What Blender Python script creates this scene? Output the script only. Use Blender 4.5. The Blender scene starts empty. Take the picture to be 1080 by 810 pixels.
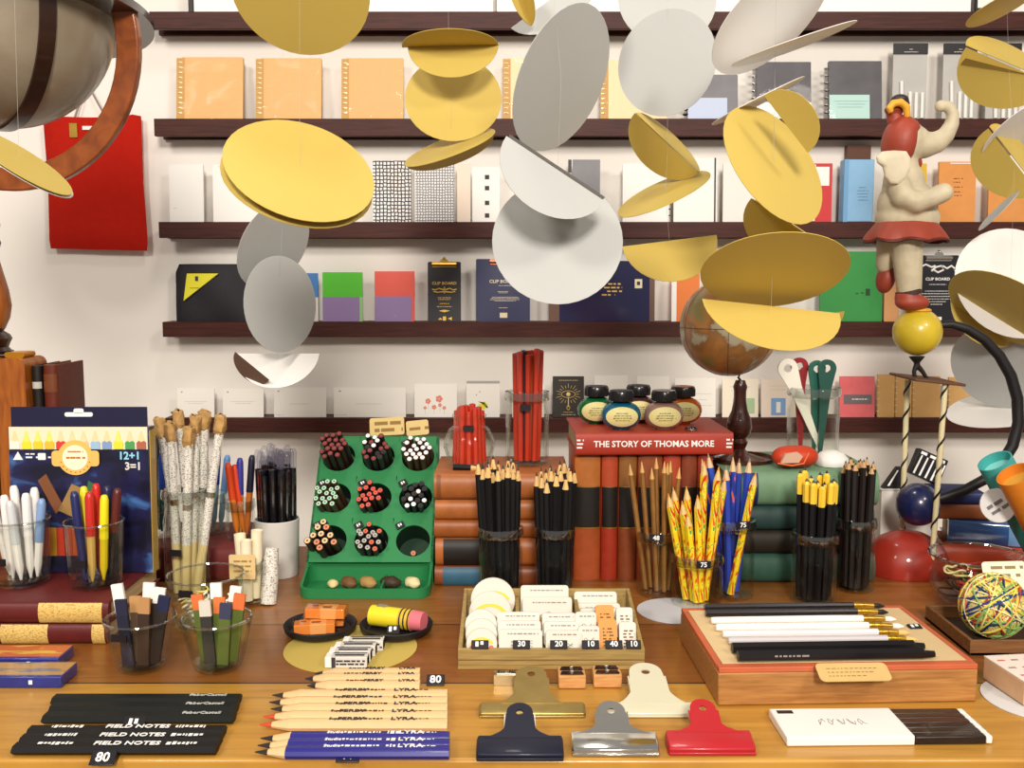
import bpy, math, random
from mathutils import Vector, Matrix
random.seed(7)
SC = bpy.context.scene
COL = SC.collection
PI = math.pi
F = 1050.0                     # focal length in pixels of the 1080x810 frame
TILT = math.radians(6.0)
TZ = 0.86                      # table top
CAM = Vector((0, 0, TZ + 0.392))
WALL = 2.20
CT, ST = math.cos(TILT), math.sin(TILT)

def ray(px, py):
    a, b = (px - 540) / F, (405 - py) / F
    return Vector((a, CT + b * ST, -ST + b * CT))
def P(px, py, Y):
    d = ray(px, py)
    return CAM + d * (Y / d.y)
def T(px, py, z=0.0):
    d = ray(px, py)
    return CAM + d * ((TZ + z - CAM.z) / d.z)
def K(py, Y):                  # metres per pixel at row py, distance Y
    return Y / ray(540, py).y / F

# ------------------------------------------------------------------ materials
def lin(h):
    h = h.lstrip('#')
    o = []
    for i in (0, 2, 4):
        c = int(h[i:i + 2], 16) / 255
        o.append(c / 12.92 if c <= .04045 else ((c + .055) / 1.055) ** 2.4)
    return (*o, 1)
MATS = {}
def mat(hexc, rough=.55, metal=0.0, var=0.0, scale=40, bump=0.0, coat=0.0, kind=None, h2=None, stretch=(1, 1, 1), spec=.4):
    key = (hexc, rough, metal, var, scale, bump, coat, kind, h2, stretch, spec)
    if key in MATS: return MATS[key]
    m = bpy.data.materials.new('%s_%s' % (kind or 'plain', hexc.strip('#')))
    m.use_nodes = True
    nt = m.node_tree; N = nt.nodes; L = nt.links
    b = N['Principled BSDF']
    b.inputs['Base Color'].default_value = lin(hexc)
    b.inputs['Roughness'].default_value = rough
    b.inputs['Metallic'].default_value = metal
    b.inputs['Specular IOR Level'].default_value = spec
    b.inputs['Coat Weight'].default_value = coat
    b.inputs['Coat Roughness'].default_value = .08
    def coords(s):
        tc = N.new('ShaderNodeTexCoord'); mp = N.new('ShaderNodeMapping')
        mp.inputs['Scale'].default_value = s
        L.new(tc.outputs['Object'], mp.inputs['Vector']); return mp.outputs['Vector']
    def noise(vec, sc, det=3, dist=0):
        n = N.new('ShaderNodeTexNoise'); n.inputs['Scale'].default_value = sc
        n.inputs['Detail'].default_value = det; n.inputs['Distortion'].default_value = dist
        L.new(vec, n.inputs['Vector']); return n.outputs['Fac']
    def ramp(fac, stops, const=False):
        r = N.new('ShaderNodeValToRGB')
        if const: r.color_ramp.interpolation = 'CONSTANT'
        e = r.color_ramp.elements
        while len(e) < len(stops): e.new(.5)
        for i, (p, c) in enumerate(stops):
            e[i].position = p; e[i].color = lin(c)
        L.new(fac, r.inputs['Fac']); return r.outputs['Color']
    base = None
    if kind == 'wood':
        v = coords(stretch)
        n1 = noise(v, scale, 6, .6)
        base = ramp(n1, [(.28, h2), (.72, hexc)])
        if bump == 0: bump = .06
    elif kind == 'table':
        tc = N.new('ShaderNodeTexCoord'); sp = N.new('ShaderNodeSeparateXYZ'); L.new(tc.outputs['Object'], sp.inputs[0])
        mr = N.new('ShaderNodeMapRange'); mr.inputs['From Min'].default_value = .70; mr.inputs['From Max'].default_value = 1.50
        L.new(sp.outputs['Y'], mr.inputs['Value'])
        boards = ramp(mr.outputs['Result'], [(0, '#c8953f'), (.292, '#4a2610'), (.2945, '#945c28'), (.50, '#4a2610'), (.5025, '#9c652f'), (.70, '#4a2610'), (.7025, '#8a5527'), (.86, '#945c28')], True)
        n1 = noise(coords((5, 60, 5)), 1.6, 7, .8)
        g = ramp(n1, [(.25, '#a07850'), (.5, '#d8d0c0'), (.8, '#ffffff')])
        mx = N.new('ShaderNodeMixRGB'); mx.blend_type = 'MULTIPLY'; mx.inputs['Fac'].default_value = .55
        L.new(boards, mx.inputs['Color1']); L.new(g, mx.inputs['Color2'])
        base = mx.outputs['Color']
    elif kind == 'speck':      # h2 flecks on hexc
        n1 = noise(coords(stretch), scale, 2)
        base = ramp(n1, [(0, hexc), (.56, h2)], True)
    elif kind == 'splash':
        n1 = noise(coords(stretch), scale, 2, 1.5)
        base = ramp(n1, [(0, '#b82c1c'), (.37, '#e0601c'), (.43, '#f0cc1c'), (.53, '#ece04a'), (.56, '#5a9a3c'), (.59, '#f0c41c'), (.64, '#d8481c')], True)
    elif kind == 'bluesplash':
        n1 = noise(coords(stretch), scale, 2, 1.5)
        base = ramp(n1, [(0, '#20308c'), (.55, '#2c44b0'), (.62, '#d8602a'), (.68, '#23308c')], True)
    elif kind == 'map':
        n1 = noise(coords((1, 1, 1)), scale, 6, .4)
        base = ramp(n1, [(.3, '#b9ad92'), (.47, '#a8a088'), (.49, '#8a6238'), (.56, '#b0783f'), (.66, '#8a8048')])
    elif kind == 'bands':
        n1 = noise(coords(stretch), scale, 3, 2.0)
        base = ramp(n1, [(0, '#2c3f78'), (.36, '#d8c84a'), (.43, '#e8e0b0'), (.47, '#b8402c'), (.5, '#d8d06a'), (.56, '#6f9a58'), (.62, '#e6d890'), (.68, '#3a4a86')], True)
    elif kind == 'pattern':
        v = coords((1, 1, 1))
        vo = N.new('ShaderNodeTexVoronoi'); vo.inputs['Scale'].default_value = scale; vo.inputs['Randomness'].default_value = 0.25
        vo.feature = 'DISTANCE_TO_EDGE'
        L.new(v, vo.inputs['Vector'])
        base = ramp(vo.outputs['Distance'], [(0, hexc), (.16, h2)], True)
    elif kind == 'night':
        n1 = noise(coords((6, 1, 10)), scale, 4, .6)
        base = ramp(n1, [(.40, '#121128'), (.60, '#1e1f4c'), (.72, '#4470ae'), (.82, '#a8cfe6')])
    elif var > 0:
        n1 = noise(coords(stretch), scale, 5)
        mx = N.new('ShaderNodeHueSaturation')
        mr = N.new('ShaderNodeMapRange'); mr.inputs['From Min'].default_value = .25; mr.inputs['From Max'].default_value = .75
        mr.inputs['To Min'].default_value = 1 - var; mr.inputs['To Max'].default_value = 1 + var
        L.new(n1, mr.inputs['Value']); L.new(mr.outputs['Result'], mx.inputs['Value'])
        mx.inputs['Color'].default_value = lin(hexc)
        base = mx.outputs['Color']
    if base is not None: L.new(base, b.inputs['Base Color'])
    if bump > 0:
        nb = noise(coords(stretch), scale * 2, 4)
        bp = N.new('ShaderNodeBump'); bp.inputs['Strength'].default_value = bump; bp.inputs['Distance'].default_value = .002
        L.new(nb, bp.inputs['Height']); L.new(bp.outputs['Normal'], b.inputs['Normal'])
    MATS[key] = m
    return m
def glass(tint='#fbfcfa', refl=.9, ior=1.45):
    key = ('glass', tint, refl, ior)
    if key in MATS: return MATS[key]
    m = bpy.data.materials.new('clear_glass'); m.use_nodes = True
    nt = m.node_tree; N = nt.nodes; L = nt.links
    N.remove(N['Principled BSDF'])
    tr = N.new('ShaderNodeBsdfTransparent'); tr.inputs['Color'].default_value = lin(tint)
    gl = N.new('ShaderNodeBsdfGlossy'); gl.inputs['Roughness'].default_value = .03
    lw = N.new('ShaderNodeLayerWeight'); lw.inputs['Blend'].default_value = .5
    pw_ = N.new('ShaderNodeMath'); pw_.operation = 'POWER'; pw_.inputs[1].default_value = 3.2
    mu = N.new('ShaderNodeMath'); mu.operation = 'MULTIPLY_ADD'; mu.inputs[1].default_value = refl * .85; mu.inputs[2].default_value = .034 * (ior - 1)
    mx = N.new('ShaderNodeMixShader')
    L.new(lw.outputs['Facing'], pw_.inputs[0]); L.new(pw_.outputs[0], mu.inputs[0]); L.new(mu.outputs[0], mx.inputs['Fac'])
    L.new(tr.outputs[0], mx.inputs[1]); L.new(gl.outputs[0], mx.inputs[2])
    L.new(mx.outputs[0], N['Material Output'].inputs['Surface'])
    MATS[key] = m
    return m
GLASS = glass()
FILM = glass('#ffffff', .4, 1.08)
GREYFILM = glass('#8f8f8f', .6, 1.45)

BLACK = mat('#17141a', .45); MATTE = mat('#0e0d0f', .6, spec=.25); WHITE = mat('#f1eee8', .6); INKW = mat('#f4f2ee', .6)
WOODTIP = mat('#e0b878', .7, var=.12, scale=300); LEAD = mat('#2a2626', .4)
KRAFT = mat('#dcbf86', .8, var=.06, scale=60); CREAM = mat('#efe3c4', .75, var=.05, scale=60)
CHROME = mat('#e8e6e0', .14, 1.0); BRASS = mat('#c9a24a', .32, 1.0, var=.1, scale=60); GOLDP = mat('#c8a14a', .35, .8)
GREYINK = mat('#8f8b86', .7); DARKINK = mat('#3a3636', .7)

# ------------------------------------------------------------------ mesh builder
class MB:
    def __init__(s):
        s.v = []; s.f = []; s.m = []; s.s = []; s.M = Matrix.Identity(4)
    def add(s, vs, fs, mi=0, smooth=False):
        o = len(s.v)
        s.v += [s.M @ Vector(v) for v in vs]
        for i, f in enumerate(fs):
            s.f.append(tuple(o + k for k in f))
            s.m.append(mi[i] if isinstance(mi, (list, tuple)) else mi); s.s.append(smooth)
        return s
    def box(s, c, d, mi=0):
        x, y, z = c; a, b, e = d[0] / 2, d[1] / 2, d[2] / 2
        vs = [(x + i * a, y + j * b, z + k * e) for i in (-1, 1) for j in (-1, 1) for k in (-1, 1)]
        return s.add(vs, [(0, 1, 3, 2), (4, 6, 7, 5), (0, 4, 5, 1), (2, 3, 7, 6), (0, 2, 6, 4), (1, 5, 7, 3)], mi)
    def rbox(s, c, d, r=.002, mi=0, n=3):      # box rounded in its x-z outline
        x, y, z = c; w, t, h = d
        return s.slab(rrect(w, h, r, n), t, mi, Matrix.Translation((x, y, z)) @ Matrix.Rotation(PI / 2, 4, 'X'))
    def slab(s, poly, t, mi=0, M=None, smooth=False):   # polygon in local xy, thickness t about z=0
        n = len(poly); M = M or Matrix.Identity(4)
        vs = [M @ Vector((p[0], p[1], -t / 2)) for p in poly] + [M @ Vector((p[0], p[1], t / 2)) for p in poly]
        s.add(vs, [tuple(range(n - 1, -1, -1)), tuple(range(n, 2 * n))], mi)
        return s.add(vs, [(i, (i + 1) % n, n + (i + 1) % n, n + i) for i in range(n)], mi, smooth)
    def lathe(s, prof, n=24, mi=0, o=(0, 0, 0), smooth=True):
        vs = []; fs = []; ms = []
        for (r, z) in prof:
            for k in range(n):
                a = 2 * PI * k / n
                vs.append((o[0] + r * math.cos(a), o[1] + r * math.sin(a), o[2] + z))
        for i in range(len(prof) - 1):
            for k in range(n):
                fs.append((i * n + k, i * n + (k + 1) % n, (i + 1) * n + (k + 1) % n, (i + 1) * n + k))
                ms.append(mi[i] if isinstance(mi, (list, tuple)) else mi)
        return s.add(vs, fs, ms, smooth)
    def cyl(s, p0, p1, r0, r1=None, n=12, mi=0, cap=True, smooth=True):
        r1 = r0 if r1 is None else r1
        return s.tube([p0, p1], [r0, r1], n, mi, cap, smooth)
    def tube(s, pts, r, n=8, mi=0, cap=True, smooth=True, ex=1.0):
        pts = [Vector(p) for p in pts]; m = len(pts)
        rs = r if isinstance(r, (list, tuple)) else [r] * m
        vs = []; fs = []; up = None
        for i, p in enumerate(pts):
            t = (pts[min(i + 1, m - 1)] - pts[max(i - 1, 0)]).normalized()
            if up is None:
                up = Vector((0, 0, 1)) if abs(t.z) < .9 else Vector((0, 1, 0))
            a = (up - t * up.dot(t)).normalized(); b = t.cross(a); up = a
            for k in range(n):
                q = 2 * PI * k / n
                vs.append(p + (a * math.cos(q) + b * math.sin(q) * ex) * rs[i])
        for i in range(m - 1):
            for k in range(n):
                fs.append((i * n + k, i * n + (k + 1) % n, (i + 1) * n + (k + 1) % n, (i + 1) * n + k))
        s.add(vs, fs, mi, smooth)
        if cap:
            s.add(vs, [tuple(range(n - 1, -1, -1)), tuple(range((m - 1) * n, m * n))], mi)
        return s
    def ball(s, c, r, mi=0, n=20, m=12, R=None):
        r = (r, r, r) if not isinstance(r, (tuple, list)) else r
        R = R or Matrix.Identity(4); c = Vector(c)
        vs = [c + R @ Vector((0, 0, r[2]))]
        for i in range(1, m):
            for k in range(n):
                th = PI * i / m; ph = 2 * PI * k / n
                vs.append(c + R @ Vector((r[0] * math.sin(th) * math.cos(ph), r[1] * math.sin(th) * math.sin(ph), r[2] * math.cos(th))))
        vs.append(c + R @ Vector((0, 0, -r[2]))); e = len(vs) - 1
        fs = [(0, 1 + k, 1 + (k + 1) % n) for k in range(n)]
        for i in range(m - 2):
            for k in range(n):
                a = 1 + i * n
                fs.append((a + k, a + n + k, a + n + (k + 1) % n, a + (k + 1) % n))
        a = 1 + (m - 2) * n
        fs += [(a + k, e, a + (k + 1) % n) for k in range(n)]
        return s.add(vs, fs, mi, True)
    def plate_hole(s, outline, hc, hr, t, mi=0, M=None, n=20):   # outline is star-shaped about hc
        M = M or Matrix.Identity(4); N = len(outline); vs = []
        for zz in (-t / 2, t / 2):
            for p in outline: vs.append(M @ Vector((p[0], p[1], zz)))
            for p in outline:
                a = math.atan2(p[1] - hc[1], p[0] - hc[0])
                vs.append(M @ Vector((hc[0] + hr * math.cos(a), hc[1] + hr * math.sin(a), zz)))
        fs = []
        for i in range(N):
            j = (i + 1) % N
            fs += [(j, i, N + i, N + j), (2 * N + i, 2 * N + j, 3 * N + j, 3 * N + i), (i, j, 2 * N + j, 2 * N + i), (N + j, N + i, 3 * N + i, 3 * N + j)]
        return s.add(vs, fs, mi)
    def mesh(s, name, mats, sharp=math.radians(35)):
        me = bpy.data.meshes.new(name)
        me.from_pydata(s.v, [], s.f)
        for m in (mats if isinstance(mats, (list, tuple)) else [mats]): me.materials.append(m)
        me.polygons.foreach_set('material_index', s.m)
        me.polygons.foreach_set('use_smooth', s.s)
        me.update()
        try: me.set_sharp_from_angle(angle=sharp)
        except Exception: pass
        return me
    def obj(s, name, mats, parent=None, bevel=0, fix=False):
        o = bpy.data.objects.new(name, s.mesh(name, mats)); COL.objects.link(o)
        if parent is not None: o.parent = parent
        if bevel:
            b = o.modifiers.new('soft edge', 'BEVEL'); b.width = bevel; b.segments = 2; b.limit_method = 'ANGLE'; b.angle_limit = math.radians(50)
        return o
def rrect(w, h, r, n=3):
    o = []
    for cx, cy, a0 in ((w / 2 - r, h / 2 - r, 0), (-w / 2 + r, h / 2 - r, 90), (-w / 2 + r, -h / 2 + r, 180), (w / 2 - r, -h / 2 + r, 270)):
        for k in range(n + 1):
            a = math.radians(a0 + 90 * k / n); o.append((cx + r * math.cos(a), cy + r * math.sin(a)))
    return o
def tag(o, label, cat, group=None, kind=None):
    o['label'] = label; o['category'] = cat
    if group: o['group'] = group
    if kind: o['kind'] = kind
    return o
def thing(name, label, cat, loc=(0, 0, 0), rot=(0, 0, 0), group=None):
    o = bpy.data.objects.new(name, None); COL.objects.link(o)
    o.empty_display_size = .02
    o.location = loc; o.rotation_euler = rot
    return tag(o, label, cat, group)
def struct(o):
    o['kind'] = 'structure'; return o
TXT = {}
def text(s, size, mtl, parent, M, name='lettering', ext=.0002, bold=0.0, sx=1.0, align='CENTER'):
    key = (s, size, bold, sx, align)
    if key not in TXT:
        cu = bpy.data.curves.new('t', 'FONT'); cu.body = s; cu.size = size; cu.extrude = ext
        cu.align_x = align; cu.align_y = 'CENTER'; cu.offset = bold * size; cu.resolution_u = 2
        ob = bpy.data.objects.new('t', cu); COL.objects.link(ob)
        bpy.context.view_layer.update()
        me = bpy.data.meshes.new_from_object(ob.evaluated_get(bpy.context.evaluated_depsgraph_get()))
        bpy.data.objects.remove(ob)
        for v in me.vertices: v.co.x *= sx
        TXT[key] = me
    me = TXT[key].copy(); me.name = name
    me.materials.clear(); me.materials.append(mtl)
    o = bpy.data.objects.new(name, me); COL.objects.link(o)
    o.parent = parent; o.matrix_local = M
    return o
RX90 = Matrix.Rotation(PI / 2, 4, 'X')
def front(x, y, z): return Matrix.Translation((x, y, z)) @ RX90       # writing that faces the viewer (-y)
def flat(x, y, z, rz=0): return Matrix.Translation((x, y, z)) @ Matrix.Rotation(rz, 4, 'Z')
def scribble(mb, x0, x1, z, y, h=.0012, mi=0, seed=0, gap=.3):  # a line of tiny unreadable print, upright on a front face
    rr = random.Random(seed); x = x0
    while x < x1:
        w = rr.uniform(.5, 2.2) * h * 2
        mb.box((x + w / 2, y, z), (min(w, max(.0004, x1 - x)), .0003, h), mi); x += w + h * gap * 3
    return mb

# ------------------------------------------------------------------ camera and light
cd = bpy.data.cameras.new('camera'); cam = bpy.data.objects.new('camera', cd); COL.objects.link(cam)
cam.location = CAM; cam.rotation_euler = (PI / 2 - TILT, 0, 0)
cd.sensor_fit = 'HORIZONTAL'; cd.sensor_width = 36; cd.lens = F / 1080 * 36; cd.clip_start = .02
SC.camera = cam
vs = SC.view_settings
SC.display_settings.display_device = 'sRGB'
vs.view_transform = 'Standard'; vs.look = 'None'; vs.gamma = 1; vs.exposure = -0.30; vs.use_curve_mapping = False
w = bpy.data.worlds.new('room'); SC.world = w; w.use_nodes = True
w.node_tree.nodes['Background'].inputs['Color'].default_value = lin('#fff6ec')
w.node_tree.nodes['Background'].inputs['Strength'].default_value = .36
def lamp(name, kind, loc, target, energy, size, col='#fff5e9', spot=None):
    l = bpy.data.lights.new(name, kind); l.energy = energy; l.color = lin(col)[:3]
    if kind == 'AREA': l.shape = 'DISK'; l.size = size
    else: l.shadow_soft_size = size
    if spot: l.spot_size = math.radians(spot); l.spot_blend = .6
    o = bpy.data.objects.new(name, l); COL.objects.link(o); o.location = loc
    o.rotation_euler = (Vector(target) - Vector(loc)).to_track_quat('-Z', 'Y').to_euler()
    return o
lamp('ceiling_lamp', 'AREA', (0.2, -2.1, 2.55), (0, 1.9, 1.1), 132, .62)
lamp('ceiling_lamp.001', 'AREA', (-1.3, -.7, 2.7), (-.4, 2.1, 1.2), 36, .5)
lamp('ceiling_lamp.002', 'AREA', (1.4, -.7, 2.7), (.5, 2.1, 1.2), 32, .5)
lamp('ceiling_lamp.003', 'AREA', (-.1, 1.15, 2.8), (0, 1.3, .9), 7, .3)
SC.cycles.use_denoising = True
SC.cycles.max_bounces = 10; SC.cycles.transparent_max_bounces = 40; SC.cycles.caustics_reflective = False; SC.cycles.caustics_refractive = False
SC.cycles.sample_clamp_indirect = 4

# ------------------------------------------------------------------ the shop: floor, wall, counter, ledges
struct(MB().box((0, .6, -.01), (6, 3.4, .02)).obj('floor', mat('#8a7a68', .6, var=.1, scale=6)))
struct(MB().box((0, WALL + .05, 1.4), (6, .1, 2.8)).obj('wall_back', mat('#f1ece5', .8, var=.03, scale=3, bump=.12)))
# counter top with front edge, on legs
tb = thing('display_table', 'long honey brown wooden shop table with everything laid out on it', 'table', (0, 0, 0))
TW = mat('#c08a42', .33, kind='table', coat=.15)
y0t, y1t = T(540, 801).y, 1.44
MB().box((0, (y0t + y1t) / 2, TZ - .02), (2.4, y1t - y0t, .04)).obj('tabletop', TW, tb, .003)
DW = mat('#6d3a18', .5, kind='wood', h2='#4a220c', scale=6, stretch=(2, 30, 30))
MB().box((0, y0t + .045, TZ - .10), (2.3, .03, .12)).box((0, y1t - .03, TZ - .10), (2.3, .03, .12)).obj('apron', DW, tb)
for sx in (-1, 1):
    for yy in (y0t + .06, y1t - .05):
        MB().box((sx * 1.13, yy, (TZ - .04) / 2), (.06, .06, TZ - .04)).obj('leg', DW, tb, .003)
# five picture ledges
LW = mat('#50251d', .5, spec=.25, kind='wood', h2='#321510', scale=5, stretch=(3, 60, 60))
LEDGE = [(12, 30), (125, 143), (234, 250.5), (339.5, 355), (441, 456)]
LEFTX = [157, 162, 167, 171, 173]
LY = WALL - .068
ROWZ = []
for i, (a, b) in enumerate(LEDGE):
    zt, zb = P(540, a, LY).z, P(540, b, LY).z
    ROWZ.append(zt)
    xl = P(LEFTX[i], a, LY).x; xr = P(1105, a, LY).x
    lg = thing('wall_ledge', ['topmost dark wooden picture ledge on the wall, cropped white sheets above it', 'dark wooden picture ledge carrying the tan ring notebooks', 'dark wooden picture ledge carrying the two patterned notebooks', 'dark wooden picture ledge carrying the black pouch and the clipboards', 'lowest dark wooden picture ledge carrying the small greeting cards'][i], 'shelf', ((xl + xr) / 2, WALL, zt), group='wooden picture ledges on the wall')
    L2 = xr - xl
    MB().box((0, -.030, -.006), (L2 - .001, .054, .0118)).obj('ledge_board', LW, lg, .0008)
    MB().box((0, -.068 + .006, (zb - zt) / 2 - .0005), (L2, .012, zt - zb + .001)).obj('front_strip', LW, lg, .0012)
    MB().box((0, -.007, (zb - zt) / 2), (L2, .012, zt - zb)).obj('back_rail', LW, lg)
# ------------------------------------------------------------------ goods standing on the ledges
IY = WALL - .055
class Flat:
    """a flat good standing on a ledge: local x to the right, z up, its face at local y = 0"""
    def __init__(s, name, label, cat, x0, x1, yt, row, group=None, lean=2.0, Y=IY, yb=None):
        z0 = ROWZ[row] + .0003
        ym = yt + 25
        a, b = P(x0, ym, Y).x, P(x1, ym, Y).x
        s.w = b - a; s.h = P(540, yt, Y).z - z0
        s.r = thing(name, label, cat, ((a + b) / 2, Y, z0), (-math.radians(lean), 0, 0), group)
    def X(s, u): return (u - .5) * s.w
    def slab(s, name, m, u0=0, u1=1, v0=0, v1=1, y=0.0, t=.004, r=0.0, parent=None, bevel=0):
        mb = MB(); c = ((s.X(u0) + s.X(u1)) / 2, y + t / 2, s.h * (v0 + v1) / 2); d = ((u1 - u0) * s.w, t, (v1 - v0) * s.h)
        mb.rbox(c, d, r) if r else mb.box(c, d)
        return mb.obj(name, m, parent or s.r, bevel)
    def lines(s, name, m, rows, parent=None, y=-.0003, h=.0011):      # rows of (u0,u1,v)
        mb = MB()
        for i, (u0, u1, v) in enumerate(rows): scribble(mb, s.X(u0), s.X(u1), v * s.h, y, h, 0, i + int(1000 * abs(s.w)))
        return mb.obj(name, m, parent or s.r)
    def txt(s, t, size, u, v, m, parent=None, y=-.0004, sx=1.0, bold=0.0):
        return text(t, size, m, parent or s.r, front(s.X(u), y, v * s.h), sx=sx, bold=bold)
    def rings(s, m, u, n, name='ring_binding', r=.0042, v0=.06, v1=.94, y=.003):
        mb = MB()
        for k in range(n):
            z = s.h * (v0 + (v1 - v0) * (k + .5) / n); pts = []
            for q in range(9):
                a = 2 * PI * q / 8; pts.append((s.X(u) + r * math.cos(a), y + r * .8 * math.sin(a), z))
            mb.tube(pts, .0012 if r < .005 else .0017, 6, cap=False)
        return mb.obj(name, m, s.r)

# above the topmost ledge: bottoms of large white sheets in slim frames
WB = mat('#f4f3f1', .5)
for lab, x0, x1 in (('white sheet above topmost ledge, dark left edge, leftmost', 203, 520), ('white sheet above topmost ledge, middle one of three', 524, 838), ('white sheet above topmost ledge, rightmost one', 842, 1026)):
    f = Flat('display_sheet', lab, 'sheet', x0, x1, -60, 0, 'white sheets on the topmost ledge', 1)
    f.slab('sheet', WB, t=.003, bevel=.0006)
    if x0 == 203: f.slab('dark_spine', BLACK, -.018, -.002, y=-.001, t=.006)
f = Flat('dark_sleeve', 'dark sleeve standing at the right end of the topmost ledge', 'sleeve', 1030, 1052, -40, 0); f.slab('sleeve', BLACK, t=.006); f.slab('white_panel', WHITE, .1, .9, .10, .9, y=-.0006, t=.0006)

# tan ring notebooks in clear film
TAN = mat('#e3b276', .6, var=.04, scale=50)
PALET = mat('#ecd9ae', .6, var=.03, scale=50)
GOLDRING = mat('#ecdcae', .3, .45)
def ring_book(lab, x0, x1, yt, m, film=True, n=11):
    f = Flat('ring_notebook', lab, 'notebook', x0, x1, yt, 1, 'tan ring notebooks', 7)
    f.slab('cover', m, .09, 1, 0, .985, t=.008, r=.002)
    f.slab('hinge_strip', mat('#c79a5a', .6), 0.02, .14, 0, .97, y=-.0008, t=.0026)
    f.rings(GOLDRING, .07, n, r=.0058)
    if film:
        mb = MB(); r = random.Random(x0)
        N, Mx = 15, 18; vs = []; fs = []
        for j in range(Mx):
            for i in range(N):
                vs.append((f.X(.10 + .93 * i / (N - 1)), -.002 - r.random() * (.0006 + .0042 * max(abs(2 * i / (N - 1) - 1), abs(2 * j / (Mx - 1) - 1)) ** 5), f.h * j / (Mx - 1)))
        for j in range(Mx - 1):
            for i in range(N - 1): fs.append((j * N + i, j * N + i + 1, (j + 1) * N + i + 1, (j + 1) * N + i))
        mb.add(vs, fs, 0, False); mb.obj('film_wrap', FILM, f.r)
ring_book('tan ring notebook in clear film at the left end of its ledge', 183, 255, 57, TAN)
ring_book('tan ring notebook in clear film, second from the left on its ledge', 267, 338, 58, TAN)
ring_book('tan ring notebook, third from left, beside the folded gold discs', 358, 425, 58, TAN)
ring_book('pale cream ring notebook mostly hidden by the long grey disc', 529, 597, 58, PALET)
ring_book('pale cream ring notebook between the two large grey discs', 632, 704, 60, PALET)
# see-through ring notebooks with pale sheets
AQUA = mat('#b9dcd6', .6); PBLUE = mat('#c3cfe9', .6); DGREY = mat('#4a484f', .4, var=.35, scale=18); MGREY = mat('#76757a', .45, var=.15, scale=20)
def clear_book(lab, x0, x1, yt, back, low, rows, ringm, v=.42, lowu=1):
    f = Flat('clear_cover_notebook', lab, 'notebook', x0, x1, yt, 1, 'grey ring notebooks with pale paper inserts', 7)
    f.slab('back_cover', back, .06, 1, 0, 1, y=.0012, t=.007, r=.002)
    f.slab('paper_insert', low, .07, lowu, 0, v, y=.0002, t=.0008)
    f.slab('film_cover', FILM, .06, 1, 0, 1, y=-.0012, t=.0006)
    f.rings(mat('#d8d6d2', .2, 1.0) if ringm else BLACK, .03, 7 if ringm else 8, 'ring_binding', .005)
    if rows: f.lines('print', mat('#7fa6a2', .7), rows, y=-.0002)
clear_book('grey folder with pale blue lower half beside the large round grey disc', 722, 779, 77, MGREY, PBLUE, None, False, .48, .8)
clear_book('dark ring notebook with chrome rings, partly behind the upright gold half disc', 795, 857, 63, DGREY, mat('#d8e2df', .6), None, True, .3)
clear_book('dark ring notebook with pale aqua paper in its lower half', 872, 932, 62, DGREY, AQUA, [(.2, .7, .26), (.15, .75, .31), (.2, .65, .21)], True, .42, .78)
# hanging packets with dark headers and white pencils inside
def packet(lab, x0, x1):
    f = Flat('pencil_packet', lab, 'packet', x0, x1, 45, 1, 'grey packets with black headers', 2)
    f.slab('header', BLACK, 0, 1, .86, 1, y=-.001, t=.005)
    f.slab('backing_card', mat('#b9b8b4', .6, var=.06, scale=20), 0, 1, 0, .88, y=.002, t=.002)
    f.lines('header_print', INKW, [(.45, .55, .92), (.3, .7, .885)], y=-.0013, h=.0009)
    for k, (u, v1) in enumerate(((.28, .50), (.50, .36), (.68, .35), (.86, .35))):
        MB().cyl((f.X(u), -.0022, .002), (f.X(u) - (.003 if k == 0 else 0), -.0022, f.h * v1), .0036, n=8).obj('white_stick', WHITE, f.r)
    f.slab('film_pouch', FILM, 0, 1, 0, .86, y=-.0068, t=.0004)
packet('grey packet with black header and white sticks, above the elephant head', 943, 979)
packet('grey packet with black header and white sticks, between elephant trunk and gold discs', 996, 1031)
packet('grey packet with black header behind the folded gold discs at right edge', 1042, 1078)

# third ledge
PW = mat('#f0eeea', .6); PW2 = mat('#e9e6e0', .6)
def booklet(lab, x0, x1, yt, row, m, rows=None, t=.006, ink=GREYINK, name='notebook', cat='notebook', group=None, lean=3, r=.0015, h=.0011):
    f = Flat(name, lab, cat, x0, x1, yt, row, group, lean)
    f.slab('cover', m, t=t, r=r)
    if rows: f.lines('print', ink, rows, h=h)
    return f
f = booklet('narrow plain white notebook at the left end of the third ledge', 178, 214, 173, 2, PW, [(.12, .18, .24)])
f = booklet('wide plain white notebook partly behind the big yellow disc', 224, 274, 173, 2, PW, [(.12, .17, .96)])
for lab, x0, x1, k, c in (('white notebook with bold black geometric pattern', 393, 433, 130, '#2a2a30'), ('white notebook with finer grey geometric pattern', 438, 479, 170, '#77777e')):
    f = Flat('patterned_notebook', lab, 'notebook', x0, x1, 169, 2, 'patterned notebooks', 3)
    f.slab('cover', mat(c, .6, kind='pattern', h2='#ece9e6', scale=k), t=.006, r=.002)
    f.slab('spine_edge', PW, -.02, .0, 0, 1, y=.001, t=.005)
booklet('slim pinkish cream notebook right of the patterned pair', 482, 496, 172, 2, mat('#ead9c8', .6))
f = booklet('white card with a column of tiny black marks beside large grey discs', 498, 527, 176, 2, PW)
for v in (.82, .62, .35, .12): f.slab('mark', DARKINK, .46, .62, v - .04, v + .04, y=-.0004, t=.0003)
f = Flat('grey_folder', 'grey folder between the large grey disc and the gold folded disc', 'folder', 604, 633, 168, 2); f.slab('cover', MGREY, t=.005); f.slab('dark_tab', BLACK, -.16, -.04, .8, 1, y=0, t=.004)
f = booklet('white ring notebook behind the yellow leaf shaped disc', 657, 706, 172, 2, PW); f.rings(BLACK, 1.0, 8, r=.003)
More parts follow.
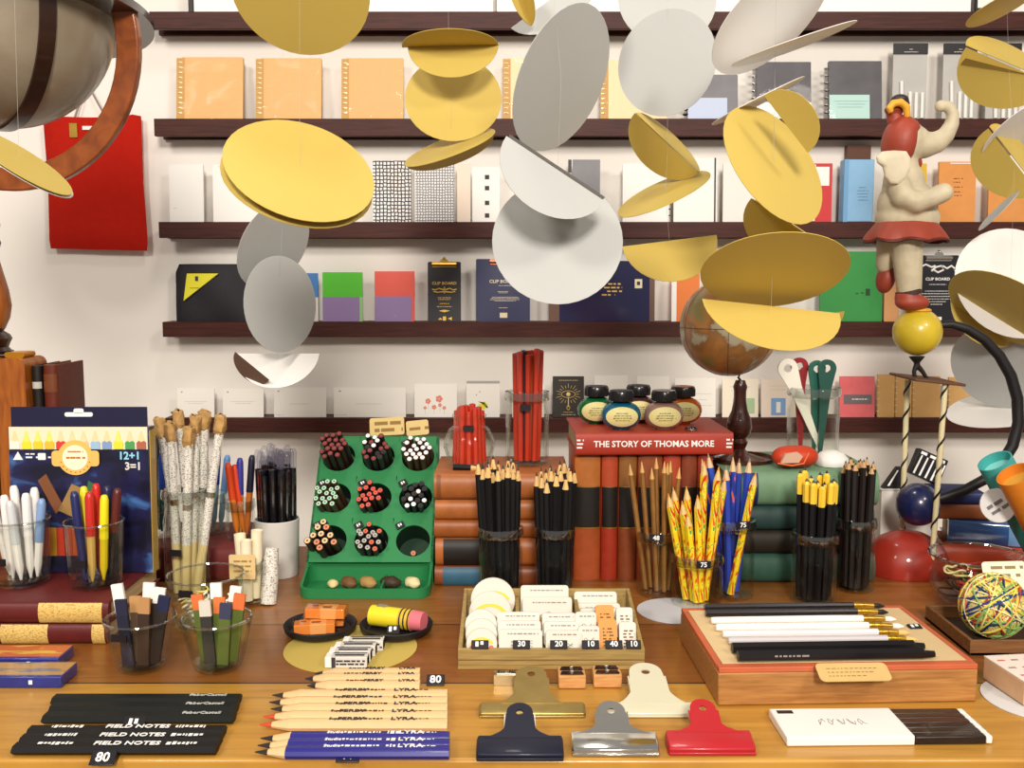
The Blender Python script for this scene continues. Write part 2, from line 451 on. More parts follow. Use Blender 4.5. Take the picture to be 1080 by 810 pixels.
f = booklet('white notebook with black elastic band at its right', 711, 757, 166, 2, PW); f.slab('elastic_band', BLACK, .93, .965, -.0, 1.0, y=-.0012, t=.001)
booklet('white notebook half hidden by big tilted yellow disc, right of the black elastic', 763, 800, 172, 2, PW2)
f = Flat('red_card', 'white card with broad red border left of the blue case', 'card', 846, 878, 172, 2); f.slab('card', mat('#c8363a', .6), t=.004); f.slab('white_tag', PW, .42, .9, .62, .94, y=-.0008, t=.0008); f.slab('white_field', PW2, .0, .45, .02, .98, y=-.0006, t=.0006)
f = Flat('brown_box', 'brown box top peeking out behind the blue case', 'box', 893, 918, 153, 2, lean=0, Y=WALL - .022); f.slab('box', mat('#5b3422', .5), t=.018)
f = Flat('blue_case', 'sky blue folding case with darker printed label', 'case', 890, 922, 168, 2, lean=0, Y=WALL - .06)
SKY = mat('#86b6dc', .5, var=.05, scale=40); f.slab('case', SKY, t=.03, bevel=.002); f.slab('flap', mat('#6ea2cf', .5), .0, .14, 0, 1, y=-.0015, t=.003); f.lines('label_print', mat('#38628c', .6), [(.45, .8, .5), (.45, .8, .45), (.48, .78, .4), (.48, .8, .35), (.5, .75, .55)], y=-.0004)
booklet('yellow notebook peeking out behind the elephant', 958, 978, 172, 2, mat('#d9b33a', .6))
ORANGETAN = mat('#d9924c', .6, var=.06, scale=40)
f = booklet('orange tan notebook with brown stamped mark right of the elephant', 991, 1030, 170, 2, ORANGETAN, [(.4, .62, .72), (.4, .6, .66), (.42, .62, .58), (.42, .6, .5), (.42, .6, .44)], ink=mat('#8a4a1c', .7), h=.002)
f.slab('painted_glint', PW, .3, .85, .965, .98, y=-.0006, t=.0004)  # glint of light painted as a thin white strip near the top
booklet('orange tan notebook at right edge below the brown folded disc', 1043, 1085, 185, 2, ORANGETAN)

# fourth ledge
f = Flat('pouch', 'black soft pouch with a yellow corner label', 'pouch', 183, 262, 278, 3, lean=3, Y=WALL - .06)
pw, ph = f.w, f.h; pb = MB(); N = 20; M_ = 14; vsx = []; fs = []
for side in (-1, 1):
    o = len(vsx)
    for j in range(M_ + 1):
        for i in range(N + 1):
            u, v = i / N, j / M_
            inset = .10 * max(0, v - .85) / .15
            x = (u - .5) * pw * (1 - inset)
            b = (math.sin(PI * min(1, max(0, u))) ** .35) * (math.sin(PI * (.08 + .9 * v)) ** .4)
            vsx.append((x, .012 + side * .012 * b + .0012 * side * math.sin(9 * u + 5 * v), v * ph))
    for j in range(M_):
        for i in range(N):
            q = (o + j * (N + 1) + i, o + j * (N + 1) + i + 1, o + (j + 1) * (N + 1) + i + 1, o + (j + 1) * (N + 1) + i)
            fs.append(q if side < 0 else q[::-1])
pb.add(vsx, fs, 0, True); pb.obj('bag_body', mat('#1b1820', .65, bump=.2, scale=60), f.r)
YL = mat('#e8e02c', .5)
def tri(f, pts, y0, t, m, name):
    mb = MB(); mb.slab([(f.X(u), v * f.h) for u, v in pts], t, 0, Matrix.Translation((0, y0, 0)) @ RX90); return mb.obj(name, m, f.r)
tri(f, [(.13, .36), (.18, .83), (.60, .83)], -.0025, .0016, YL, 'corner_label')
f.slab('label_mark', DARKINK, .29, .33, .70, .78, y=-.0042, t=.0006)
f.lines('label_print', DARKINK, [(.22, .35, .58)], y=-.0042, h=.0012)
MB().tube([(f.X(.08), 0.010, ph * .99), (f.X(.92), .010, ph * .99)], .0014, 6).obj('zip', mat('#3a3840', .4, .6), f.r)
def packed(lab, x0, x1, top, low, yt, side):
    f = Flat('film_wrapped_pad', lab, 'pad', x0, x1, yt, 3, 'pads wrapped in crinkled film', 3)
    f.slab('upper_sheet', top, 0, 1, .5, 1, t=.006); f.slab('lower_sheet', low, 0, .98, 0, .5, y=-.0006, t=.0066); f.slab('edge_strip', side, .93, 1, 0, .5, y=-.001, t=.002)
    r = random.Random(x0); N = 14; Q = 18; vs_ = []; fs = []
    for j in range(Q):
        for i in range(N): vs_.append((f.X(i / (N - 1)), -.0016 - r.random() * .0040, f.h * j / (Q - 1)))
    for j in range(Q - 1):
        for i in range(N - 1): fs.append((j * N + i, j * N + i + 1, (j + 1) * N + i + 1, (j + 1) * N + i))
    MB().add(vs_, fs).obj('film_wrap', FILM, f.r)
LILAC = mat('#8f78a8', .5)
packed('film wrapped pad, blue, half hidden behind the pale grey disc', 322, 335, mat('#3f7cc0', .5), mat('#d5d0cc', .5), 288, PW)
packed('film wrapped pad, green above and lilac below', 340, 382, mat('#52c02c', .5), LILAC, 287, mat('#8cc87c', .5))
packed('film wrapped pad, coral red above and lilac below', 395, 437, mat('#e05a4c', .5), LILAC, 286, mat('#e05a4c', .5))
NAVY = mat('#1d2350', .35, coat=.5); BLK2 = mat('#17161f', .35, coat=.4)
def clipboard(lab, x0, x1, yt, base, ink, clipm, lines, sizes, scroll):
    f = Flat('clipboard', lab, 'clipboard', x0, x1, yt + 4, 3, 'clipboards on the fourth ledge', 3)
    f.slab('board', base, t=.003, r=.003)
    k = f.h
    mb = MB()          # spring clip: base plate, raised bar with two rolled ends, domed lever
    cw = min(.74 * f.w, .056)
    mb.rbox((0, -.0018, k * .955), (cw, .0024, k * .09), .002); mb.tube([(-cw * .5, -.005, k * .955), (cw * .5, -.005, k * .955)], .0040, 8)
    pts = [(-cw * .42, k * .96), (-cw * .2, k * .985), (-cw * .14, k * 1.03), (0, k * 1.06), (cw * .14, k * 1.03), (cw * .2, k * .985), (cw * .42, k * .96)]
    mb.slab(pts, .0018, 0, Matrix.Translation((0, -.004, 0)) @ RX90)
    mb.ball((0, -.004, k * 1.05), .0035, n=10, m=6)
    mb.obj('clip', clipm, f.r)
    f.txt('CLIP BOARD', sizes[0], .5, .64, ink, bold=.02, sx=1.1)
    if scroll == 1:
        mb = MB()
        for sx in (-1, 1):
            mb.tube([(sx * .001, -.0006, k * .53), (sx * cw * .22, -.0006, k * .555), (sx * cw * .36, -.0006, k * .53), (sx * cw * .5, -.0006, k * .54)], .0016, 6)
            mb.tube([(sx * .001, -.0006, k * .50), (sx * cw * .3, -.0006, k * .49), (sx * cw * .45, -.0006, k * .505)], .0016, 6)
        mb.tube([(0, -.0006, k * .47), (0, -.0006, k * .58)], .002, 6)
        mb.slab([(-.012, k * .18), (0, k * .20), (.012, k * .18), (0, k * .155)], .0006, 0, Matrix.Translation((0, -.0004, 0)) @ RX90)
        mb.slab([(-.014, k * .03), (-.009, k * .065), (-.004, k * .03)], .0006, 0, Matrix.Translation((0, -.0004, 0)) @ RX90)
        mb.slab([(.016, k * .02), (.016, k * .075), (.007, k * .05)], .0006, 0, Matrix.Translation((0, -.0004, 0)) @ RX90)
        mb.rbox((0, -.0004, k * .05), (.007, .0006, k * .07), .001)
        mb.obj('ornament', ink, f.r)
    if scroll == 2:
        mb = MB()
        for pts in ([(-.03, .83), (-.022, .86), (-.012, .82), (-.005, .84)], [(-.012, .76), (-.004, .82), (.006, .84), (.010, .78), (0, .74), (-.008, .78)], [(.008, .84), (.016, .80), (.024, .84), (.03, .80)], [(.03, .78), (.036, .72)]):
            mb.tube([(x * f.w / .075, -.0006, v * k) for x, v in pts], .0022, 6)
        mb.slab([(-.006, k * .07), (.006, k * .07), (.006, k * .02), (-.006, k * .02)], .0006, 0, Matrix.Translation((.004, -.0004, 0)) @ RX90)
        mb.obj('ornament', ink, f.r)
    f.lines('print', ink, lines, h=sizes[1])
    return f
clipboard('small black clipboard with gold clip and gold ornament', 451, 486, 272, BLK2, GOLDP, BRASS, [(.3, .7, .40), (.32, .68, .37), (.36, .64, .30), (.28, .72, .25)], (.0085, .0012), 1)
clipboard('navy clipboard with gold print, left of big round grey disc', 502, 559, 269, NAVY, mat('#e6d9b8', .5), mat('#c87a5c', .3, .8), [(.42, .72, .575), (.4, .6, .48), (.42, .58, .46), (.3, .78, .39), (.28, .8, .37), (.26, .8, .35), (.34, .72, .33), (.42, .58, .22)], (.0095, .001), 0).slab('stamp', mat('#e6d9b8', .5), .44, .58, .06, .14, y=-.0004, t=.0004)
clipboard('black clipboard with silver clip and white chalk style print, behind the elephant', 968, 1012, 265, BLK2, INKW, CHROME, [(.3, .7, .56), (.2, .8, .46), (.12, .9, .42), (.14, .85, .38), (.2, .8, .34), (.3, .7, .30), (.34, .62, .26)], (.0085, .0012), 2)
f = Flat('navy_album', 'glossy navy album with brown edge strips behind the big round grey disc', 'album', 579, 691, 275, 3, lean=3)
f.slab('cover', mat('#1b1c4a', .12, coat=1.0), .10, .95, 0, 1, t=.006, r=.002); f.slab('brown_edge', mat('#6b4a3c', .5), 0, .10, 0, .96, y=.001, t=.005); f.slab('brown_edge', mat('#6b4a3c', .5), .95, 1, 0, .96, y=.001, t=.005)
f.lines('gold_print', GOLDP, [(.55, .68, .50), (.52, .68, .56), (.56, .67, .62), (.5, .6, .44)], h=.003); f.slab('gold_stamp', mat('#e9dfb8', .5), .81, .88, .55, .70, y=-.0005, t=.0004); f.slab('stamp_mark', DARKINK, .83, .86, .6, .66, y=-.0008, t=.0003)
f = booklet('orange booklet with white side, left of the small globe', 709, 738, 289, 3, mat('#e07a34', .55)); f.slab('white_side', PW, -.02, .16, .0, .92, y=-.001, t=.001)
f = booklet('green folder with faint dark print left of the elephant legs', 866, 932, 265, 3, mat('#2d8a3e', .5, var=.04, scale=30), [(.56, .6, .4), (.64, .68, .41)], ink=mat('#1d5a2a', .7), h=.003); f.slab('dark_stamp', mat('#1c3f22', .6), .73, .80, .37, .47, y=-.0004, t=.0004)
booklet('tan notebook peeking between the green folder and the elephant legs', 934, 950, 268, 3, mat('#d29a64', .6))

# lowest ledge: small greeting cards
CW = mat('#f1eee6', .6)
def gcard(lab, x0, x1, yt=409, m=CW, rows=((.2, .8, .55), (.3, .7, .48))):
    f = Flat('greeting_card', lab, 'card', x0, x1, yt, 4, 'small cards on the lowest ledge', 5)
    f.slab('card', m, t=.003, r=.001)
    if rows: f.lines('print', mat('#cfc8bc', .7), rows, h=.0012)
    return f
for lab, x0, x1 in (('plain white card leftmost on the lowest ledge, above the bundled pens', 187, 226), ('plain white card second from left on the lowest ledge', 235, 278)):
    f = gcard(lab, x0, x1, 410); f.slab('hole', GREYINK, .10, .14, .86, .90, y=-.0003, t=.0002)
for lab, x0, x1 in (('wide plain white card left of the green organizer top', 289, 344), ('wide plain white card above the green organizer', 352, 428)):
    f = gcard(lab, x0, x1, 409, rows=((.3, .66, .45), (.04, .18, .08))); f.slab('hole', GREYINK, .07, .10, .86, .90, y=-.0003, t=.0002)
f = gcard('white card with coral flowers painted on it', 437, 482, 405, rows=None)
mb = MB()
for u, v, r in ((.32, .48, .006), (.58, .55, .0075), (.46, .30, .005), (.70, .28, .004), (.25, .28, .0035), (.6, .36, .004)):
    for q in range(5):
        a = q * 1.2566; mb.slab([(f.X(u) + r * .6 * math.cos(a) + r * .5 * math.cos(b * 1.047), v * f.h + r * .6 * math.sin(a) + r * .5 * math.sin(b * 1.047)) for b in range(6)], .0003, 0, Matrix.Translation((0, -.0003 - q * .00003, 0)) @ RX90)
    mb.box((f.X(u), -.0002, v * f.h - r - .004), (.0006, .0003, .012), 1)
mb.obj('painted_flowers', [mat('#e08a7c', .7), mat('#a8bfa0', .7)], f.r)
f = gcard('white card with a yellow fruit painted on it', 492, 527, 402, rows=None); f.slab('grey_top', mat('#a9a6a6', .6), 0, 1, .93, 1.0, y=-.0004, t=.0004)
mb = MB(); r0 = random.Random(3)
for q in range(16): mb.slab([(f.X(.5) + r0.uniform(-.008, .009) + .004 * math.cos(b * 1.047), f.h * .32 + r0.uniform(-.006, .007) + .0035 * math.sin(b * 1.047)) for b in range(6)], .0003, 0, Matrix.Translation((0, -.0004 - q * .00002, 0)) @ RX90)
mb.box((f.X(.3), -.0003, f.h * .62), (.002, .0003, .002), 1).box((f.X(.4), -.0003, f.h * .7), (.0015, .0003, .003), 1); mb.obj('painted_fruit', [mat('#e6d838', .7), DARKINK], f.r)
f = gcard('plain card behind the tall jar of red pencils', 540, 574, 406)
f = gcard('black card with a gold radiant eye drawing, beside the ink bottles', 583, 616, 397, mat('#2d2724', .6), None)
mb = MB(); cx_, cz_ = 0, f.h * .56
for q in range(20):
    a = 2 * PI * q / 20; r1 = f.w * .24; r2 = f.w * (.40 if q % 2 else .34)
    mb.tube([(cx_ + r1 * math.cos(a), -.0004, cz_ + r1 * .85 * math.sin(a)), (cx_ + r2 * math.cos(a), -.0004, cz_ + r2 * .85 * math.sin(a))], .0005, 4)
mb.tube([(cx_ + f.w * .22 * math.cos(a * PI / 8), -.0004, cz_ + f.w * .11 * math.sin(a * PI / 8)) for a in range(17)], .0006, 4)
mb.ball((cx_, 0, cz_), (.0045, .0006, .0045), n=10, m=6); mb.tube([(0, -.0004, cz_ - .006), (0, -.0004, f.h * .25)], .0012, 5); mb.tube([(.0035 * math.cos(a), -.0004, f.h * .23 + .005 * math.sin(a)) for a in (0, 1, 2, 3, 4, 5, 6.28)], .0007, 4)
scribble(mb, f.X(.28), f.X(.72), f.h * .06, -.0004, .0012, 0, 3); scribble(mb, f.X(.34), f.X(.66), f.h * .12, -.0004, .001, 0, 4); scribble(mb, f.X(.2), f.X(.8), f.h * .9, -.0004, .001, 0, 5)
mb.obj('eye_drawing', mat('#d9c07a', .5), f.r)
gcard('white card just behind the green and blue ink bottles', 627, 662, 396); gcard('white card behind the middle ink bottle lids', 672, 706, 397)
gcard('white card with faint green lines right of the ink bottles', 712, 755, 399, rows=((.3, .9, .6), (.3, .8, .45), (.3, .9, .3)))
f = gcard('cream card with green picture behind the globe stand', 762, 800, 400, mat('#efe6d2', .6), ((.2, .8, .8), (.25, .7, .7))); f.slab('picture', mat('#a9c49a', .6), .3, .9, .1, .5, y=-.0005, t=.0004)
f = gcard('cream card with small blue picture left of the tool glass', 803, 841, 400, mat('#efe0cf', .6), ((.2, .8, .82), (.25, .7, .72))); f.slab('picture', mat('#7fa8d6', .6), .28, .68, .05, .5, y=-.0005, t=.0004); f.slab('pale_figure', WHITE, .42, .54, .12, .4, y=-.0007, t=.0003)
f = gcard('pink box with grey label band and white mark', 886, 923, 397, mat('#d9666a', .6, var=.1, scale=40), None); f.slab('grey_band', mat('#6d6468', .6), .12, .92, .32, .55, y=-.0008, t=.0008); f.lines('band_print', INKW, [(.35, .8, .44)], y=-.0012, h=.002)
for lab, x0, x1, yt in (('tan ring notebook on the lowest ledge right of the pink box', 926, 944, 395), ('tan ring notebook on the lowest ledge left of the striped poles', 945, 962, 396), ('tan ring notebook on the lowest ledge between the striped poles', 963, 992, 397), ('tan ring notebook on the lowest ledge right of the striped poles', 1001, 1032, 398)):
    f = Flat('ring_notebook', lab, 'notebook', x0, x1, yt, 4, 'small tan ring notebooks', 4)
    f.slab('cover', mat('#d7a868', .6, var=.05, scale=40), t=.006, r=.001); f.rings(GOLDRING, .04, 6, r=.0035)

# red felt bag hanging on the wall by a cord
hp = P(94, 90, WALL)
f_tl, f_br = P(44, 122, WALL - .03), P(154, 262, WALL - .03)
bw, bh = f_br.x - f_tl.x, f_tl.z - f_br.z
bg = thing('felt_bag', 'red felt bag hanging flat on the white wall by a grey cord', 'bag', ((f_tl.x + f_br.x) / 2, WALL, f_br.z))
RED = mat('#b32014', .9, var=.05, scale=60, bump=.15, spec=.1)
N, Q = 14, 16; mb = MB(); vs_ = []; fs = []
for side, yy in ((0, -.034), (1, -.012)):
    o = len(vs_)
    for j in range(Q + 1):
        for i in range(N + 1):
            u, v = i / N, j / Q
            edge = min(u, 1 - u, v, 1) * 12; e = min(1, edge)
            zt = bh * v - (.004 * math.sin(PI * u) if v == 1 else 0) + (.003 if j == Q and i in (1, N - 1) else 0)
            x = (u - .5) * (bw * (1 - .03 * (1 - abs(2 * v - 1)) + .0)) - .006 * (v < .02) * (u - .5)
            vs_.append((x + .004 * (.5 - v) * (1 if u > .5 else 0), yy + (1 - e) * (.010 if side == 0 else -.010) + .0012 * math.sin(7 * u + 4 * v), zt - .005 * u * (1 - v)))
    for j in range(Q):
        for i in range(N):
            q = (o + j * (N + 1) + i, o + j * (N + 1) + i + 1, o + (j + 1) * (N + 1) + i + 1, o + (j + 1) * (N + 1) + i)
            fs.append(q if side == 0 else q[::-1])
n1 = (N + 1) * (Q + 1)
for i in range(N): fs += [(i + 1, i, n1 + i, n1 + i + 1), (Q * (N + 1) + i, Q * (N + 1) + i + 1, n1 + Q * (N + 1) + i + 1, n1 + Q * (N + 1) + i)]
for j in range(Q): fs += [(j * (N + 1), (j + 1) * (N + 1), n1 + (j + 1) * (N + 1), n1 + j * (N + 1)), ((j + 1) * (N + 1) + N, j * (N + 1) + N, n1 + j * (N + 1) + N, n1 + (j + 1) * (N + 1) + N)]
mb.add(vs_, fs, 0, True); mb.obj('bag_body', RED, bg)
def loc_in(o, p): return Vector(p) - o.location
mb = MB(); top = loc_in(bg, hp) + Vector((0, -.012, 0))
mb.tube([loc_in(bg, P(79, 124, WALL - .02)), top + Vector((-.004, 0, -.004)), top, top + Vector((.004, 0, -.004)), loc_in(bg, P(112, 124, WALL - .02))], .0022, 6); mb.obj('cord', mat('#8d857c', .7), bg)
MB().cyl(top + Vector((0, .012, -.003)), top + Vector((0, -.008, -.002)), .003, n=8).obj('nail', CHROME, bg)
for x0, x1, y0, y1, m, nm in ((73, 82, 130, 145, BRASS, 'metal_tag'), (87, 98, 133, 137, PW, 'white_label')):
    a, b = loc_in(bg, P(x0, y0, WALL - .036)), loc_in(bg, P(x1, y1, WALL - .036))
    MB().rbox(((a.x + b.x) / 2, -.0365, (a.z + b.z) / 2), (b.x - a.x, .002, a.z - b.z), .001).obj(nm, m, bg)
# ------------------------------------------------------------------ hanging garlands of paper discs
DY = mat('#c7ae58', .62, spec=.3, var=.03, scale=14); DG = mat('#b3b5b3', .6, spec=.3, var=.02, scale=14); DW_ = mat('#e6e4e0', .6, spec=.3)
THREAD = mat('#b8b2a8', .7)
def basis(phi, r, s):
    a = math.radians(phi)
    u = Vector((math.cos(a), 0, -math.sin(a))); v = Vector((-math.sin(a), 0, -math.cos(a)))   # image x right, image y down
    d = math.sqrt(max(0, 1 - r * r))
    return u, v * r + Vector((0, -s * d, 0))
def proj(w):
    d = w - CAM; z = d.y * CT - d.z * ST; u = d.y * ST + d.z * CT
    return Vector((540 + F * d.x / z, 405 - F * u / z))
def lean(c, R, phi, want, s, full):
    """turn the disc about its long axis until it covers `want` pixels across; s = +1 tips the lower/outer rim towards the viewer"""
    a = math.radians(phi); u = Vector((math.cos(a), 0, -math.sin(a)))
    n2 = Vector((-math.sin(a), math.cos(a))); n3 = Vector((-math.sin(a), 0, -math.cos(a)))
    sg = 1 if want >= 0 else -1
    def f(th):
        v = n3 * (sg * math.cos(th)) + Vector((0, -s, 0)) * math.sin(th)
        p = proj(c + v * R) - (proj(c - v * R) if full else proj(c))
        return sg * (p.dot(n2)) / (2 if full else 1), v
    lo, hi = 0.0, PI * .98
    for _ in range(40):
        m = (lo + hi) / 2
        if f(m)[0] > abs(want): lo = m
        else: hi = m
    return u, f(lo)[1]
def disc_mesh(mb, c, R, u, v, half=False, bend=.0, mi=0):
    t = .0007; n = u.cross(v).normalized() * t; N = 40
    A = [PI * k / (N // 2) for k in range(N // 2 + 1)] if half else [2 * PI * k / N for k in range(N)]
    rings = [0.0, .25, .5, .75, 1.0]; vs_ = []; fs = []
    for sgn in (-1, 1):
        o = len(vs_)
        for rr in rings:
            for a in A:
                x, y = rr * math.cos(a), rr * math.sin(a)
                vs_.append(c + (u * x + v * y) * R + n * sgn * .5 + n.normalized() * R * bend * (y * y if half else x * x))
        m = len(A)
        for i in range(len(rings) - 1):
            for k in range(m if not half else m - 1):
                k2 = (k + 1) % m
                q = (o + i * m + k, o + i * m + k2, o + (i + 1) * m + k2, o + (i + 1) * m + k)
                fs.append(q if sgn > 0 else q[::-1])
    m = len(A); o2 = len(rings) * m; l = (len(rings) - 1) * m
    for k in range(m if not half else m - 1):
        k2 = (k + 1) % m; fs.append((l + k, l + k2, o2 + l + k2, o2 + l + k))
    mb.add(vs_, fs, mi, True)
def garland(lab, Y, items, thread=None, tm=None):
    """items: (mat, pieces, dY) with pieces = list of ('d',cx,cy,a,b,phi,s) full discs or ('h',cx,cy,a,phi,e,s) half discs"""
    xs = thread or [(items[0][1][0][1], 0)]
    base = P(xs[0][0], -60, Y)
    g = thing('hanging_disc_garland', lab, 'garland', base, group='hanging garlands of paper discs')
    for m, pcs, dY in items:
        mb = MB(); y = Y + dY
        for pc in pcs:
            if pc[0] == 'd':
                _, cx, cy, a, b, phi, s = pc[:7]; c = P(cx, cy, y); R = a * K(cy, y)
                for _ in range(3):
                    u, v = lean(c, R, phi, b, s, True)
                    mid = (proj(c + v * R) + proj(c - v * R)) / 2; cx += (pc[1] - mid.x); cy += (pc[2] - mid.y); c = P(cx, cy, y)
                disc_mesh(mb, c - base, R, u, v, False, pc[7] if len(pc) > 7 else .02)
            else:
                _, cx, cy, a, phi, e, s = pc[:7]; c = P(cx, cy, y); R = a * K(cy, y)
                u, v = lean(c, R, phi, e, s, False); disc_mesh(mb, c - base, R, u, v, True, pc[7] if len(pc) > 7 else .02)
        mb.obj('paper_disc' if len(pcs) == 1 and pcs[0][0] == 'd' else 'folded_disc', m, g, 0)
    pts = [Vector((0, 0, .25))] + [P(x, yy, Y) - base for x, yy in xs]
    MB().tube(pts, .00013, 4).obj('thread', THREAD, g)
    return g
garland('garland of large yellow discs hanging highest at left, left of centre', 1.0, [
    (DY, [('d', 316, -11, 73, 69, 0, -1)], .06),
    (DY, [('d', 313, 190, 80, 48, 24, 1)], .012), (DY, [('d', 315, 180, 80, 51, 27, 1)], 0)], [(316, 0), (316, 180)])
garland('garland ending in three smaller grey discs over the black pouch', 1.4, [
    (DG, [('d', 288, 258, 50, 33, -62, -1)], .02), (DG, [('d', 295, 321, 51, 38, 88, 1)], 0),
    (DW_, [('h', 294, 373, 43, 0, 36, 1)], .03), (mat('#6e5446', .65), [('h', 266, 386, 23, 40, 15, -1)], -.012)], [(300, 200), (293, 320), (293, 380)])
garland('short garland of folded gold discs beside the tan ring notebooks', 1.47, [
    (DY, [('h', 475, 49, 51, -1, -20, 1), ('h', 478, 47, 48, -2, 34, 1)], -.01),
    (DY, [('d', 478, 104, 51, 45, 5, 1)], .02),
    (DY, [('d', 474, 155, 51, 10, -20, 1), ('h', 474, 158, 49, -19, 17, -1)], 0)], [(473, 30), (476, 60), (477, 104), (474, 158)])
garland('garland of the largest grey discs in the middle, one folded in half', 1.05, [
    (DG, [('h', 580, 0, 50, -35, 30, 1)], .13), (DY, [('h', 551, 0, 28, 70, -13, 1), ('h', 551, 0, 28, 70, 10, 1)], .10),
    (DG, [('d', 592, 82, 79, 45, -60, -1)], .05),
    (DG, [('h', 586, 178, 62, 33, 48, 1), ('h', 588, 175, 60, 33, 30, -1)], -.01),
    (DG, [('d', 588, 255, 69, 66, 0, 1, 0.0)], .03)], [(585, 10), (592, 82), (588, 180), (588, 254)])
garland('garland with two round grey discs above folded gold ones, right of centre', 1.2, [
    (DG, [('d', 704, -2, 52, 50, 0, 1)], .06), (DG, [('d', 704, 66, 55, 52, 90, -1)], 0),
    (DY, [('h', 703, 151, 46, 42, 33, -1), ('h', 704, 151, 46, 42, -10, -1)], 0),
    (DY, [('d', 700, 204, 52, 13, -26, 1)], .01),
    (DY, [('h', 706, 254, 50, -7, 43, 1)], .02)], [(704, 0), (704, 66), (704, 155), (702, 204), (706, 254)])
garland('garland of gold discs in front of the small globe, pale disc on top', 1.02, [
    (DW_, [('d', 815, 15, 76, 38, -35, -1)], .03), (DW_, [('d', 838, 47, 66, 6, -18, -1)], .01),
    (DW_, [('d', 800, 107, 52, 4, -26, -1)], .05),
    (DY, [('h', 829, 131, 38, 51, -34, 1)], -.03), (DY, [('d', 816, 174, 72, 38, 50, 1)], 0),
    (DY, [('h', 835, 238, 52, 33, 40, -1), ('h', 835, 238, 52, 33, -3, 1)], .02),
    (DY, [('h', 813, 323, 73, 6, 44, 1), ('h', 858, 334, 33, -10, 24, -1)], .02),
    (DY, [('d', 818, 284, 77, 40, 2, -1)], -.01)], [(818, 20), (816, 174), (815, 284), (813, 330)])
garland('garland of folded gold and white discs at the right edge', 1.5, [
    (DY, [('d', 1060, 5, 40, 11, -22, -1)], 0),
    (DY, [('h', 1066, 70, 52, 22, 50, -1), ('h', 1066, 68, 52, 22, -18, -1), ('h', 1066, 74, 50, 14, 26, -1)], 0),
    (DW_, [('d', 1074, 138, 42, 18, -30, -1)], .02),
    (DY, [('h', 1069, 170, 44, 50, 42, -1), ('h', 1070, 168, 44, 50, -16, -1)], 0),
    (DG, [('d', 1053, 222, 27, 4, -48, 1)], 0),
    (DW_, [('d', 1070, 299, 62, 58, 0, 1)], .02), (DY, [('d', 1048, 322, 46, 44, 10, 1)], .05),
    (DY, [('d', 1062, 326, 62, 34, 38, -1)], -.03),
    (DG, [('d', 1052, 388, 48, 44, 60, -1)], .07), (DW_, [('d', 1064, 430, 60, 22, -14, 1)], .09)], [(1062, 5), (1064, 70), (1070, 168), (1066, 300), (1058, 430)])
garland('single yellow disc seen edge on at far left, before the red bag', .95, [
    (DY, [('d', 18, 168, 60, 15, 37, 1)], 0), (DW_, [('d', 19, 171, 60, 15, 37, 1)], .004)], [(20, 165)])
# ------------------------------------------------------------------ pencils, pens, jars: shared builders
def L(name): return name
KINDS = {}
def kind(name, body, r=.0037, tip=.016, tipm=None, lead=None, n=6, ry=None, band=None, end=None, blunt=0, lead_len=.3):
    KINDS[name] = dict(body=body, r=r, tip=tip, tipm=tipm or WOODTIP, lead=lead or LEAD, n=n, ry=ry or r, band=band, end=end, blunt=blunt, ll=lead_len)
PM = {}
def pen_meshes(k, L):
    L = round(L / .004) * .004
    if (k, L) in PM: return PM[(k, L)]
    q = KINDS[k]; r, ry, n = q['r'], q['ry'], q['n']; parts = []
    def sec(mb, z0, z1, r0, r1, mi=0, sm=None, c0=False, c1=False):
        o = []
        for z, rr in ((z0, r0), (z1, r1)):
            for i in range(n):
                a = 2 * PI * (i + .5) / n + (PI / 2 if n != 3 else PI / 6); o.append((rr * math.cos(a), rr * math.sin(a) * ry / r, z))
        mb.add(o, [(i, (i + 1) % n, n + (i + 1) % n, n + i) for i in range(n)], mi, n > 8 if sm is None else sm)
        if c0: mb.add(o, [tuple(range(n - 1, -1, -1))], mi)
        if c1: mb.add(o, [tuple(range(n, 2 * n))], mi)
    if q['blunt']:            # flat cut end with a visible lead
        mb = MB(); sec(mb, 0, L, r, r, 0, None, True, True); body = mb.mesh('pencil', q['body'])
        mb = MB(); sec(mb, L - .0005, L + .0004, r * .82, r * .80, 0, None, True, True); sec(mb, L + .0003, L + .0009, r * .34, r * .3, 1, None, True, True)
        parts.append(('cut_end', mb.mesh('cut_end', [q['tipm'], q['lead']])))
    else:
        Lb = L - q['tip']
        mb = MB(); sec(mb, 0, Lb, r, r, 0, None, True, True); body = mb.mesh('pencil', q['body'])
        if q['tip'] > 0:
            mb = MB(); e = 1 - q['ll']; zc = Lb + q['tip'] * e; rc = r * (1 - e * .93)
            sec(mb, Lb, zc, r * .985, rc, 0, True); parts.append(('wood_tip', mb.mesh('wood_tip', q['tipm'])))
            mb = MB(); sec(mb, zc, L, rc, r * .08, 0, True, False, True); parts.append(('lead', mb.mesh('lead', q['lead'])))
    if q['band']:
        m, a, b = q['band']; Lb = L - (0 if q['blunt'] else q['tip'])
        mb = MB(); sec(mb, Lb - a, Lb - b, r * 1.04, r * 1.04, 0, None, True, True); parts.append(('painted_band', mb.mesh('painted_band', m)))
    if q['end']:
        m, a = q['end']; mb = MB(); sec(mb, -.0002, a, r * 1.03, r * 1.03, 0, None, True, True); parts.append(('dipped_end', mb.mesh('dipped_end', m)))
    PM[(k, L)] = (L, body, parts)
    return PM[(k, L)]
def frame(p0, d, up=Vector((0, 0, 1)), roll=0):
    z = d.normalized()
    if abs(z.dot(up)) > .97: up = Vector((0, -1, 0))
    y = (up - z * up.dot(z)).normalized(); x = y.cross(z)
    M = Matrix((( x.x, y.x, z.x, p0.x), (x.y, y.y, z.y, p0.y), (x.z, y.z, z.z, p0.z), (0, 0, 0, 1)))
    return M @ Matrix.Rotation(roll, 4, 'Z') if roll else M
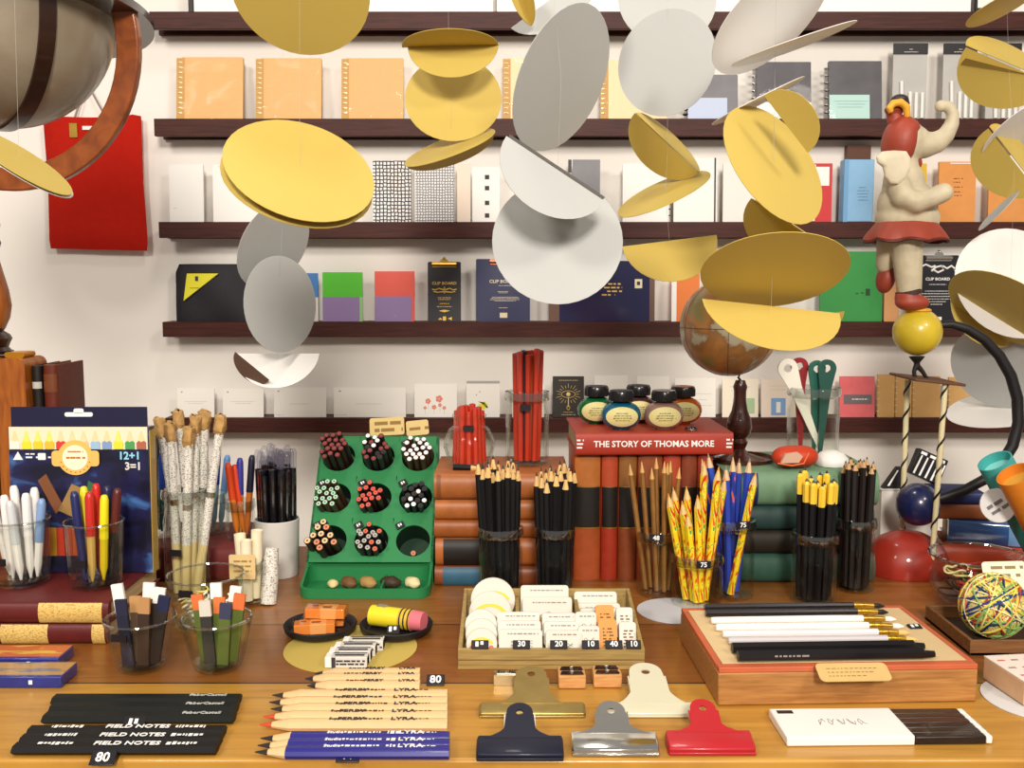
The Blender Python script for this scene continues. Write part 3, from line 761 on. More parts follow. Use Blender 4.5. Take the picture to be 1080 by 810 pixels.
def pencil(k, p0, p1, label, group=None, name='pencil', cat='pencil', roll=0):
    p0, p1 = Vector(p0), Vector(p1)
    Lr, body, parts = pen_meshes(k, (p1 - p0).length)
    o = bpy.data.objects.new(name, body); COL.objects.link(o); tag(o, label, cat, group)
    o.matrix_world = frame(p0, p1 - p0, roll=roll)
    for nm, me in parts:
        c = bpy.data.objects.new(nm, me); COL.objects.link(c); c.parent = o
    return o
def hexgrid(n, d):
    pts = []
    for i in range(-8, 9):
        for j in range(-8, 9):
            pts.append(((i + j * .5) * d, j * d * .866))
    pts.sort(key=lambda p: (round(p[0] ** 2 + p[1] ** 2, 8), math.atan2(p[1], p[0])))
    return pts[:n]
def bundle(c, z0, n, spacing, top, ztop, spread, shift, k, label, group, name='pencil', cat='pencil', jitter=.006, twist=0.0, seed=1, kinds=None, labels=None, skip=()):
    """n pencils in a jar: foot points on a hexagonal grid about c, heads fanned out by `spread`, shifted by `shift`"""
    r = random.Random(seed); ct, st = math.cos(twist), math.sin(twist); out = []
    for i, (x, y) in enumerate(hexgrid(n, spacing)):
        a = Vector((c[0] + x, c[1] + y, z0))
        hx, hy = (x * ct - y * st) * spread, (x * st + y * ct) * spread
        zt = ztop + r.uniform(-jitter, jitter)
        b = Vector((c[0] + hx + shift[0], c[1] + hy + shift[1], zt))
        kk = k
        if kinds: kk = kinds[i % len(kinds)]
        lb = labels[kk] if labels else label
        out.append(pencil(kk, a, b, lb, group, name, cat, roll=r.uniform(0, 1)))
    return out
def glass_vessel(name, label, cat, loc, prof_out, t=.0022, base=.005, m=None, group=None, n=36, part='glass_body'):
    """open glass: outer profile [(r,z)...] from foot to rim; inner wall offset by t"""
    g = thing(name, label, cat, loc, group=group)
    inner = [(max(.0005, r - t), max(z, base)) for r, z in reversed(prof_out) if z >= base * .5]
    top = prof_out[-1]
    prof = [(.0003, 0)] + prof_out + [(top[0] - t * .5, top[1] + t * .45)] + inner + [(.0003, base)]
    MB().lathe(prof, n).obj(part, m or GLASS, g)
    return g
def jar(label, loc, R, H, name='glass_jar', group=None, price=None, pz=.5, pside=-90, m=None):
    neck = R * .9
    prof = [(R * .90, 0), (R, .003), (R, H * .70), (neck, H * .82), (neck, H - .010), (R * .97, H - .008), (R * .99, H - .004), (R * .96, H)]
    g = glass_vessel(name, label, 'jar', loc, prof, group=group, m=m)
    # glossy ring at the rim and a thick foot, the bright lines of the jar
    MB().lathe([(neck + .0002, H - .013), (R + .0012, H - .010), (R + .0016, H - .006), (R + .0006, H + .0006), (R * .9, H + .0012)], 36).obj('rim', glass('#f4f6f4', 1.0, 9), g)
    if price: price_part(g, price, R, H, pz, pside)
    return g
def price_part(g, txt_, R, H, pz=.9, side=-90, w=.017, h=.0085):
    a = math.radians(side)
    M = Matrix.Translation((R * 1.09 * math.cos(a), R * 1.09 * math.sin(a), H * pz)) @ Matrix.Rotation(a + PI / 2, 4, 'Z')
    o = MB().rbox((0, 0, 0), (w, .002, h), .001).obj('price_label', BLACK, g); o.matrix_local = M
    if txt_: text(txt_, h * .95, INKW, o, front(0, -.0012, 0), 'digits', bold=.02)
def price_tag(label, p, txt_, w=.02, h=.011, d=.006, tilt=35, rz=0, group='small black price tags'):
    """little black wedge with white digits lying on the table or on an edge"""
    o = thing('price_tag', label, 'price tag', p, (0, 0, math.radians(rz)), group)
    a = math.radians(tilt); c, s_ = math.cos(a), math.sin(a)
    mb = MB(); poly = [(0, 0), (h * c + .002, 0), (h * c + .002, h * s_), (h * c, h * s_ + .001), (0, .001)]
    # section in local y-z extruded along x
    vs_ = [(sx * w / 2, y, z) for sx in (-1, 1) for y, z in poly]; n = len(poly)
    mb.add(vs_, [tuple(range(n - 1, -1, -1)), tuple(range(n, 2 * n))] + [(i, (i + 1) % n, n + (i + 1) % n, n + i) for i in range(n)])
    mb.obj('tag_block', BLACK, o, .0006)
    M = Matrix.Translation((0, h * c / 2, h * s_ / 2 + .0012)) @ Matrix.Rotation(a, 4, 'X')
    if txt_: text(txt_, h * .95, INKW, o, M, 'digits', bold=.02)
    else: mb = MB(); mb.M = M; mb.box((-.003, 0, 0), (.003, h * .6, .0003)).box((.002, .001, 0), (.003, h * .4, .0003)).obj('digits', INKW, o)
    return o
kind('black', MATTE, .0041, .017)
kind('black2', mat('#1a1210', .55), .0039, .010, tipm=mat('#c9a070', .7))
YB = mat('#e8c23a', .45)
kind('yellowtop', mat('#0e0d0f', .55, spec=.25), .0042, .007, tipm=YB, lead=LEAD, band=(YB, .022, -.0003), lead_len=.5)
kind('goldpen', mat('#8c6230', .38, var=.15, scale=80), .0032, .014, tipm=mat('#d2a55e', .5), lead=mat('#d6b070', .4))
kind('splash', mat('#f0d020', .4, kind='splash', h2='#ffffff', scale=95, stretch=(1, 1, .35)), .0045, .016, tipm=WOODTIP, lead=mat('#d8882a', .5))
kind('bluesplash', mat('#2a3c9c', .4, kind='bluesplash', h2='#ffffff', scale=80, stretch=(1, 1, .35)), .0045, .018, tipm=mat('#d8b48a', .6), lead=mat('#c8a070', .5))
kind('plainblue', mat('#2b45b0', .4), .0047, .018, tipm=mat('#d8b48a', .6), lead=mat('#8a7a6a', .5))
RDP = mat('#c8381f', .35, coat=.3)
kind('red', RDP, .0042, blunt=1, tipm=mat('#c83a28', .5), lead=mat('#a02018', .5))
kind('brownred', mat('#a85a36', .4), .0042, blunt=1, tipm=mat('#b8402c', .5), lead=mat('#8a4030', .5))
kind('navy', mat('#171a2c', .4), .0042, blunt=1, tipm=mat('#2c3046', .5), lead=LEAD)

# ---- book stacks behind the jars
def leather(c): return mat(c, .42, var=.14, scale=70, bump=.1)
PAGES = mat('#d8c298', .8, kind='wood', h2='#a88a5a', scale=3, stretch=(1, 1, 220))
def book(label, x0, x1, Y0, depth, z0, z1, cover, group=None, rz=0, bands=(), rounded=.35, name='book'):
    """book lying flat, spine towards the viewer; x0..x1 metres, spine at Y0"""
    w = x1 - x0; h = z1 - z0
    b = thing(name, label, 'book', ((x0 + x1) / 2, Y0, TZ + z0), (0, 0, rz), group)
    c = cover if not isinstance(cover, str) else leather(cover); ct_ = .0022
    n = 8; sec = []
    for k in range(n + 1):          # rounded spine
        a = -PI / 2 + PI * k / n
        sec.append((h * rounded * .5 * (1 - math.cos(a)), h / 2 + h / 2 * math.sin(a)))
    poly = sec + [(depth, h), (depth, h - ct_), (h * rounded * .5 + .004, h - ct_), (h * rounded * .5 + .004, ct_), (depth, ct_), (depth, 0)]
    vs_ = [(sx * w / 2, y, z) for sx in (-1, 1) for y, z in poly]; m = len(poly)
    mb = MB(); mb.add(vs_, [(i, (i + 1) % m, m + (i + 1) % m, m + i) for i in range(m)], 0, True)
    for o_, flip in ((0, False), (m, True)):       # end caps of the covers, three quads strips
        caps = [tuple(range(n + 1)), (n, n + 1, n + 2, n + 3), (0, n + 4, n + 5, n + 6), (0, n, n + 3, n + 4)]
        mb.add(vs_, [tuple(o_ + i for i in (q if flip else q[::-1])) for q in caps])
    mb.obj('cover', c, b)
    MB().box((0, (h * rounded * .5 + .0045 + depth - .004) / 2, h / 2), (w - .006, depth - .008 - h * rounded * .5, h - 2 * ct_ - .0004)).obj('pages', PAGES, b)
    for u0, u1, mt in bands:
        mb = MB(); yy = [(-.0006 + s_[0], s_[1]) for s_ in sec[1:-1]]; N = len(yy)
        vs_ = [((u - .5) * w, y - .0002, z) for u in (u0, u1) for y, z in yy]
        mb.add(vs_, [(i + 1, i, N + i, N + i + 1) for i in range(N - 1)], 0, True); mb.obj('spine_label', mt, b)
    return b
def standing(label, x0, x1, Y0, depth, h, cover, bands=(), group=None):
    """book standing upright, spine to the viewer"""
    w = x1 - x0
    b = thing('book', label, 'book', ((x0 + x1) / 2, Y0, TZ), group=group)
    n = 8; sec = [(w / 2 * math.sin(-PI / 2 + PI * k / n), .006 * (1 - math.cos(-PI / 2 + PI * k / n))) for k in range(n + 1)]
    poly = sec + [(w / 2, depth), (w / 2 - .002, depth), (w / 2 - .002, .009), (-w / 2 + .002, .009), (-w / 2 + .002, depth), (-w / 2, depth)]
    m = len(poly); vs_ = [(x, y, z) for z in (0, h) for x, y in poly]
    mb = MB(); mb.add(vs_, [(i, (i + 1) % m, m + (i + 1) % m, m + i) for i in range(m)], 0, True)
    for o_, fl in ((0, True), (m, False)):
        for q in (tuple(range(n + 1)) , (n, n + 1, n + 2, n + 3), (0, n + 4, n + 5, n + 6), (0, n, n + 3, n + 4)): mb.add(vs_, [tuple(o_ + i for i in (q[::-1] if fl else q))])
    mb.obj('cover', leather(cover), b)
    MB().box((0, (.0095 + depth - .004) / 2, h / 2), (w - .0044, depth - .0135, h - .006)).obj('pages', PAGES, b)
    for z0, z1, mt, nm in bands:
        mb = MB(); s2 = sec[1:-1]; N = len(s2)
        vs_ = [(x, y - .0007, z) for z in (z0 * h, z1 * h) for x, y in s2]
        mb.add(vs_, [(i, i + 1, N + i + 1, N + i) for i in range(N - 1)], 0, True); mb.obj(nm, mt, b)
    return b
def zat(py, Y): return P(540, py, Y).z - TZ
def xat(px, py, Y): return P(px, py, Y).x
BY = 1.2434
LBL = mat('#1a1512', .5, var=.2, scale=200); GL = mat('#d9b768', .5, kind='speck', h2='#b08c4a', scale=420, stretch=(1, 1, 2.2))
bl = [('#9c5a2c', 500, 528, 'topmost brown leather book of the stack under the round jar'), ('#a8622f', 528, 549, 'second brown leather book from the top of the stack under the round jar'), ('#9a5526', 549, 568, 'third brown leather book of the stack under the round jar'), ('#b06430', 568, 598, 'brown leather book with black spine label in the stack under the round jar'), ('#8a4a26', 598, 619, 'bottom leather book with a blue spine label under the round jar')]
z1 = 0
hs = [zat(a, BY) for _, a, b, _ in bl] + [0]
for i in range(4, -1, -1):
    c, a, b, lab = bl[i]
    bands = {3: [(.06, .34, LBL)], 4: [(.06, .34, mat('#33627c', .5, var=.1, scale=90))], 0: [(.02, .05, mat('#7a431d', .5))]}.get(i, [])
    bands = bands + [(.40, .41, GOLDP)] if i == 3 else bands
    book(lab, xat(458, 560, BY) + .001 * (i % 2), xat(600, 560, BY), BY, .13, hs[i + 1] if i < 4 else 0, hs[i] - .0004, c, 'brown leather books in the low stack', 0, bands, .5)
zst = hs[0]
SY = 1.2717
edges = [605, 634, 652, 672, 699, 718, 735, 752]
cols = ['#a34c24', '#a8351f', '#84401f', '#8f3a20', '#a33722', '#7c3420', '#8a2f1f']
nm = ['first upright book from the left under the red story book, orange brown spine', 'second upright book from the left under the red story book, red spine', 'third upright book from the left under the red story book, brown spine', 'wide fourth upright book from the left behind the brown paint sticks', 'fifth upright book from the left, red, behind the brown sticks', 'sixth upright book from the left behind the blue pencils', 'rightmost upright book under the red story book']
HB = zat(478, SY)
for i in range(7):
    a, b = xat(edges[i], 540, SY), xat(edges[i + 1], 540, SY)
    tan_ = leather(['#b0692f', '#b0482a', '#8a5a2c', '#8c4a28', '#a8432a', '#7c3a22', '#8f3322'][i])
    standing(nm[i], a + .0002, b - .0002, SY, .125, HB - .0005, cols[i], [(.74, .97, tan_, 'upper_label'), (.42, .735, LBL, 'black_label'), (.735, .742, GOLDP, 'gilt_line'), (.41, .418, GOLDP, 'gilt_line')], 'upright leather books')
TY = SY - .012
zt0, zt1 = HB, zat(457, TY)
RB = mat('#a63422', .5, var=.05, scale=70, bump=.05)
rbk = book('large red book lying flat, THE STORY OF THOMAS MORE on its spine', xat(607, 470, TY), xat(774, 470, TY), TY, .148, zt0, zt1, RB, None, math.radians(1.5), (), .18)
hh = zt1 - zt0
text('THE STORY OF THOMAS MORE', .0112, INKW, rbk, front(-.001, -.0008, hh * .5), bold=.022, sx=.98)
for sx in (-1, 1):
    mb = MB()
    for k in range(3): scribble(mb, sx * .096 - .004, sx * .096 + .004, hh * (.35 + .17 * k), -.0008, .0022, 0, k + 5)
    mb.obj('small_print', INKW, rbk)
# ink bottles standing on the red book
def ink(label, px, py_, Yv, col, s=1.0):
    p = Vector((xat(px, 440, Yv), Yv, TZ + zt1 + .0006))
    g = thing('ink_bottle', label, 'ink bottle', p, group='round ink bottles on the red book')
    R, H = .0262 * s, .0365 * s
    mI = mat(col, .08, coat=.6, spec=.6)
    mb = MB(); n = 28; prof = []
    for k in range(13):
        a = -PI / 2 + PI * k / 12 * .93
        prof.append((max(.010, R * math.cos(a) ** .75 if math.cos(a) > 0 else .01), H / 2 + H / 2 * math.sin(a)))
    prof[0] = (.012 * s, 0)
    prof = [(.0005, 0)] + prof + [(.0125 * s, H), (.0125 * s, H + .003)]
    mb.M = Matrix.Scale(.62, 4, (0, 1, 0)); mb.lathe(prof, n).obj('glass_body', mI, g)
    mb = MB(); mb.lathe([(.0005, H + .001), (.0155 * s, H + .001), (.0160 * s, H + .002), (.0160 * s, H + .0125), (.0148 * s, H + .0145), (.0005, H + .0145)], 28)
    for k in range(28):
        a = 2 * PI * k / 28; mb.box((.0161 * s * math.cos(a), .0161 * s * math.sin(a), H + .0065), (.0008, .0008, .010))
    mb.obj('cap', mat('#151316', .3, coat=.3), g)
    mb = MB(); vs_ = []; fs = []; A = 24; Q = 6      # oval paper label moulded onto the front
    for q in range(Q + 1):
        for k in range(A):
            a = 2 * PI * k / A; x = R * .80 * q / Q * math.cos(a); z = H * .36 * q / Q * math.sin(a)
            cc = 2 * abs(z) / H; rr = R * (max(0, 1 - cc * cc) ** .375)
            y = -.62 * math.sqrt(max(0, rr * rr - x * x)) - .0007
            vs_.append((x, y, H * .48 + z))
    for q in range(Q):
        for k in range(A): fs.append((q * A + k, q * A + (k + 1) % A, (q + 1) * A + (k + 1) % A, (q + 1) * A + k))
    lb = MB().add(vs_, fs, 0, True).obj('paper_label', mat('#d9cf8e', .6), g)
    mb = MB(); yf = -.62 * R - .0012
    for k, ww in ((0, .3), (1, .42), (2, .46), (3, .34)): scribble(mb, -R * ww, R * ww, H * (.62 - .085 * k), yf + .0003 * abs(k - 1.5), .0011, 0, k + px)
    mb.obj('label_print', mat('#8a8450', .7), lb)
    return g
ink('green ink bottle at the left end of the red book', 629, 447, 1.3473, '#0f5a30')
ink('blue ink bottle at the front left of the red book', 655, 453, 1.2939, '#0c5570')
ink('dark brown ink bottle behind the middle of the group', 673, 447, 1.3574, '#4a2c2a')
ink('pale mauve ink bottle at the front, second from the right', 700, 453, 1.2939, '#8a6a60')
ink('amber orange ink bottle at the right end of the group', 720, 447, 1.3443, '#b5561a')
g = thing('glass_bead', 'small dark domed bead on the red book beside the ink bottles', 'bead', (xat(729, 452, 1.2868), 1.2868, TZ + zt1 + .0004)); MB().ball((0, 0, .0022), (.0085, .006, .003)).obj('dome', mat('#2a1c1c', .1, coat=1), g); MB().lathe([(.006, .0005), (.0088, .0005), (.0088, .0016), (.006, .0016)], 20).obj('ring', CHROME, g)

# green cloth books stacked flat at right of centre
GY = 1.2535
gb = [('#68896a', 498, 535, 'topmost pale green book with navy spine label, under the globe stand', [(.115, .215, mat('#1c2450', .5))]), ('#27423f', 535, 560, 'dark teal book second from the top of the green stack', []), ('#28221a', 560, 583, 'blackish brown book third in the green stack', []), ('#31594a', 585, 618, 'bottom mid green book of the green stack', [])]
hs = [zat(a, GY) for _, a, b, _, _ in gb] + [0]
xr = [926, 922, 915, 925]
for i in range(3, -1, -1):
    c, a, b, lab, bands = gb[i]
    book(lab, xat(764, 560, GY), xat(xr[i], 560, GY), GY, .155, hs[i + 1], hs[i] - .0004, mat(c, .6, var=.12, scale=60, bump=.08), 'green books stacked flat', 0, bands, .55)
zg = hs[0]
# ---- jars of pencils
def jar_at(label, px, Y, rpx, rim_py, price=None, pz=.9, pside=-90, group='glass jars holding pencils', z0=0, name='glass_jar'):
    x = xat(px, 620, Y); R = rpx * Y / F; H = zat(rim_py, Y) - z0
    return jar(label, (x, Y, TZ + z0 + .0003), R, H, name, group, price, pz, pside), (x, Y), R, H
def ztop(py, Y): return P(540, py, Y).z
g, c, R, H = jar_at('glass jar of black pencils, left of the two middle ones', 528, 1.1688, 23.5, 556)
bundle(c, TZ + .0065, 19, .0085, None, ztop(490, 1.1688), 1.42, (-.003, 0), 'black', 'sharpened black pencil in the left of the two middle glass jars', 'black pencils in the left middle jar', jitter=.009, seed=3)
g, c, R, H = jar_at('glass jar of black pencils, right of the two middle ones, before the upright books', 585, 1.1758, 21, 556)
bundle(c, TZ + .0065, 19, .0082, None, ztop(494, 1.1758), 1.40, (.0005, 0), 'black', 'sharpened black pencil in the right of the two middle glass jars', 'black pencils in the right middle jar', jitter=.007, seed=5)
pd = T(711, 641)
dk = tag(MB().lathe([(.0003, 0), (.046, 0), (.046, .0008), (.0003, .0008)], 44).obj('paper_disc', mat('#c9cbd0', .6)), 'pale grey paper disc on the table between the eraser tray and the brush box', 'disc'); dk.location = (pd.x, pd.y - .012, TZ + .0003)
def sticks(Y, rows, k, label, group, name='pencil', cat='pencil', lift=.0065):
    for (xb, xt, yt, dy) in rows:
        zt = ztop(yt, Y); a = Vector((xat(xb, 622, Y), Y + dy, TZ + lift)); b = Vector((xat(xt, yt, Y), Y + dy * 1.5, zt))
        pencil(k if isinstance(k, str) else k[0], a, b, label, group, name, cat)
g, c, R, H = jar_at('slim glass jar of brown and gold paint sticks', 692, 1.2142, 20.5, 560, '48', .97, -100)
sticks(1.2142, [(681, 664, 488, 0), (687, 678, 487, .008), (692, 686, 490, -.007), (696, 694, 484, .010), (697, 704, 488, -.001), (701, 709, 488, .008), (704, 716, 491, -.004)], 'goldpen', 'slender brown stick with gilded tip in the slim jar', 'brown sticks in the slim jar')
pencil('goldpen', (xat(699, 622, 1.2142), 1.2031, TZ + .0065), (xat(699, 486, 1.2142), 1.2011, ztop(486, 1.2142)), 'bright gold stick standing upright at the front of the slim jar')
g, c, R, H = jar_at('glass jar of yellow and red marbled pencils', 735, 1.1758, 27, 584, '75', .93, -88)
rows = [(724, 705, 522, 0), (728, 712, 518, .009), (731, 718, 527, -.006), (734, 726, 514, .010), (738, 733, 520, -.011), (740, 744, 489, .004), (743, 757, 492, -.004), (733, 722, 538, -.013), (745, 768, 505, .010)]
sticks(1.1758, rows, 'splash', 'yellow and red marbled pencil in the front middle jar', 'yellow marbled pencils')
g, c, R, H = jar_at('glass jar of blue pencils right of the yellow marbled ones', 772, 1.2061, 23, 548, '75', 1.0, -80)
rows = [(765, 741, 484, .004), (768, 750, 482, .012), (768, 764, 488, -.006), (772, 774, 482, .003), (775, 783, 486, .011), (776, 791, 482, 0)]
for i, rw in enumerate(rows): sticks(1.2061, [rw], 'plainblue' if i % 3 else 'bluesplash', 'plain blue pencil in the jar right of the yellow ones' if i % 3 else 'blue marbled pencil in the jar right of the yellow ones', 'plain blue pencils' if i % 3 else 'blue marbled pencils')
sticks(1.2061, [(768, 793, 496, -.013)], 'splash', 'single yellow marbled pencil leaning at the front of the blue pencil jar', None)
g, c, R, H = jar_at('glass jar of black pencils with yellow dipped tops', 858, 1.1859, 24, 562)
bundle(c, TZ + .0065, 19, .0088, None, ztop(502, 1.1859), 1.22, (.001, 0), 'yellowtop', 'black pencil with yellow dipped top in the right hand front jar', 'yellow topped black pencils', jitter=.008, seed=8)
g, c, R, H = jar_at('glass jar of dark pencils behind the yellow topped ones', 900, 1.2333, 21, 547)
bundle(c, TZ + .0065, 17, .0084, None, ztop(486, 1.2333), 1.22, (.001, 0), 'black2', 'dark brown pencil in the jar behind the yellow topped pencils', 'dark pencils at right', jitter=.008, seed=9)
for i, (px, py) in enumerate(((886, 486), (897, 482), (910, 486))): pass
# round fishbowl jar of red pencils on the brown stack
Yb = 1.2969; zb = zst + .0004
xb = xat(495, 470, Yb); Rb = 27.5 * Yb / F; Hb = zat(437, Yb) - zb
prof = [(Rb * .55, 0), (Rb * .8, Hb * .08), (Rb, Hb * .38), (Rb * .97, Hb * .52), (Rb * .78, Hb * .72), (Rb * .58, Hb * .80), (Rb * .58, Hb * .92), (Rb * .66, Hb * .94), (Rb * .66, Hb)]
g = glass_vessel('round_jar', 'round fishbowl glass jar of short red pencils on the brown books', 'jar', (xb, Yb, TZ + zb), prof, .0022, .004)
price_part(g, None, Rb * .60, Hb, .78, -90, .014, .007)
rr = random.Random(4)
for i, (x, y) in enumerate(hexgrid(19, .0092)):
    pencil('red', (xb + x, Yb + y, TZ + zb + .0055), (xb + x * .86, Yb + y * .86, ztop(429 + rr.uniform(-1.5, 5), Yb)), 'short red pencil in the round fishbowl jar', 'red pencils in the round jar') 
Yt = 1.3171; xt = xat(556, 450, Yt); Rt = 23 * Yt / F; Ht = zat(413, Yt) - zb
g = jar('tall glass jar of long red pencils behind the black pencils', (xt, Yt, TZ + zb), Rt, Ht, 'glass_jar', 'glass jars holding pencils'); price_part(g, None, Rt, Ht, .82, -95, .014, .008)
bundle((xt, Yt), TZ + zb + .0065, 17, .0092, None, ztop(371, Yt), 1.22, (.001, 0), 'red', '', 'pencils in the tall jar', jitter=.003, seed=12, kinds=['red', 'navy', 'brownred', 'red', 'red', 'navy', 'red', 'red', 'red', 'red'], labels={'red': 'long red pencil in the tall jar', 'brownred': 'reddish brown pencil among the red ones in the tall jar', 'navy': 'dark navy pencil among the red ones in the tall jar'})
o = pencil('black', P(478, 504, 1.2717) , P(512, 506, 1.2717), 'black pencil end lying on the brown books before the round jar')
o.location.z = TZ + zst + .0040
# ------------------------------------------------------------------ front of the table
def tl(px, py, z=0): return T(px, py, z)
# bulldog clips: jaw bar, upright handle with hole, back handle, coil
def bulldog(label, x0, x1, ybot, m, tabw, tabtop, rise=20, jawd=.026, jawh=.012, shoulder=.35, inner=None, group='bulldog clips lying on the table'):
    yb = T(540, ybot).y; W = (x1 - x0) * K(ybot, yb); cx = xat((x0 + x1) / 2, ybot, yb)
    g = thing('bulldog_clip', label, 'clip', (cx, yb, TZ + .0004), group=group)
    # jaw: two pressed lips, rounded ridge, ends slightly tapered
    sec = [(0, 0), (-.0006, jawh * .45), (.0016, jawh * .60), (jawd * .5, jawh * .82), (jawd * .8, jawh), (jawd, jawh * .6), (jawd * .85, 0)]
    mb = MB(); vs_ = []; n = len(sec); xs = [(-.5, .72), (-.485, .95), (-.47, 1), (.47, 1), (.485, .95), (.5, .72)]
    for u, sc_ in xs:
        for y, z in sec: vs_.append((u * W, jawd * .4 + (y - jawd * .4) * sc_, z * sc_))
    fs = [(i * n + k, i * n + (k + 1) % n, (i + 1) * n + (k + 1) % n, (i + 1) * n + k) for i in range(len(xs) - 1) for k in range(n)]
    mb.add(vs_, [q[::-1] for q in fs] + [tuple(range(n)), tuple(range(6 * n - 1, 5 * n - 1, -1))], 0)
    mb.box((0, -.0006, jawh * .12), (W * .985, .0016, jawh * .2))
    mb.obj('jaw', m, g, .0006)
    # handle plate: flares into the jaw, round top with a hole
    a = math.radians(rise); tw = tabw * K(ybot, yb)
    z0 = jawh * .9; y0 = jawd * .7; lo, hi = .01, .12
    for _ in range(30):
        Lh = (lo + hi) / 2
        if proj(Vector((cx, yb + y0 + Lh * math.cos(a), TZ + z0 + Lh * math.sin(a)))).y > tabtop: lo = Lh
        else: hi = Lh
    rt = tw / 2 * .92; out = []
    for k in range(13):
        q = PI * k / 12; out.append((rt * math.cos(q), Lh - rt + rt * math.sin(q)))
    zl = Lh * .36
    out += [(-tw * .5, zl + (Lh - rt - zl) * .5), (-tw * .52, zl), (0, zl), (tw * .52, zl), (tw * .5, zl + (Lh - rt - zl) * .5)]
    flare = [(tw * .52, zl), (tw * .54, zl * .72), (tw * .60 + W * shoulder * .08, zl * .45), (tw * .6 + W * shoulder * .32, zl * .2), (tw * .6 + W * shoulder * .62, 0)]
    def handle_mesh(mb, M, sc_=1.0):
        mb.plate_hole([(x * sc_, y * sc_) for x, y in out], (0, (Lh - rt) * sc_), rt * .27, .0013, 0, M)
        for (xa, ya), (xb_, yb2) in zip(flare[:-1], flare[1:]): mb.slab([(-xb_ * sc_, yb2 * sc_), (xb_ * sc_, yb2 * sc_), (xa * sc_, ya * sc_), (-xa * sc_, ya * sc_)], .0013, 0, M)
    M = Matrix.Translation((0, y0, z0)) @ Matrix.Rotation(a, 4, 'X')
    mb = MB(); handle_mesh(mb, M); mb.obj('handle', m, g)
    # turned-down side flanges and the lower handle
    mb = MB(); mb.M = M
    for sx in (-1, 1): mb.box((sx * tw * .515, Lh * .42, -.0028), (.0012, Lh * .5, .006))
    mb.obj('flange', inner or m, g)
    M2 = Matrix.Translation((0, y0 + .002, .0016)) @ Matrix.Rotation(math.radians(2), 4, 'X')
    mb = MB(); handle_mesh(mb, M2, .93); mb.obj('lower_handle', m, g)
    mb = MB()
    for i in range(5): mb.tube([((-.5 + i / 4) * tw * .7 + .0008 * math.cos(q * PI / 4), y0 + Lh * .28 + .0035 * math.cos(q * PI / 4), z0 * .75 + .0035 * math.sin(q * PI / 4)) for q in range(9)], .0007, 5, cap=False)
    mb.obj('spring', CHROME, g)
    return g
NAVYM = mat('#0f1228', .45, coat=.1); REDM = mat('#b01e28', .38, coat=.25); CRM = mat('#cdc9ae', .35, coat=.4)
OLDBR = mat('#a8935a', .38, .9, var=.12, scale=60); WFL = mat('#e6e2da', .3, .6)
bulldog('brass coloured bulldog clip lying behind the navy one', 505, 618, 757, OLDBR, 37, 703, rise=10, jawd=.018, jawh=.008, shoulder=.15)
bulldog('cream white bulldog clip lying behind the chrome one', 640, 741, 757, CRM, 40, 700, rise=10, jawd=.018, jawh=.008, shoulder=.2)
bulldog('navy blue bulldog clip at the front of the table', 502, 595, 803, NAVYM, 32, 742, inner=WFL)
bulldog('chrome bulldog clip at the front between navy and red ones', 603, 696, 798, CHROME, 34, 740)
bulldog('red bulldog clip at the front of the table', 705, 798, 797, REDM, 31, 738)

# thick natural wood pencils, blue pencils and black pencils lying in rows
NW = mat('#dfb987', .6, var=.08, scale=30, stretch=(60, 60, 4)); BLUEL = mat('#22207c', .35, coat=.3)
def lay_kind(name, body, w, h, tip, lead, n=6, tipm=None):
    kind(name, body, w / 2, tip, tipm or NW, lead, n, h / 2, lead_len=.42)
lay_kind('thick_graphite', NW, .0150, .0105, .026, LEAD, 10)
lay_kind('short_graphite', NW, .0150, .0105, .020, LEAD, 10)
lay_kind('thick_red', NW, .0150, .0105, .026, mat('#c8482c', .5), 10)
lay_kind('thick_blue', BLUEL, .0150, .0105, .026, LEAD, 10)
def lying(k, xl, xr, py, h, label, group, marks=None, ink=None, name='pencil'):
    """pencil lying on the table with its point to the left"""
    y = T(540, py, h / 2).y
    a = Vector((xat(xr, py, y), y, TZ + h / 2 + .0003)); b = Vector((xat(xl, py, y), y, TZ + h / 2 + .0003))
    o = pencil(k, a, b, label, group, name)
    Lp = (b - a).length
    if marks:
        # pencil axes: local z runs towards the point (left), local y up
        for t_, u, size, sx, kind_ in marks:
            zc = u * Lp
            B = Matrix(((0, 0, -1, 0), (0, 1, 0, 0), (1, 0, 0, 0), (0, 0, 0, 1)))    # text x -> -z
            M = Matrix.Translation((0, h / 2 + .0003, zc)) @ Matrix(((0, 1, 0, 0), (0, 0, 1, 0), (-1, 0, 0, 0), (0, 0, 0, 1))) @ Matrix.Identity(4)
            # columns: text x -> -z(pencil), text y -> away from viewer (pencil -x or x), text normal -> +y
            M = Matrix.Translation((0, h / 2 + .0003, zc)) @ Matrix(((0, SGN, 0, 0), (0, 0, 1, 0), (-1, 0, 0, 0), (0, 0, 0, 1)))
            if kind_ == 't': text(t_, size, ink, o, M, 'print', sx=sx, bold=.02)
            else:
                mb = MB(); mb.M = M; rr = random.Random(int(u * 100) + py); x = -t_ / 2
                while x < t_ / 2:
                    wv = rr.uniform(.001, .004); mb.box((x + wv / 2, rr.uniform(-.0004, .0004), 0), (wv, size * rr.uniform(.5, 1), .0003)); x += wv + .0012
                mb.obj('print', ink, o)
    return o
SGN = -1
FM = [('Super', .60, .0052, 1.0, 't'), ('FERBY', .52, .0075, 1.15, 't'), (.020, .42, .003, 1, 's'), ('LYRA', .24, .0078, 1.15, 't'), (.012, .14, .0012, 1, 's')]
FS = [(.018, .58, .003, 1, 's'), ('FERBY', .42, .0068, 1.0, 't'), ('LYRA', .12, .0068, 1.0, 't')]
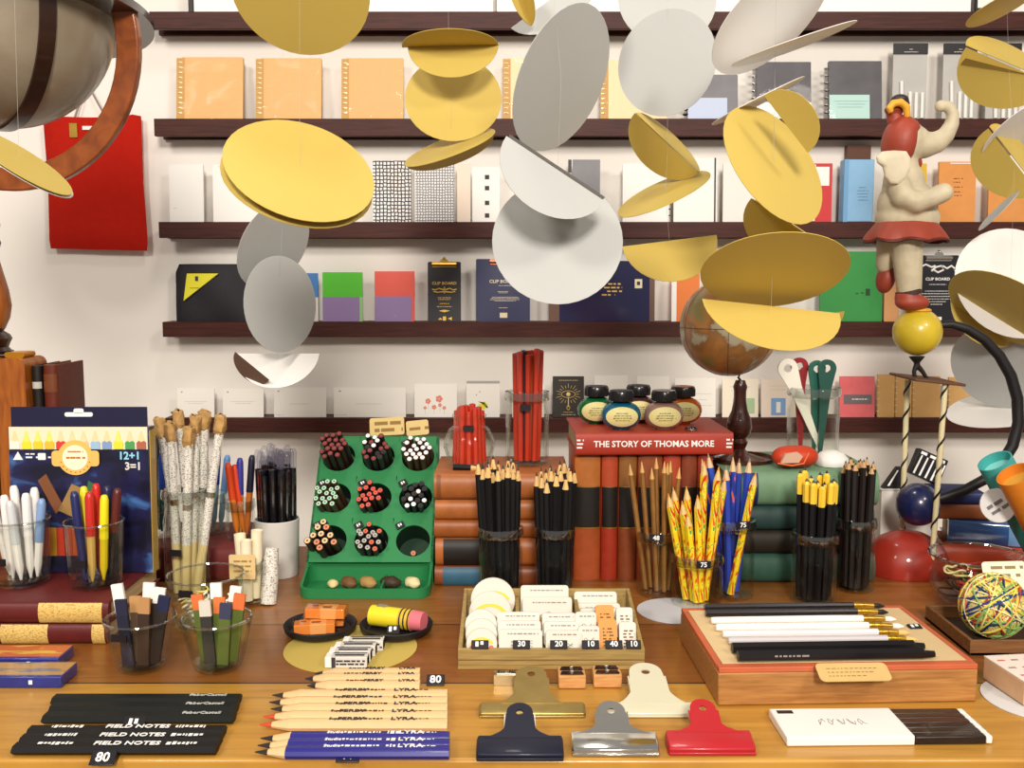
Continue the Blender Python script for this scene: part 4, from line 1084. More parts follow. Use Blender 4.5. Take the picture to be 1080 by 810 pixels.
for py, nmn in ((716, 'rear'), (723.5, 'front')):
    lying('short_graphite', 326 - (4 if nmn == 'rear' else 0), 443, py, .0105, 'short natural wood pencil with grey point, %s one of the two' % nmn, 'short natural pencils', FS, DARKINK)
lying('short_graphite', 331, 443, 710.5, .0105, 'short natural wood pencil mostly behind two others, beside stacked erasers', 'short natural pencils', FS, DARKINK)
for py, x0, nmn in ((733.5, 286, 'rear'), (741, 283, 'middle'), (748, 287, 'front')):
    lying('thick_graphite', x0, 472, py, .0105, 'long natural wood pencil with grey point, %s one of three' % nmn, 'long natural pencils with grey points', FM, DARKINK)
for py, x0, nmn in ((756, 279, 'rear'), (764.5, 276, 'front')):
    lying('thick_red', x0, 472, py, .0105, 'long natural wood pencil with red point, %s one of two' % nmn, 'long natural pencils with red points', FM, DARKINK)
BM = [('Studio', .60, .0055, 1.0, 't'), (.03, .46, .003, 1, 's'), ('LYRA', .20, .0078, 1.15, 't'), (.008, .30, .005, 1, 's'), (.012, .11, .0012, 1, 's')]
for py, x0, nmn in ((779, 274, 'rear'), (786.5, 270, 'middle'), (793.5, 268, 'front')):
    lying('thick_blue', x0, 474, py, .0105, 'thick dark blue pencil with grey point, %s one of three' % nmn, 'thick blue pencils', BM, INKW)
# black pencils without points, lettered, at left
def black_row(pys, xs, label, group, texts, ink, w, h, m):
    kk = 'flat%s' % group; kind(kk, m, w / 2, 0, n=6, ry=h / 2)
    out = []
    for (py, nmn), (xl, xr) in zip(pys, xs):
        out.append(lying(kk, xl, xr, py, h, label % nmn, group, texts, ink))
    return out
black_row(((738, 'rear'), (747, 'middle'), (757, 'front')), ((59, 253), (53, 250), (47, 247)), 'dark green black pencil with silver script at its right end, %s of three', 'dark pencils with silver script', [('FaberCastell', .17, .0068, 1.0, 't'), (.004, .26, .004, 1, 's')], mat('#b8bab4', .5), .0185, .0085, mat('#101412', .5, spec=.25))
black_row(((771.5, 'rear'), (780.5, 'middle'), (789.5, 'front')), ((30, 237), (22, 233), (14, 229)), 'black pencil with white FIELD NOTES lettering, %s of three', 'black pencils with white lettering', [('FIELD NOTES', .44, .0085, 1.1, 't'), (.026, .80, .005, 1, 's'), (.026, .17, .005, 1, 's')], INKW, .0165, .0085, mat('#0c0b0e', .5, spec=.25))
# small black price tags
def tagat(label, px, py, t, **k):
    p = T(px, py); price_tag(label, (p.x, p.y, TZ + .0003), t, **k)
tagat('black price tag reading 80 right of the short pencils', 459, 724, '80', w=.017, h=.012)
tagat('black price tag standing between natural and blue pencils', 373, 774, None, w=.020, h=.011, tilt=60)
tagat('black price tag reading 80 in front of the blue pencils', 366, 805, '80', w=.019, h=.011)
tagat('black price tag in front of the dark green pencils', 139, 770, None, w=.019, h=.012)
tagat('black price tag reading 80 at the front of the lettered black pencils', 106, 808, '80', w=.020, h=.012)

# eraser tray with six dividers, little cards in it
TRW = mat('#b09558', .6, kind='wood', h2='#8a7040', scale=8, stretch=(3, 40, 40))
ty0, ty1 = T(540, 706).y, 1.1072
tx0, tx1 = xat(483, 706, ty0), xat(680, 700, ty0)
TRX = (tx0 + tx1) / 2; tw = tx1 - tx0; td = ty1 - ty0
tr = thing('display_tray', 'low stepped wooden tray of white eraser cards in compartments', 'tray', (TRX, ty0, TZ + .0003))
hF, hM, hB, tt = .021, .031, .041, .004
mid = td * .48
MB().box((0, td / 2, .002), (tw, td, .004)).obj('tray_base', TRW, tr)
MB().box((0, tt / 2, .004 + (hF - .004) / 2), (tw, tt, hF - .004)).obj('front_wall', TRW, tr, .0006)
mb = MB(); mb.box((0, -.0003, hF * .46), (tw * 1.001, .0006, .0008)); mb.obj('joint_line', mat('#7a5c30', .7), tr)
MB().box((0, mid, .004 + (hM - .004) / 2), (tw - 2 * tt, tt, hM - .004)).obj('middle_divider', TRW, tr, .0006)
MB().box((0, td - tt / 2, .004 + (hB - .004) / 2), (tw - .0001, tt, hB - .004)).obj('back_wall', TRW, tr, .0006)
for sx in (-1, 1):
    vs_ = [(sx * (tw / 2 - (0 if q else tt)), y, z) for q in (0, 1) for y, z in ((tt + .0001, .0042), (tt + .0001, hF), (td - tt - .0001, hB), (td - tt - .0001, .0042))]
    fs = [(0, 1, 2, 3), (7, 6, 5, 4), (0, 4, 5, 1), (1, 5, 6, 2), (2, 6, 7, 3), (3, 7, 4, 0)]
    MB().add(vs_, fs if sx > 0 else [q[::-1] for q in fs]).obj('side_wall', TRW, tr, .0006)
for u in (-.18, .17): MB().box((u * tw, mid + (td - mid) / 2, .004 + .014), (.004, td - mid - tt * 1.6, .028)).obj('divider', TRW, tr)
EW = mat('#dcd6ca', .6)
def eraser(label, u, yv, w, h, tilt, z, kind_='card', grp=None, seed=0):
    """a flat eraser leaning back in the tray; u = place across the tray"""
    o = thing('eraser', label, 'eraser', (TRX + u * tw, ty0 + yv, TZ + z + .0003), (-math.radians(tilt), 0, 0), grp)
    if kind_ == 'round':
        n = 28; r = w / 2; pts = [(r * math.cos(-.9 + (PI + 1.8) * k / n), r * .78 + r * math.sin(-.9 + (PI + 1.8) * k / n)) for k in range(n + 1)]
        mb = MB(); mb.slab(pts, .007, 0, Matrix.Translation((0, .0035, 0)) @ RX90, True); b = mb.obj('rubber_body', EW, o, .001)
        mb = MB()
        for k in range(12):
            a0, a1 = PI * (.12 + .76 * k / 12), PI * (.12 + .76 * (k + 1) / 12)
            vs_ = [(q * r * math.cos(a), -.0004, r * .62 + q * r * .72 * math.sin(a)) for a in (a0, a1) for q in (.62, .82)]
            mb.add(vs_, [(0, 1, 3, 2)])
        mb.obj('yellow_arc', mat('#e8d23a', .6), o)
        mb = MB(); mb.ball((-r * .62, -.0003, r * .55), (r * .16, .0004, r * .16), n=10, m=6).ball((r * .62, -.0003, r * .55), (r * .16, .0004, r * .16), n=10, m=6); mb.obj('red_blossom', mat('#d8685a', .6), o)
        mb = MB(); scribble(mb, -r * .3, r * .3, r * .62, -.0004, .0014, 0, seed); scribble(mb, -r * .22, r * .22, r * .48, -.0004, .0014, 0, seed + 1); mb.obj('print', GREYINK, o)
    else:
        m = {'card': EW, 'tan': mat('#d8964a', .6)}.get(kind_, EW)
        mb = MB(); mb.rbox((0, .004, h / 2), (w, .008, h), .003); mb.obj('rubber_body', m, o, .0008)
        mb = MB()
        if kind_ == 'card':
            scribble(mb, -w * .3, w * .38, h * .84, -.0003, .0013, 0, seed)
            for k in range(5): mb.tube([(-w * .22 + w * .5 * q / 6, -.0003, h * (.5 - .06 * k) + .002 * math.sin(q * 1.3 + k + seed)) for q in range(7)], .00028, 4)
        else:
            for k in range(7): scribble(mb, -w * .26, -w * .04, h * (.12 + .1 * k), -.0003, .0014, 0, seed + k); scribble(mb, w * .06, w * .28, h * (.12 + .1 * k), -.0003, .0014, 0, seed + k + 9)
        mb.obj('print', GREYINK if kind_ == 'card' else mat('#7a4a1c', .7), o)
    return o
er = 'erasers in the wooden tray'
# back row
eraser('large round white eraser in the back left compartment, rearmost', -.325, td - .018, .050, .04, 12, .012, 'round', er, 1)
eraser('large round white eraser in the back left compartment, in front', -.34, td - .034, .047, .04, 14, .004, 'round', er, 2)
eraser('white rectangular eraser with animal drawing, back middle compartment, rearmost', -.015, td - .018, .054, .034, 14, .014, 'card', er, 3)
eraser('white rectangular eraser with animal drawing, back middle compartment, in front', -.002, td - .036, .055, .036, 16, .004, 'card', er, 4)
for k, (dy, z, nm_) in enumerate(((.018, .012, 'rearmost'), (.032, .004, 'middle'), (.046, .002, 'front'))):
    eraser('white eraser in the back right compartment, %s of three' % nm_, .29 + .012 * k, td - dy, .048, .029, 14, max(.004, z) - .001 * k, 'card', er, 10 + k)
# front row: three round ones, rows of cards, tan and white ones
for k, nm_ in enumerate(('rearmost', 'middle', 'front')):
    eraser('small round white eraser at front left of the tray, %s of three' % nm_, -.385 + .004 * k, mid - .014 - .014 * k, .034 - .001 * k, .03, 14, .013 - .0045 * k, 'round', er, 20 + k)
for k, nm_ in enumerate(('rearmost', 'middle', 'front')):
    eraser('white eraser in the front row beside the round ones, %s of three' % nm_, -.175 + .006 * k, mid - .013 - .013 * k, .045, .026, 16, .014 - .005 * k, 'card', er, 30 + k)
    eraser('white eraser in the middle of the front row, %s of three' % nm_, .055 + .008 * k, mid - .013 - .013 * k, .036, .025, 16, .014 - .005 * k, 'card', er, 40 + k)
for k, nm_ in enumerate(('rear', 'front')):
    eraser('plain white narrow eraser left of the tan ones, %s of two' % nm_, .205 + .01 * k, mid - .016 - .018 * k, .022, .028, 16, .013 - .009 * k, 'card', er, 50 + k)
    eraser('tan brown eraser strip with dark print, %s of two' % nm_, .315 + .006 * k, mid - .012 - .020 * k, .0195, .034, 20, .013 - .009 * k, 'tan', er, 60 + k)
    eraser('white dotted eraser at the right end of the front row, %s of two' % nm_, .425 + .006 * k, mid - .014 - .020 * k, .0175, .032, 20, .013 - .009 * k, 'white', er, 70 + k)
for u, t_ in ((-.382, None), (-.16, '30'), (.04, '20'), (.21, '10'), (.335, '40'), (.44, '10')):
    lab = {-.382: 'before the small round erasers', -.16: 'reading 30 on the tray edge', .04: 'reading 20 on the tray edge', .21: 'reading 10 near the middle right of the tray edge', .335: 'reading 40 on the tray edge', .44: 'reading 10 at the right end of the tray edge'}[u]
    o = price_tag('black price tag ' + lab, (TRX + u * tw, ty0 - .0015, TZ + hF + .0006), t_, w=.0175 if u < .4 else .015, h=.0085, tilt=50)

# two wooden double sharpeners and a little metal one
for lab, x0, x1, yb in (('wooden double hole sharpener nearer the brass clip', 589, 618, 727), ('wooden double hole sharpener nearer the cream clip', 626, 656, 726)):
    y = T(540, yb).y; w = (x1 - x0) * K(yb, y)
    g = thing('pencil_sharpener', lab, 'sharpener', (xat((x0 + x1) / 2, yb, y), y, TZ + .0003), group='wooden double sharpeners')
    MB().box((0, .012, .0065), (w, .024, .013)).obj('wood_block', mat('#d8a468', .6, kind='wood', h2='#b9824a', scale=10, stretch=(4, 40, 40)), g, .0012)
    for k, yy in enumerate((.006, .017)):
        mb = MB(); mb.slab([(-w * .42, -.0035), (w * .42, -.0035), (w * .36, .0035), (-w * .36, .0035)], .0012, 0, Matrix.Translation((0, yy, .0138))); b = mb.obj('blade', mat('#3c2a24', .25, .8), g)
        MB().lathe([(.0003, .0018), (.0022, .0014), (.0024, 0)], 12, 0, (0, yy, .0144)).obj('screw', CHROME, b)
y = T(540, 725).y
g = thing('pencil_sharpener', 'small pale metal sharpener half behind the brass clip', 'sharpener', (xat(533, 725, y), y + .004, TZ + .0003))
mb = MB(); mb.slab([(-.012, -.006), (.012, -.006), (.012, .006), (-.012, .006), (-.010, .002), (-.010, -.002)], .010, 0, Matrix.Translation((0, .006, .005))); mb.obj('metal_body', mat('#c8b48a', .35, .8), g, .001)
mb = MB(); mb.box((.001, .006, .0108), (.018, .007, .001)); b = mb.obj('blade', CHROME, g); MB().lathe([(.0003, .0014), (.002, .001), (.0022, 0)], 12, 0, (.001, .006, .0113)).obj('screw', OLDBR, b)

# black dishes with erasers, stack of slim wrapped erasers, yellow disc
p = T(370, 684)
dk = tag(MB().lathe([(.0003, 0), (.0705, 0), (.0705, .0007), (.0003, .0007)], 60).obj('paper_disc', DY), 'round yellow paper disc lying flat under the two black dishes', 'disc'); dk.location = (p.x, p.y, TZ + .0003)
def dish(label, px, py, rpx):
    p = T(px, py, .004); R = rpx * K(py, p.y)
    g = thing('saucer', label, 'saucer', (p.x, p.y, TZ + .0012), group='black dishes of erasers')
    MB().lathe([(.0003, 0), (R * .80, 0), (R * .96, .004), (R, .010), (R * .975, .0112), (R * .93, .0105), (R * .80, .0040), (.0003, .0036)], 44).obj('dish', mat('#18151a', .45), g); return p, R
pA, RA = dish('black round dish holding orange wrapped erasers', 338, 664, 38.5)
pB, RB_ = dish('black round dish holding a yellow and pink cylinder eraser', 418, 664, 38.5)
OR = mat('#e08a3c', .5, var=.08, scale=60)
def block(name, label, cat, loc, dims, rz, parts, group=None, rx=0, ry=0):
    g = thing(name, label, cat, loc, (rx, ry, rz), group)
    for nm_, c, d, m in parts: MB().box(c, d).obj(nm_, m, g, .0008)
    return g
FILMW = glass('#fdf6ee', .8, 1.5)
for k, (lab, dx, dy, z, rz) in enumerate((('orange wrapped eraser lying at the back of the left dish', .002, .012, .0050, .10), ('orange wrapped eraser at the front of the left dish', -.004, -.012, .0050, .16), ('orange wrapped eraser lying on top of the pile in the left dish', .006, .004, .0168, -.06))):
    g = block('eraser', lab, 'eraser', (pA.x + dx, pA.y + dy, TZ + z + .0008), None, rz, [('rubber_body', (0, 0, .0056), (.044, .018, .011), OR), ('paper_sleeve', (.004, 0, .0056), (.018, .0186, .0116), mat('#e8a868', .5)), ('film_wrap', (0, 0, .0058), (.047, .0196, .0124), FILMW)], 'orange erasers')
    mb = MB(); mb.box((.002, -.002, .0119), (.010, .003, .0003)).box((-.012, .002, .0119), (.006, .002, .0003)); mb.obj('print', mat('#7a3c1a', .6), g)
# yellow cylinder eraser shaped like a pencil stub
g = thing('pencil_eraser', 'big eraser shaped like a yellow pencil end with pink tip in the right dish', 'eraser', (pB.x, pB.y, TZ + .0172), (PI / 2, 0, math.radians(72)))
g.rotation_euler = (math.radians(90), 0, math.radians(250))
mb = MB(); mb.cyl((0, 0, .030), (0, 0, -.006), .0115, n=20); mb.obj('yellow_barrel', mat('#e8d42c', .4), g)
mb = MB(); mb.cyl((0, 0, -.006), (0, 0, -.020), .0118, n=20); b = mb.obj('gold_band', mat('#d8b438', .4), g)
mb = MB()
for z in (-.008, -.013, -.018): mb.cyl((0, 0, z), (0, 0, z - .0016), .0121, n=20)
mb.obj('black_stripe', BLACK, b)
mb = MB(); mb.cyl((0, 0, -.020), (0, 0, -.034), .0112, .0104, n=20); mb.obj('pink_rubber', mat('#d8707c', .7), g)
o = MB().rbox((0, 0, 0), (.012, .001, .008), .001).obj('grey_print', mat('#8a8a7a', .6), g); o.location = (-.002, .0112, .018); o.rotation_euler = (0, PI / 2, 0)
tp = price_tag('black price tag leaning on the front rim of the right dish', (pB.x + .001, pB.y - RB_ * 1.0, TZ + .0135), None, w=.014, h=.010, tilt=40)
# stack of slim black and white wrapped erasers
p0 = T(366, 706)
PRW = mat('#d8d4cc', .35, spec=.6)
for k, (dx, dy, z, nm_) in enumerate(((0, 0, 0, 'front'), (.001, .0155, 0, 'second'), (.004, .031, 0, 'third'), (.010, .0465, 0, 'rearmost'))):
    g = thing('eraser', 'slim white and black eraser lying below the dishes, %s of four' % nm_, 'eraser', (p0.x + dx - .001, p0.y + dy + .007, TZ + .0014), group='slim wrapped erasers')
    MB().box((0, 0, .0056), (.043, .0145, .011)).obj('rubber_body', WHITE, g, .0008)
    mb = MB(); mb.box((.003, 0, .0056), (.037, .0149, .0114)); sl = mb.obj('paper_sleeve', PRW, g, .0006)
    mb = MB()
    for q in range(2): scribble(mb, -.010, .018, .0074 - .0032 * q, -.0076, .0018, 0, k + q, .2)
    mb.box((-.0125, -.0076, .0056), (.004, .0003, .0112)); mb.box((.003, -.001, .01145), (.030, .004, .0003)); mb.box((.003, .0045, .01145), (.034, .0022, .0003))
    mb.obj('print', DARKINK, sl)

# brush box with pens and brushes
a, b = T(757, 745), T(1030, 740.5); rz = math.atan2(b.y - a.y, b.x - a.x); bwid = (b - a).length; bdep = .168; bh = .0365
bx = thing('wooden_box', 'flat wooden box with red rim carrying brushes and black pens', 'box', (a.x, a.y, TZ + .0003), (0, 0, rz))
BW = mat('#b9854a', .55, kind='wood', h2='#93602e', scale=7, stretch=(3, 40, 40))
MB().box((bwid / 2, bdep / 2, bh / 2 - .0025), (bwid, bdep, bh - .005)).obj('box_body', BW, bx, .0015)
mb = MB(); RIM = mat('#c0603c', .55, var=.1, scale=40)
for c, d in (((bwid / 2, .005, bh - .0025), (bwid - .001, .010, .005)), ((bwid / 2, bdep - .004, bh - .0025), (bwid - .001, .008, .005)), ((.003, bdep / 2, bh - .0025), (.006, bdep - .0185, .005)), ((bwid - .003, bdep / 2, bh - .0025), (.006, bdep - .0185, .005))):
    MB().box(c, d).obj('red_rim', RIM, bx, .0006)
MB().box((bwid / 2, bdep / 2 + .001, bh - .0026), (bwid - .0125, bdep - .0190, .005)).obj('kraft_panel', mat('#d6bb8c', .75, var=.05, scale=40), bx)
TOPZ = TZ + bh + .0006
def on_box(px, py, r):
    return T(px, py, bh + r)
FER = mat('#d2a83e', .28, .9)
def brush(label, xl, xr, py, hm, tipm, k, xe, dz=0):
    """slim handle, gilt ferrule and tip lying on the box, pointing right"""
    r = .0040; y0 = on_box(540, py, r).y; A = Vector((xat(xl, py, y0), y0, TOPZ + r)); B = Vector((xat(xe, py, y0), y0, TOPZ + r)); Lb = B.x - A.x
    hb = (xat(xr, py, y0) - A.x)
    g = thing('paint_brush', label, 'brush', A, (0, 0, rz), 'brushes on the wooden box')
    MB().tube([(0, 0, 0), (.004, 0, 0), (hb * .8, 0, 0), (hb, 0, 0)], [r * .8, r * .92, r, r * .92], 10).obj('handle', hm, g)
    mb = MB(); mb.tube([(hb, 0, 0), (hb + (Lb - hb) * .55, 0, 0), (Lb, 0, -.0006)], [r * .93, r * .75, r * .62], 12)
    for q in (.12, .2, .5): mb.tube([(hb + (Lb - hb) * q, 0, 0), (hb + (Lb - hb) * q + .0012, 0, 0)], [r * .98, r * .95], 12)
    mb.obj('ferrule', FER, g)
    MB().tube([(Lb, 0, -.0006), (Lb + .006, 0, -.001), (Lb + .012, 0, -.0016)], [r * .62, r * .7, r * .12], 10).obj('bristles', tipm, g)
BH = mat('#17141a', .35, coat=.3); WH = mat('#efece8', .35, coat=.3); GH = mat('#bdb9bc', .4)
SAND = mat('#d9b870', .7)
brush('black handled brush, rearmost on the wooden box', 743, 902, 641, BH, BLACK, 0, 924)
brush('black handled brush, second from the back on the wooden box', 744, 906, 647.5, BH, BLACK, 0, 928)
brush('white handled brush, rear one of the two white ones', 750, 912, 655, WH, WHITE, 0, 936)
brush('white handled brush, front one of the two white ones', 755, 918, 662.5, WH, WHITE, 0, 944)
brush('half white half black handled brush with sand coloured tip', 762, 928, 669.5, mat('#dcd8da', .35), SAND, 0, 950)
brush('grey handled brush with sand coloured tip next to the black pens', 768, 938, 676.5, GH, SAND, 0, 958)
for lab, xl, xr, py in (('matte black pen on the wooden box, rear one', 772, 978, 684), ('matte black pen on the wooden box, the front one', 778, 989, 692.5)):
    r = .0054; y0 = on_box(540, py, r).y; A = Vector((xat(xl, py, y0), y0, TOPZ + r)); Lb = xat(xr, py, y0) - A.x
    g = thing('pen', lab, 'pen', A, (0, 0, rz), 'black pens on the wooden box')
    MB().tube([(0, 0, 0), (Lb * .6, 0, 0)], r, 6).obj('barrel', mat('#121013', .4), g)
    MB().tube([(Lb * .6, 0, 0), (Lb * .94, 0, 0), (Lb * .95, 0, -.001), (Lb, 0, -.001)], [r, r, r * .75, r * .6], 6).obj('cap', mat('#121013', .35), g)
    if py > 690:
        mb = MB(); scribble(mb, Lb * .18, Lb * .36, r * .2, -r * .93, .0016, 0, 4); mb.obj('print', GREYINK, g)
p = T(967, 664, bh); price_tag('small black price tag lying at the right of the brushes', (p.x, p.y, TOPZ), None, w=.013, h=.008, tilt=12, rz=5)
# kraft note hanging over the box front edge
pt = T(893, 700, bh + .001)
o = MB(); n0 = bwid * .28; outl = rrect(.066, .022, .005, 4)
vs_ = []
o.slab(outl, .0008, 0, Matrix.Translation((0, -.0165, -.0052)) @ Matrix.Rotation(math.radians(24), 4, 'X'))
nt_ = thing('kraft_note', 'brown kraft paper note sticking out over the front edge of the wooden box', 'note', (pt.x, pt.y, TOPZ + .0042), (0, 0, rz)); o.obj('paper', mat('#cba96c', .8, var=.05, scale=50), nt_)
mb = MB(); mb.M = Matrix.Translation((0, -.0165, -.0047)) @ Matrix.Rotation(math.radians(24), 4, 'X')
for k in range(3):
    x = -.024; rr = random.Random(k + 2)
    while x < .022 - .006 * k: w_ = rr.uniform(.0015, .004); mb.box((x + w_ / 2, .004 - .0045 * k, 0), (w_, .0008, .0003)); x += w_ + .0014
mb.obj('handwriting', mat('#8a6a38', .7), nt_)

# white sleeve of black sticks at the front
y0, y1 = T(540, 788).y, T(540, 757).y; xl, xr = xat(830, 788, y0), xat(1050, 781, y0)
g = thing('stick_set', 'white paper sleeve holding black sticks with white ends, at the front edge', 'stick set', (xl, y0, TZ + .0003), (0, 0, .02))
Wd = xr - xl; Dp = y1 - y0
MB().box((Wd * .31, Dp / 2, .0042), (Wd * .62, Dp, .0084)).obj('paper_sleeve', mat('#eceae6', .45), g, .0012)
for k in range(6):
    y_ = Dp * (k + .5) / 6
    s_ = MB().box((Wd * .795, y_, .0040), (Wd * .345, Dp / 6 - .0006, .007)).obj('stick', mat('#241a16', .35, var=.3, scale=60), g, .001)
    MB().box((Wd * .983, y_, .0040), (Wd * .03, Dp / 6 - .0010, .0066)).obj('white_end', WHITE, s_, .001)
MB().box((Wd * .806, Dp / 2, .0045), (Wd * .385, Dp * 1.01, .0086)).obj('film_wrap', FILM, g, .001)
mb = MB(); mb.box((Wd * .07, Dp * .86, .0086), (.014, .006, .0004)); mb.obj('black_stamp', BLACK, g)
mb = MB()
for q in range(5): mb.tube([(Wd * (.22 + .05 * q) + .003 * math.cos(t_), Dp * .5 + .006 * math.sin(t_ * 1.7 + q), .0086) for t_ in range(6)], .0003, 4)
mb.obj('faint_drawing', GREYINK, g)

# white disc and white box at the right edge
p = T(1098, 738); dk = tag(MB().lathe([(.0003, 0), (.052, 0), (.052, .0008), (.0003, .0008)], 48).obj('paper_disc', mat('#d8d8d8', .6)), 'white paper disc on the table at the right edge, under a carton', 'disc'); dk.location = (p.x, p.y, TZ + .0003)
a = T(1079, 746); c = T(1047, 716)
g = thing('carton', 'small white and tan printed carton on the white disc at right edge', 'carton', (a.x, a.y, TZ + .0014), (0, 0, .12))
PRB = mat('#d2ab84', .6, var=.1, scale=50)
MB().box((.030, .030, .012), (.062, .064, .022)).obj('carton_body', PRB, g, .001); MB().box((.030, .030, .0235), (.062, .064, .0009)).obj('printed_lid', mat('#ecdfd4', .5), g)
mb = MB()
for k in range(4):
    for q in range(3): mb.box((.008 + .014 * k, .012 + .018 * q, .0241), (.007, .003, .0004), (k + q) % 2)
mb.obj('print', [mat('#c8786a', .6), mat('#9a8a82', .6)], g)
MB().box((.030, -.0022, .009), (.058, .0008, .010)).obj('label_strip', mat('#e6d2bc', .6), g)

# wooden tray with rubber band ball, glass bowl of rubber bands
tx = .479; ya, yb_ = 1.0063, 1.1203; TD = mat('#8a5e36', .55, kind='wood', h2='#5e3c20', scale=7, stretch=(3, 40, 40))
g = thing('wooden_tray', 'shallow dark wooden tray holding the rubber band ball at right edge', 'tray', (tx, ya, TZ + .0003))
W2, D2, h2 = .17, yb_ - ya, .0165
MB().box((W2 / 2, D2 / 2, .0015), (W2, D2, .003)).obj('tray_base', mat('#3a281c', .6), g)
for c, d in (((W2 / 2, .002, h2 / 2), (W2, .004, h2)), ((W2 / 2, D2 - .002, h2 / 2), (W2, .004, h2)), ((.002, D2 / 2, h2 / 2), (.004, D2 - .0082, h2)), ((W2 - .002, D2 / 2, h2 / 2), (.004, D2 - .0082, h2))): MB().box(c, d).obj('side_wall', TD, g, .0006)
Rr = .0345; cb = Vector((xat(1047, 643, 1.0558), 1.0558, TZ + .0036 + Rr))
g = thing('rubber_band_ball', 'multicoloured rubber band ball in the dark wooden tray', 'ball', cb - Vector((0, 0, Rr)))
MB().ball((0, 0, Rr), Rr * .97, n=28, m=18).obj('core', mat('#d8d06a', .6, kind='bands', h2='#ffffff', scale=34, stretch=(1, 1, 2)), g)
rr = random.Random(11); cols_ = ['#d9cf4a', '#2c3f78', '#e2dba6', '#b8402c', '#6f9a58', '#e0d878', '#1f2c58', '#d8c85a', '#c86a3a', '#8fb05a']
for k in range(34):
    ax = Vector((rr.gauss(0, 1), rr.gauss(0, 1), rr.gauss(0, 1))).normalized(); u = ax.orthogonal().normalized(); v = ax.cross(u)
    off = rr.uniform(-.3, .3) * Rr; rad = math.sqrt((Rr * 1.0) ** 2 - off ** 2)
    mb = MB(); mb.tube([Vector((0, 0, Rr)) + ax * off + (u * math.cos(q * PI / 16) + v * math.sin(q * PI / 16)) * rad for q in range(33)], .0009 + .0006 * rr.random(), 5, cap=False); mb.obj('rubber_band', mat(cols_[k % 10], .6), g)
Yj = 1.1758; xj = xat(1030, 620, Yj)
g = glass_vessel('glass_bowl', 'wide glass bowl of loose rubber bands before the red stand base', 'bowl', (xj, Yj, TZ + .0003), [(.030, 0), (.040, .003), (.053, .020), (.055, .034), (.050, .046), (.047, .052), (.052, .056), (.056, .060)], .0025, .006)
MB().tube([(.0555 * math.cos(q * PI / 18), .0555 * math.sin(q * PI / 18), .0605) for q in range(37)], .0018, 8, cap=False).obj('rim', glass('#f4f6f4', 1.0, 9), g)
cols_ = ['#a8241c', '#2a1414', '#9ab05a', '#b83a2c', '#d8c87a', '#7a1c18', '#c04a38', '#1c1418', '#88a850', '#b02a20', '#e0d8a0', '#8a2420', '#d8d070', '#c83a30']
for k in range(26):
    a_ = rr.uniform(0, 6.28); rad = rr.uniform(.012, .024); z = .012 + .0013 * k; ox, oy = rr.uniform(.0, .044 - rad) * math.cos(a_), rr.uniform(.0, .044 - rad) * math.sin(a_)
    mb = MB(); tl_ = rr.uniform(-.25, .25); q0 = rr.uniform(0, 6)
    mb.tube([(ox + rad * (1 + .2 * math.sin(2 * t_ + q0)) * math.cos(t_), oy + rad * .9 * math.sin(t_), z + tl_ * rad * math.sin(t_ + q0) + .002 * math.sin(3 * t_)) for t_ in [q * PI / 14 for q in range(29)]], .0014, 5, cap=False)
    o = mb.obj('rubber_band', mat(cols_[k % 14], .5)); o.location = (xj, Yj, TZ + .0003); tag(o, ['dark red', 'black', 'olive green', 'red', 'beige', 'deep maroon', 'brick red', 'near black', 'grass green', 'crimson', 'cream', 'brownish red', 'pale yellow', 'bright red'][k % 14] + ' rubber band lying loose in the wide glass bowl', 'rubber band', 'rubber bands in the glass bowl')
# kraft note leaning on the bowl
pn = P(1064, 608, 1.0981); nt_ = thing('kraft_note', 'kraft paper note with handwriting leaning on the glass bowl', 'note', pn - Vector((0, 0, .0165)), (math.radians(-24), 0, .08))
MB().rbox((0, 0, .0165), (.052, .0008, .033), .004).obj('paper', CREAM, nt_)
mb = MB()
for k in range(3): scribble(mb, -.016, .02 - .006 * k, .026 - .009 * k, -.0006, .0036, 0, k, .25)
mb.obj('handwriting', mat('#8a7a5a', .7), nt_)
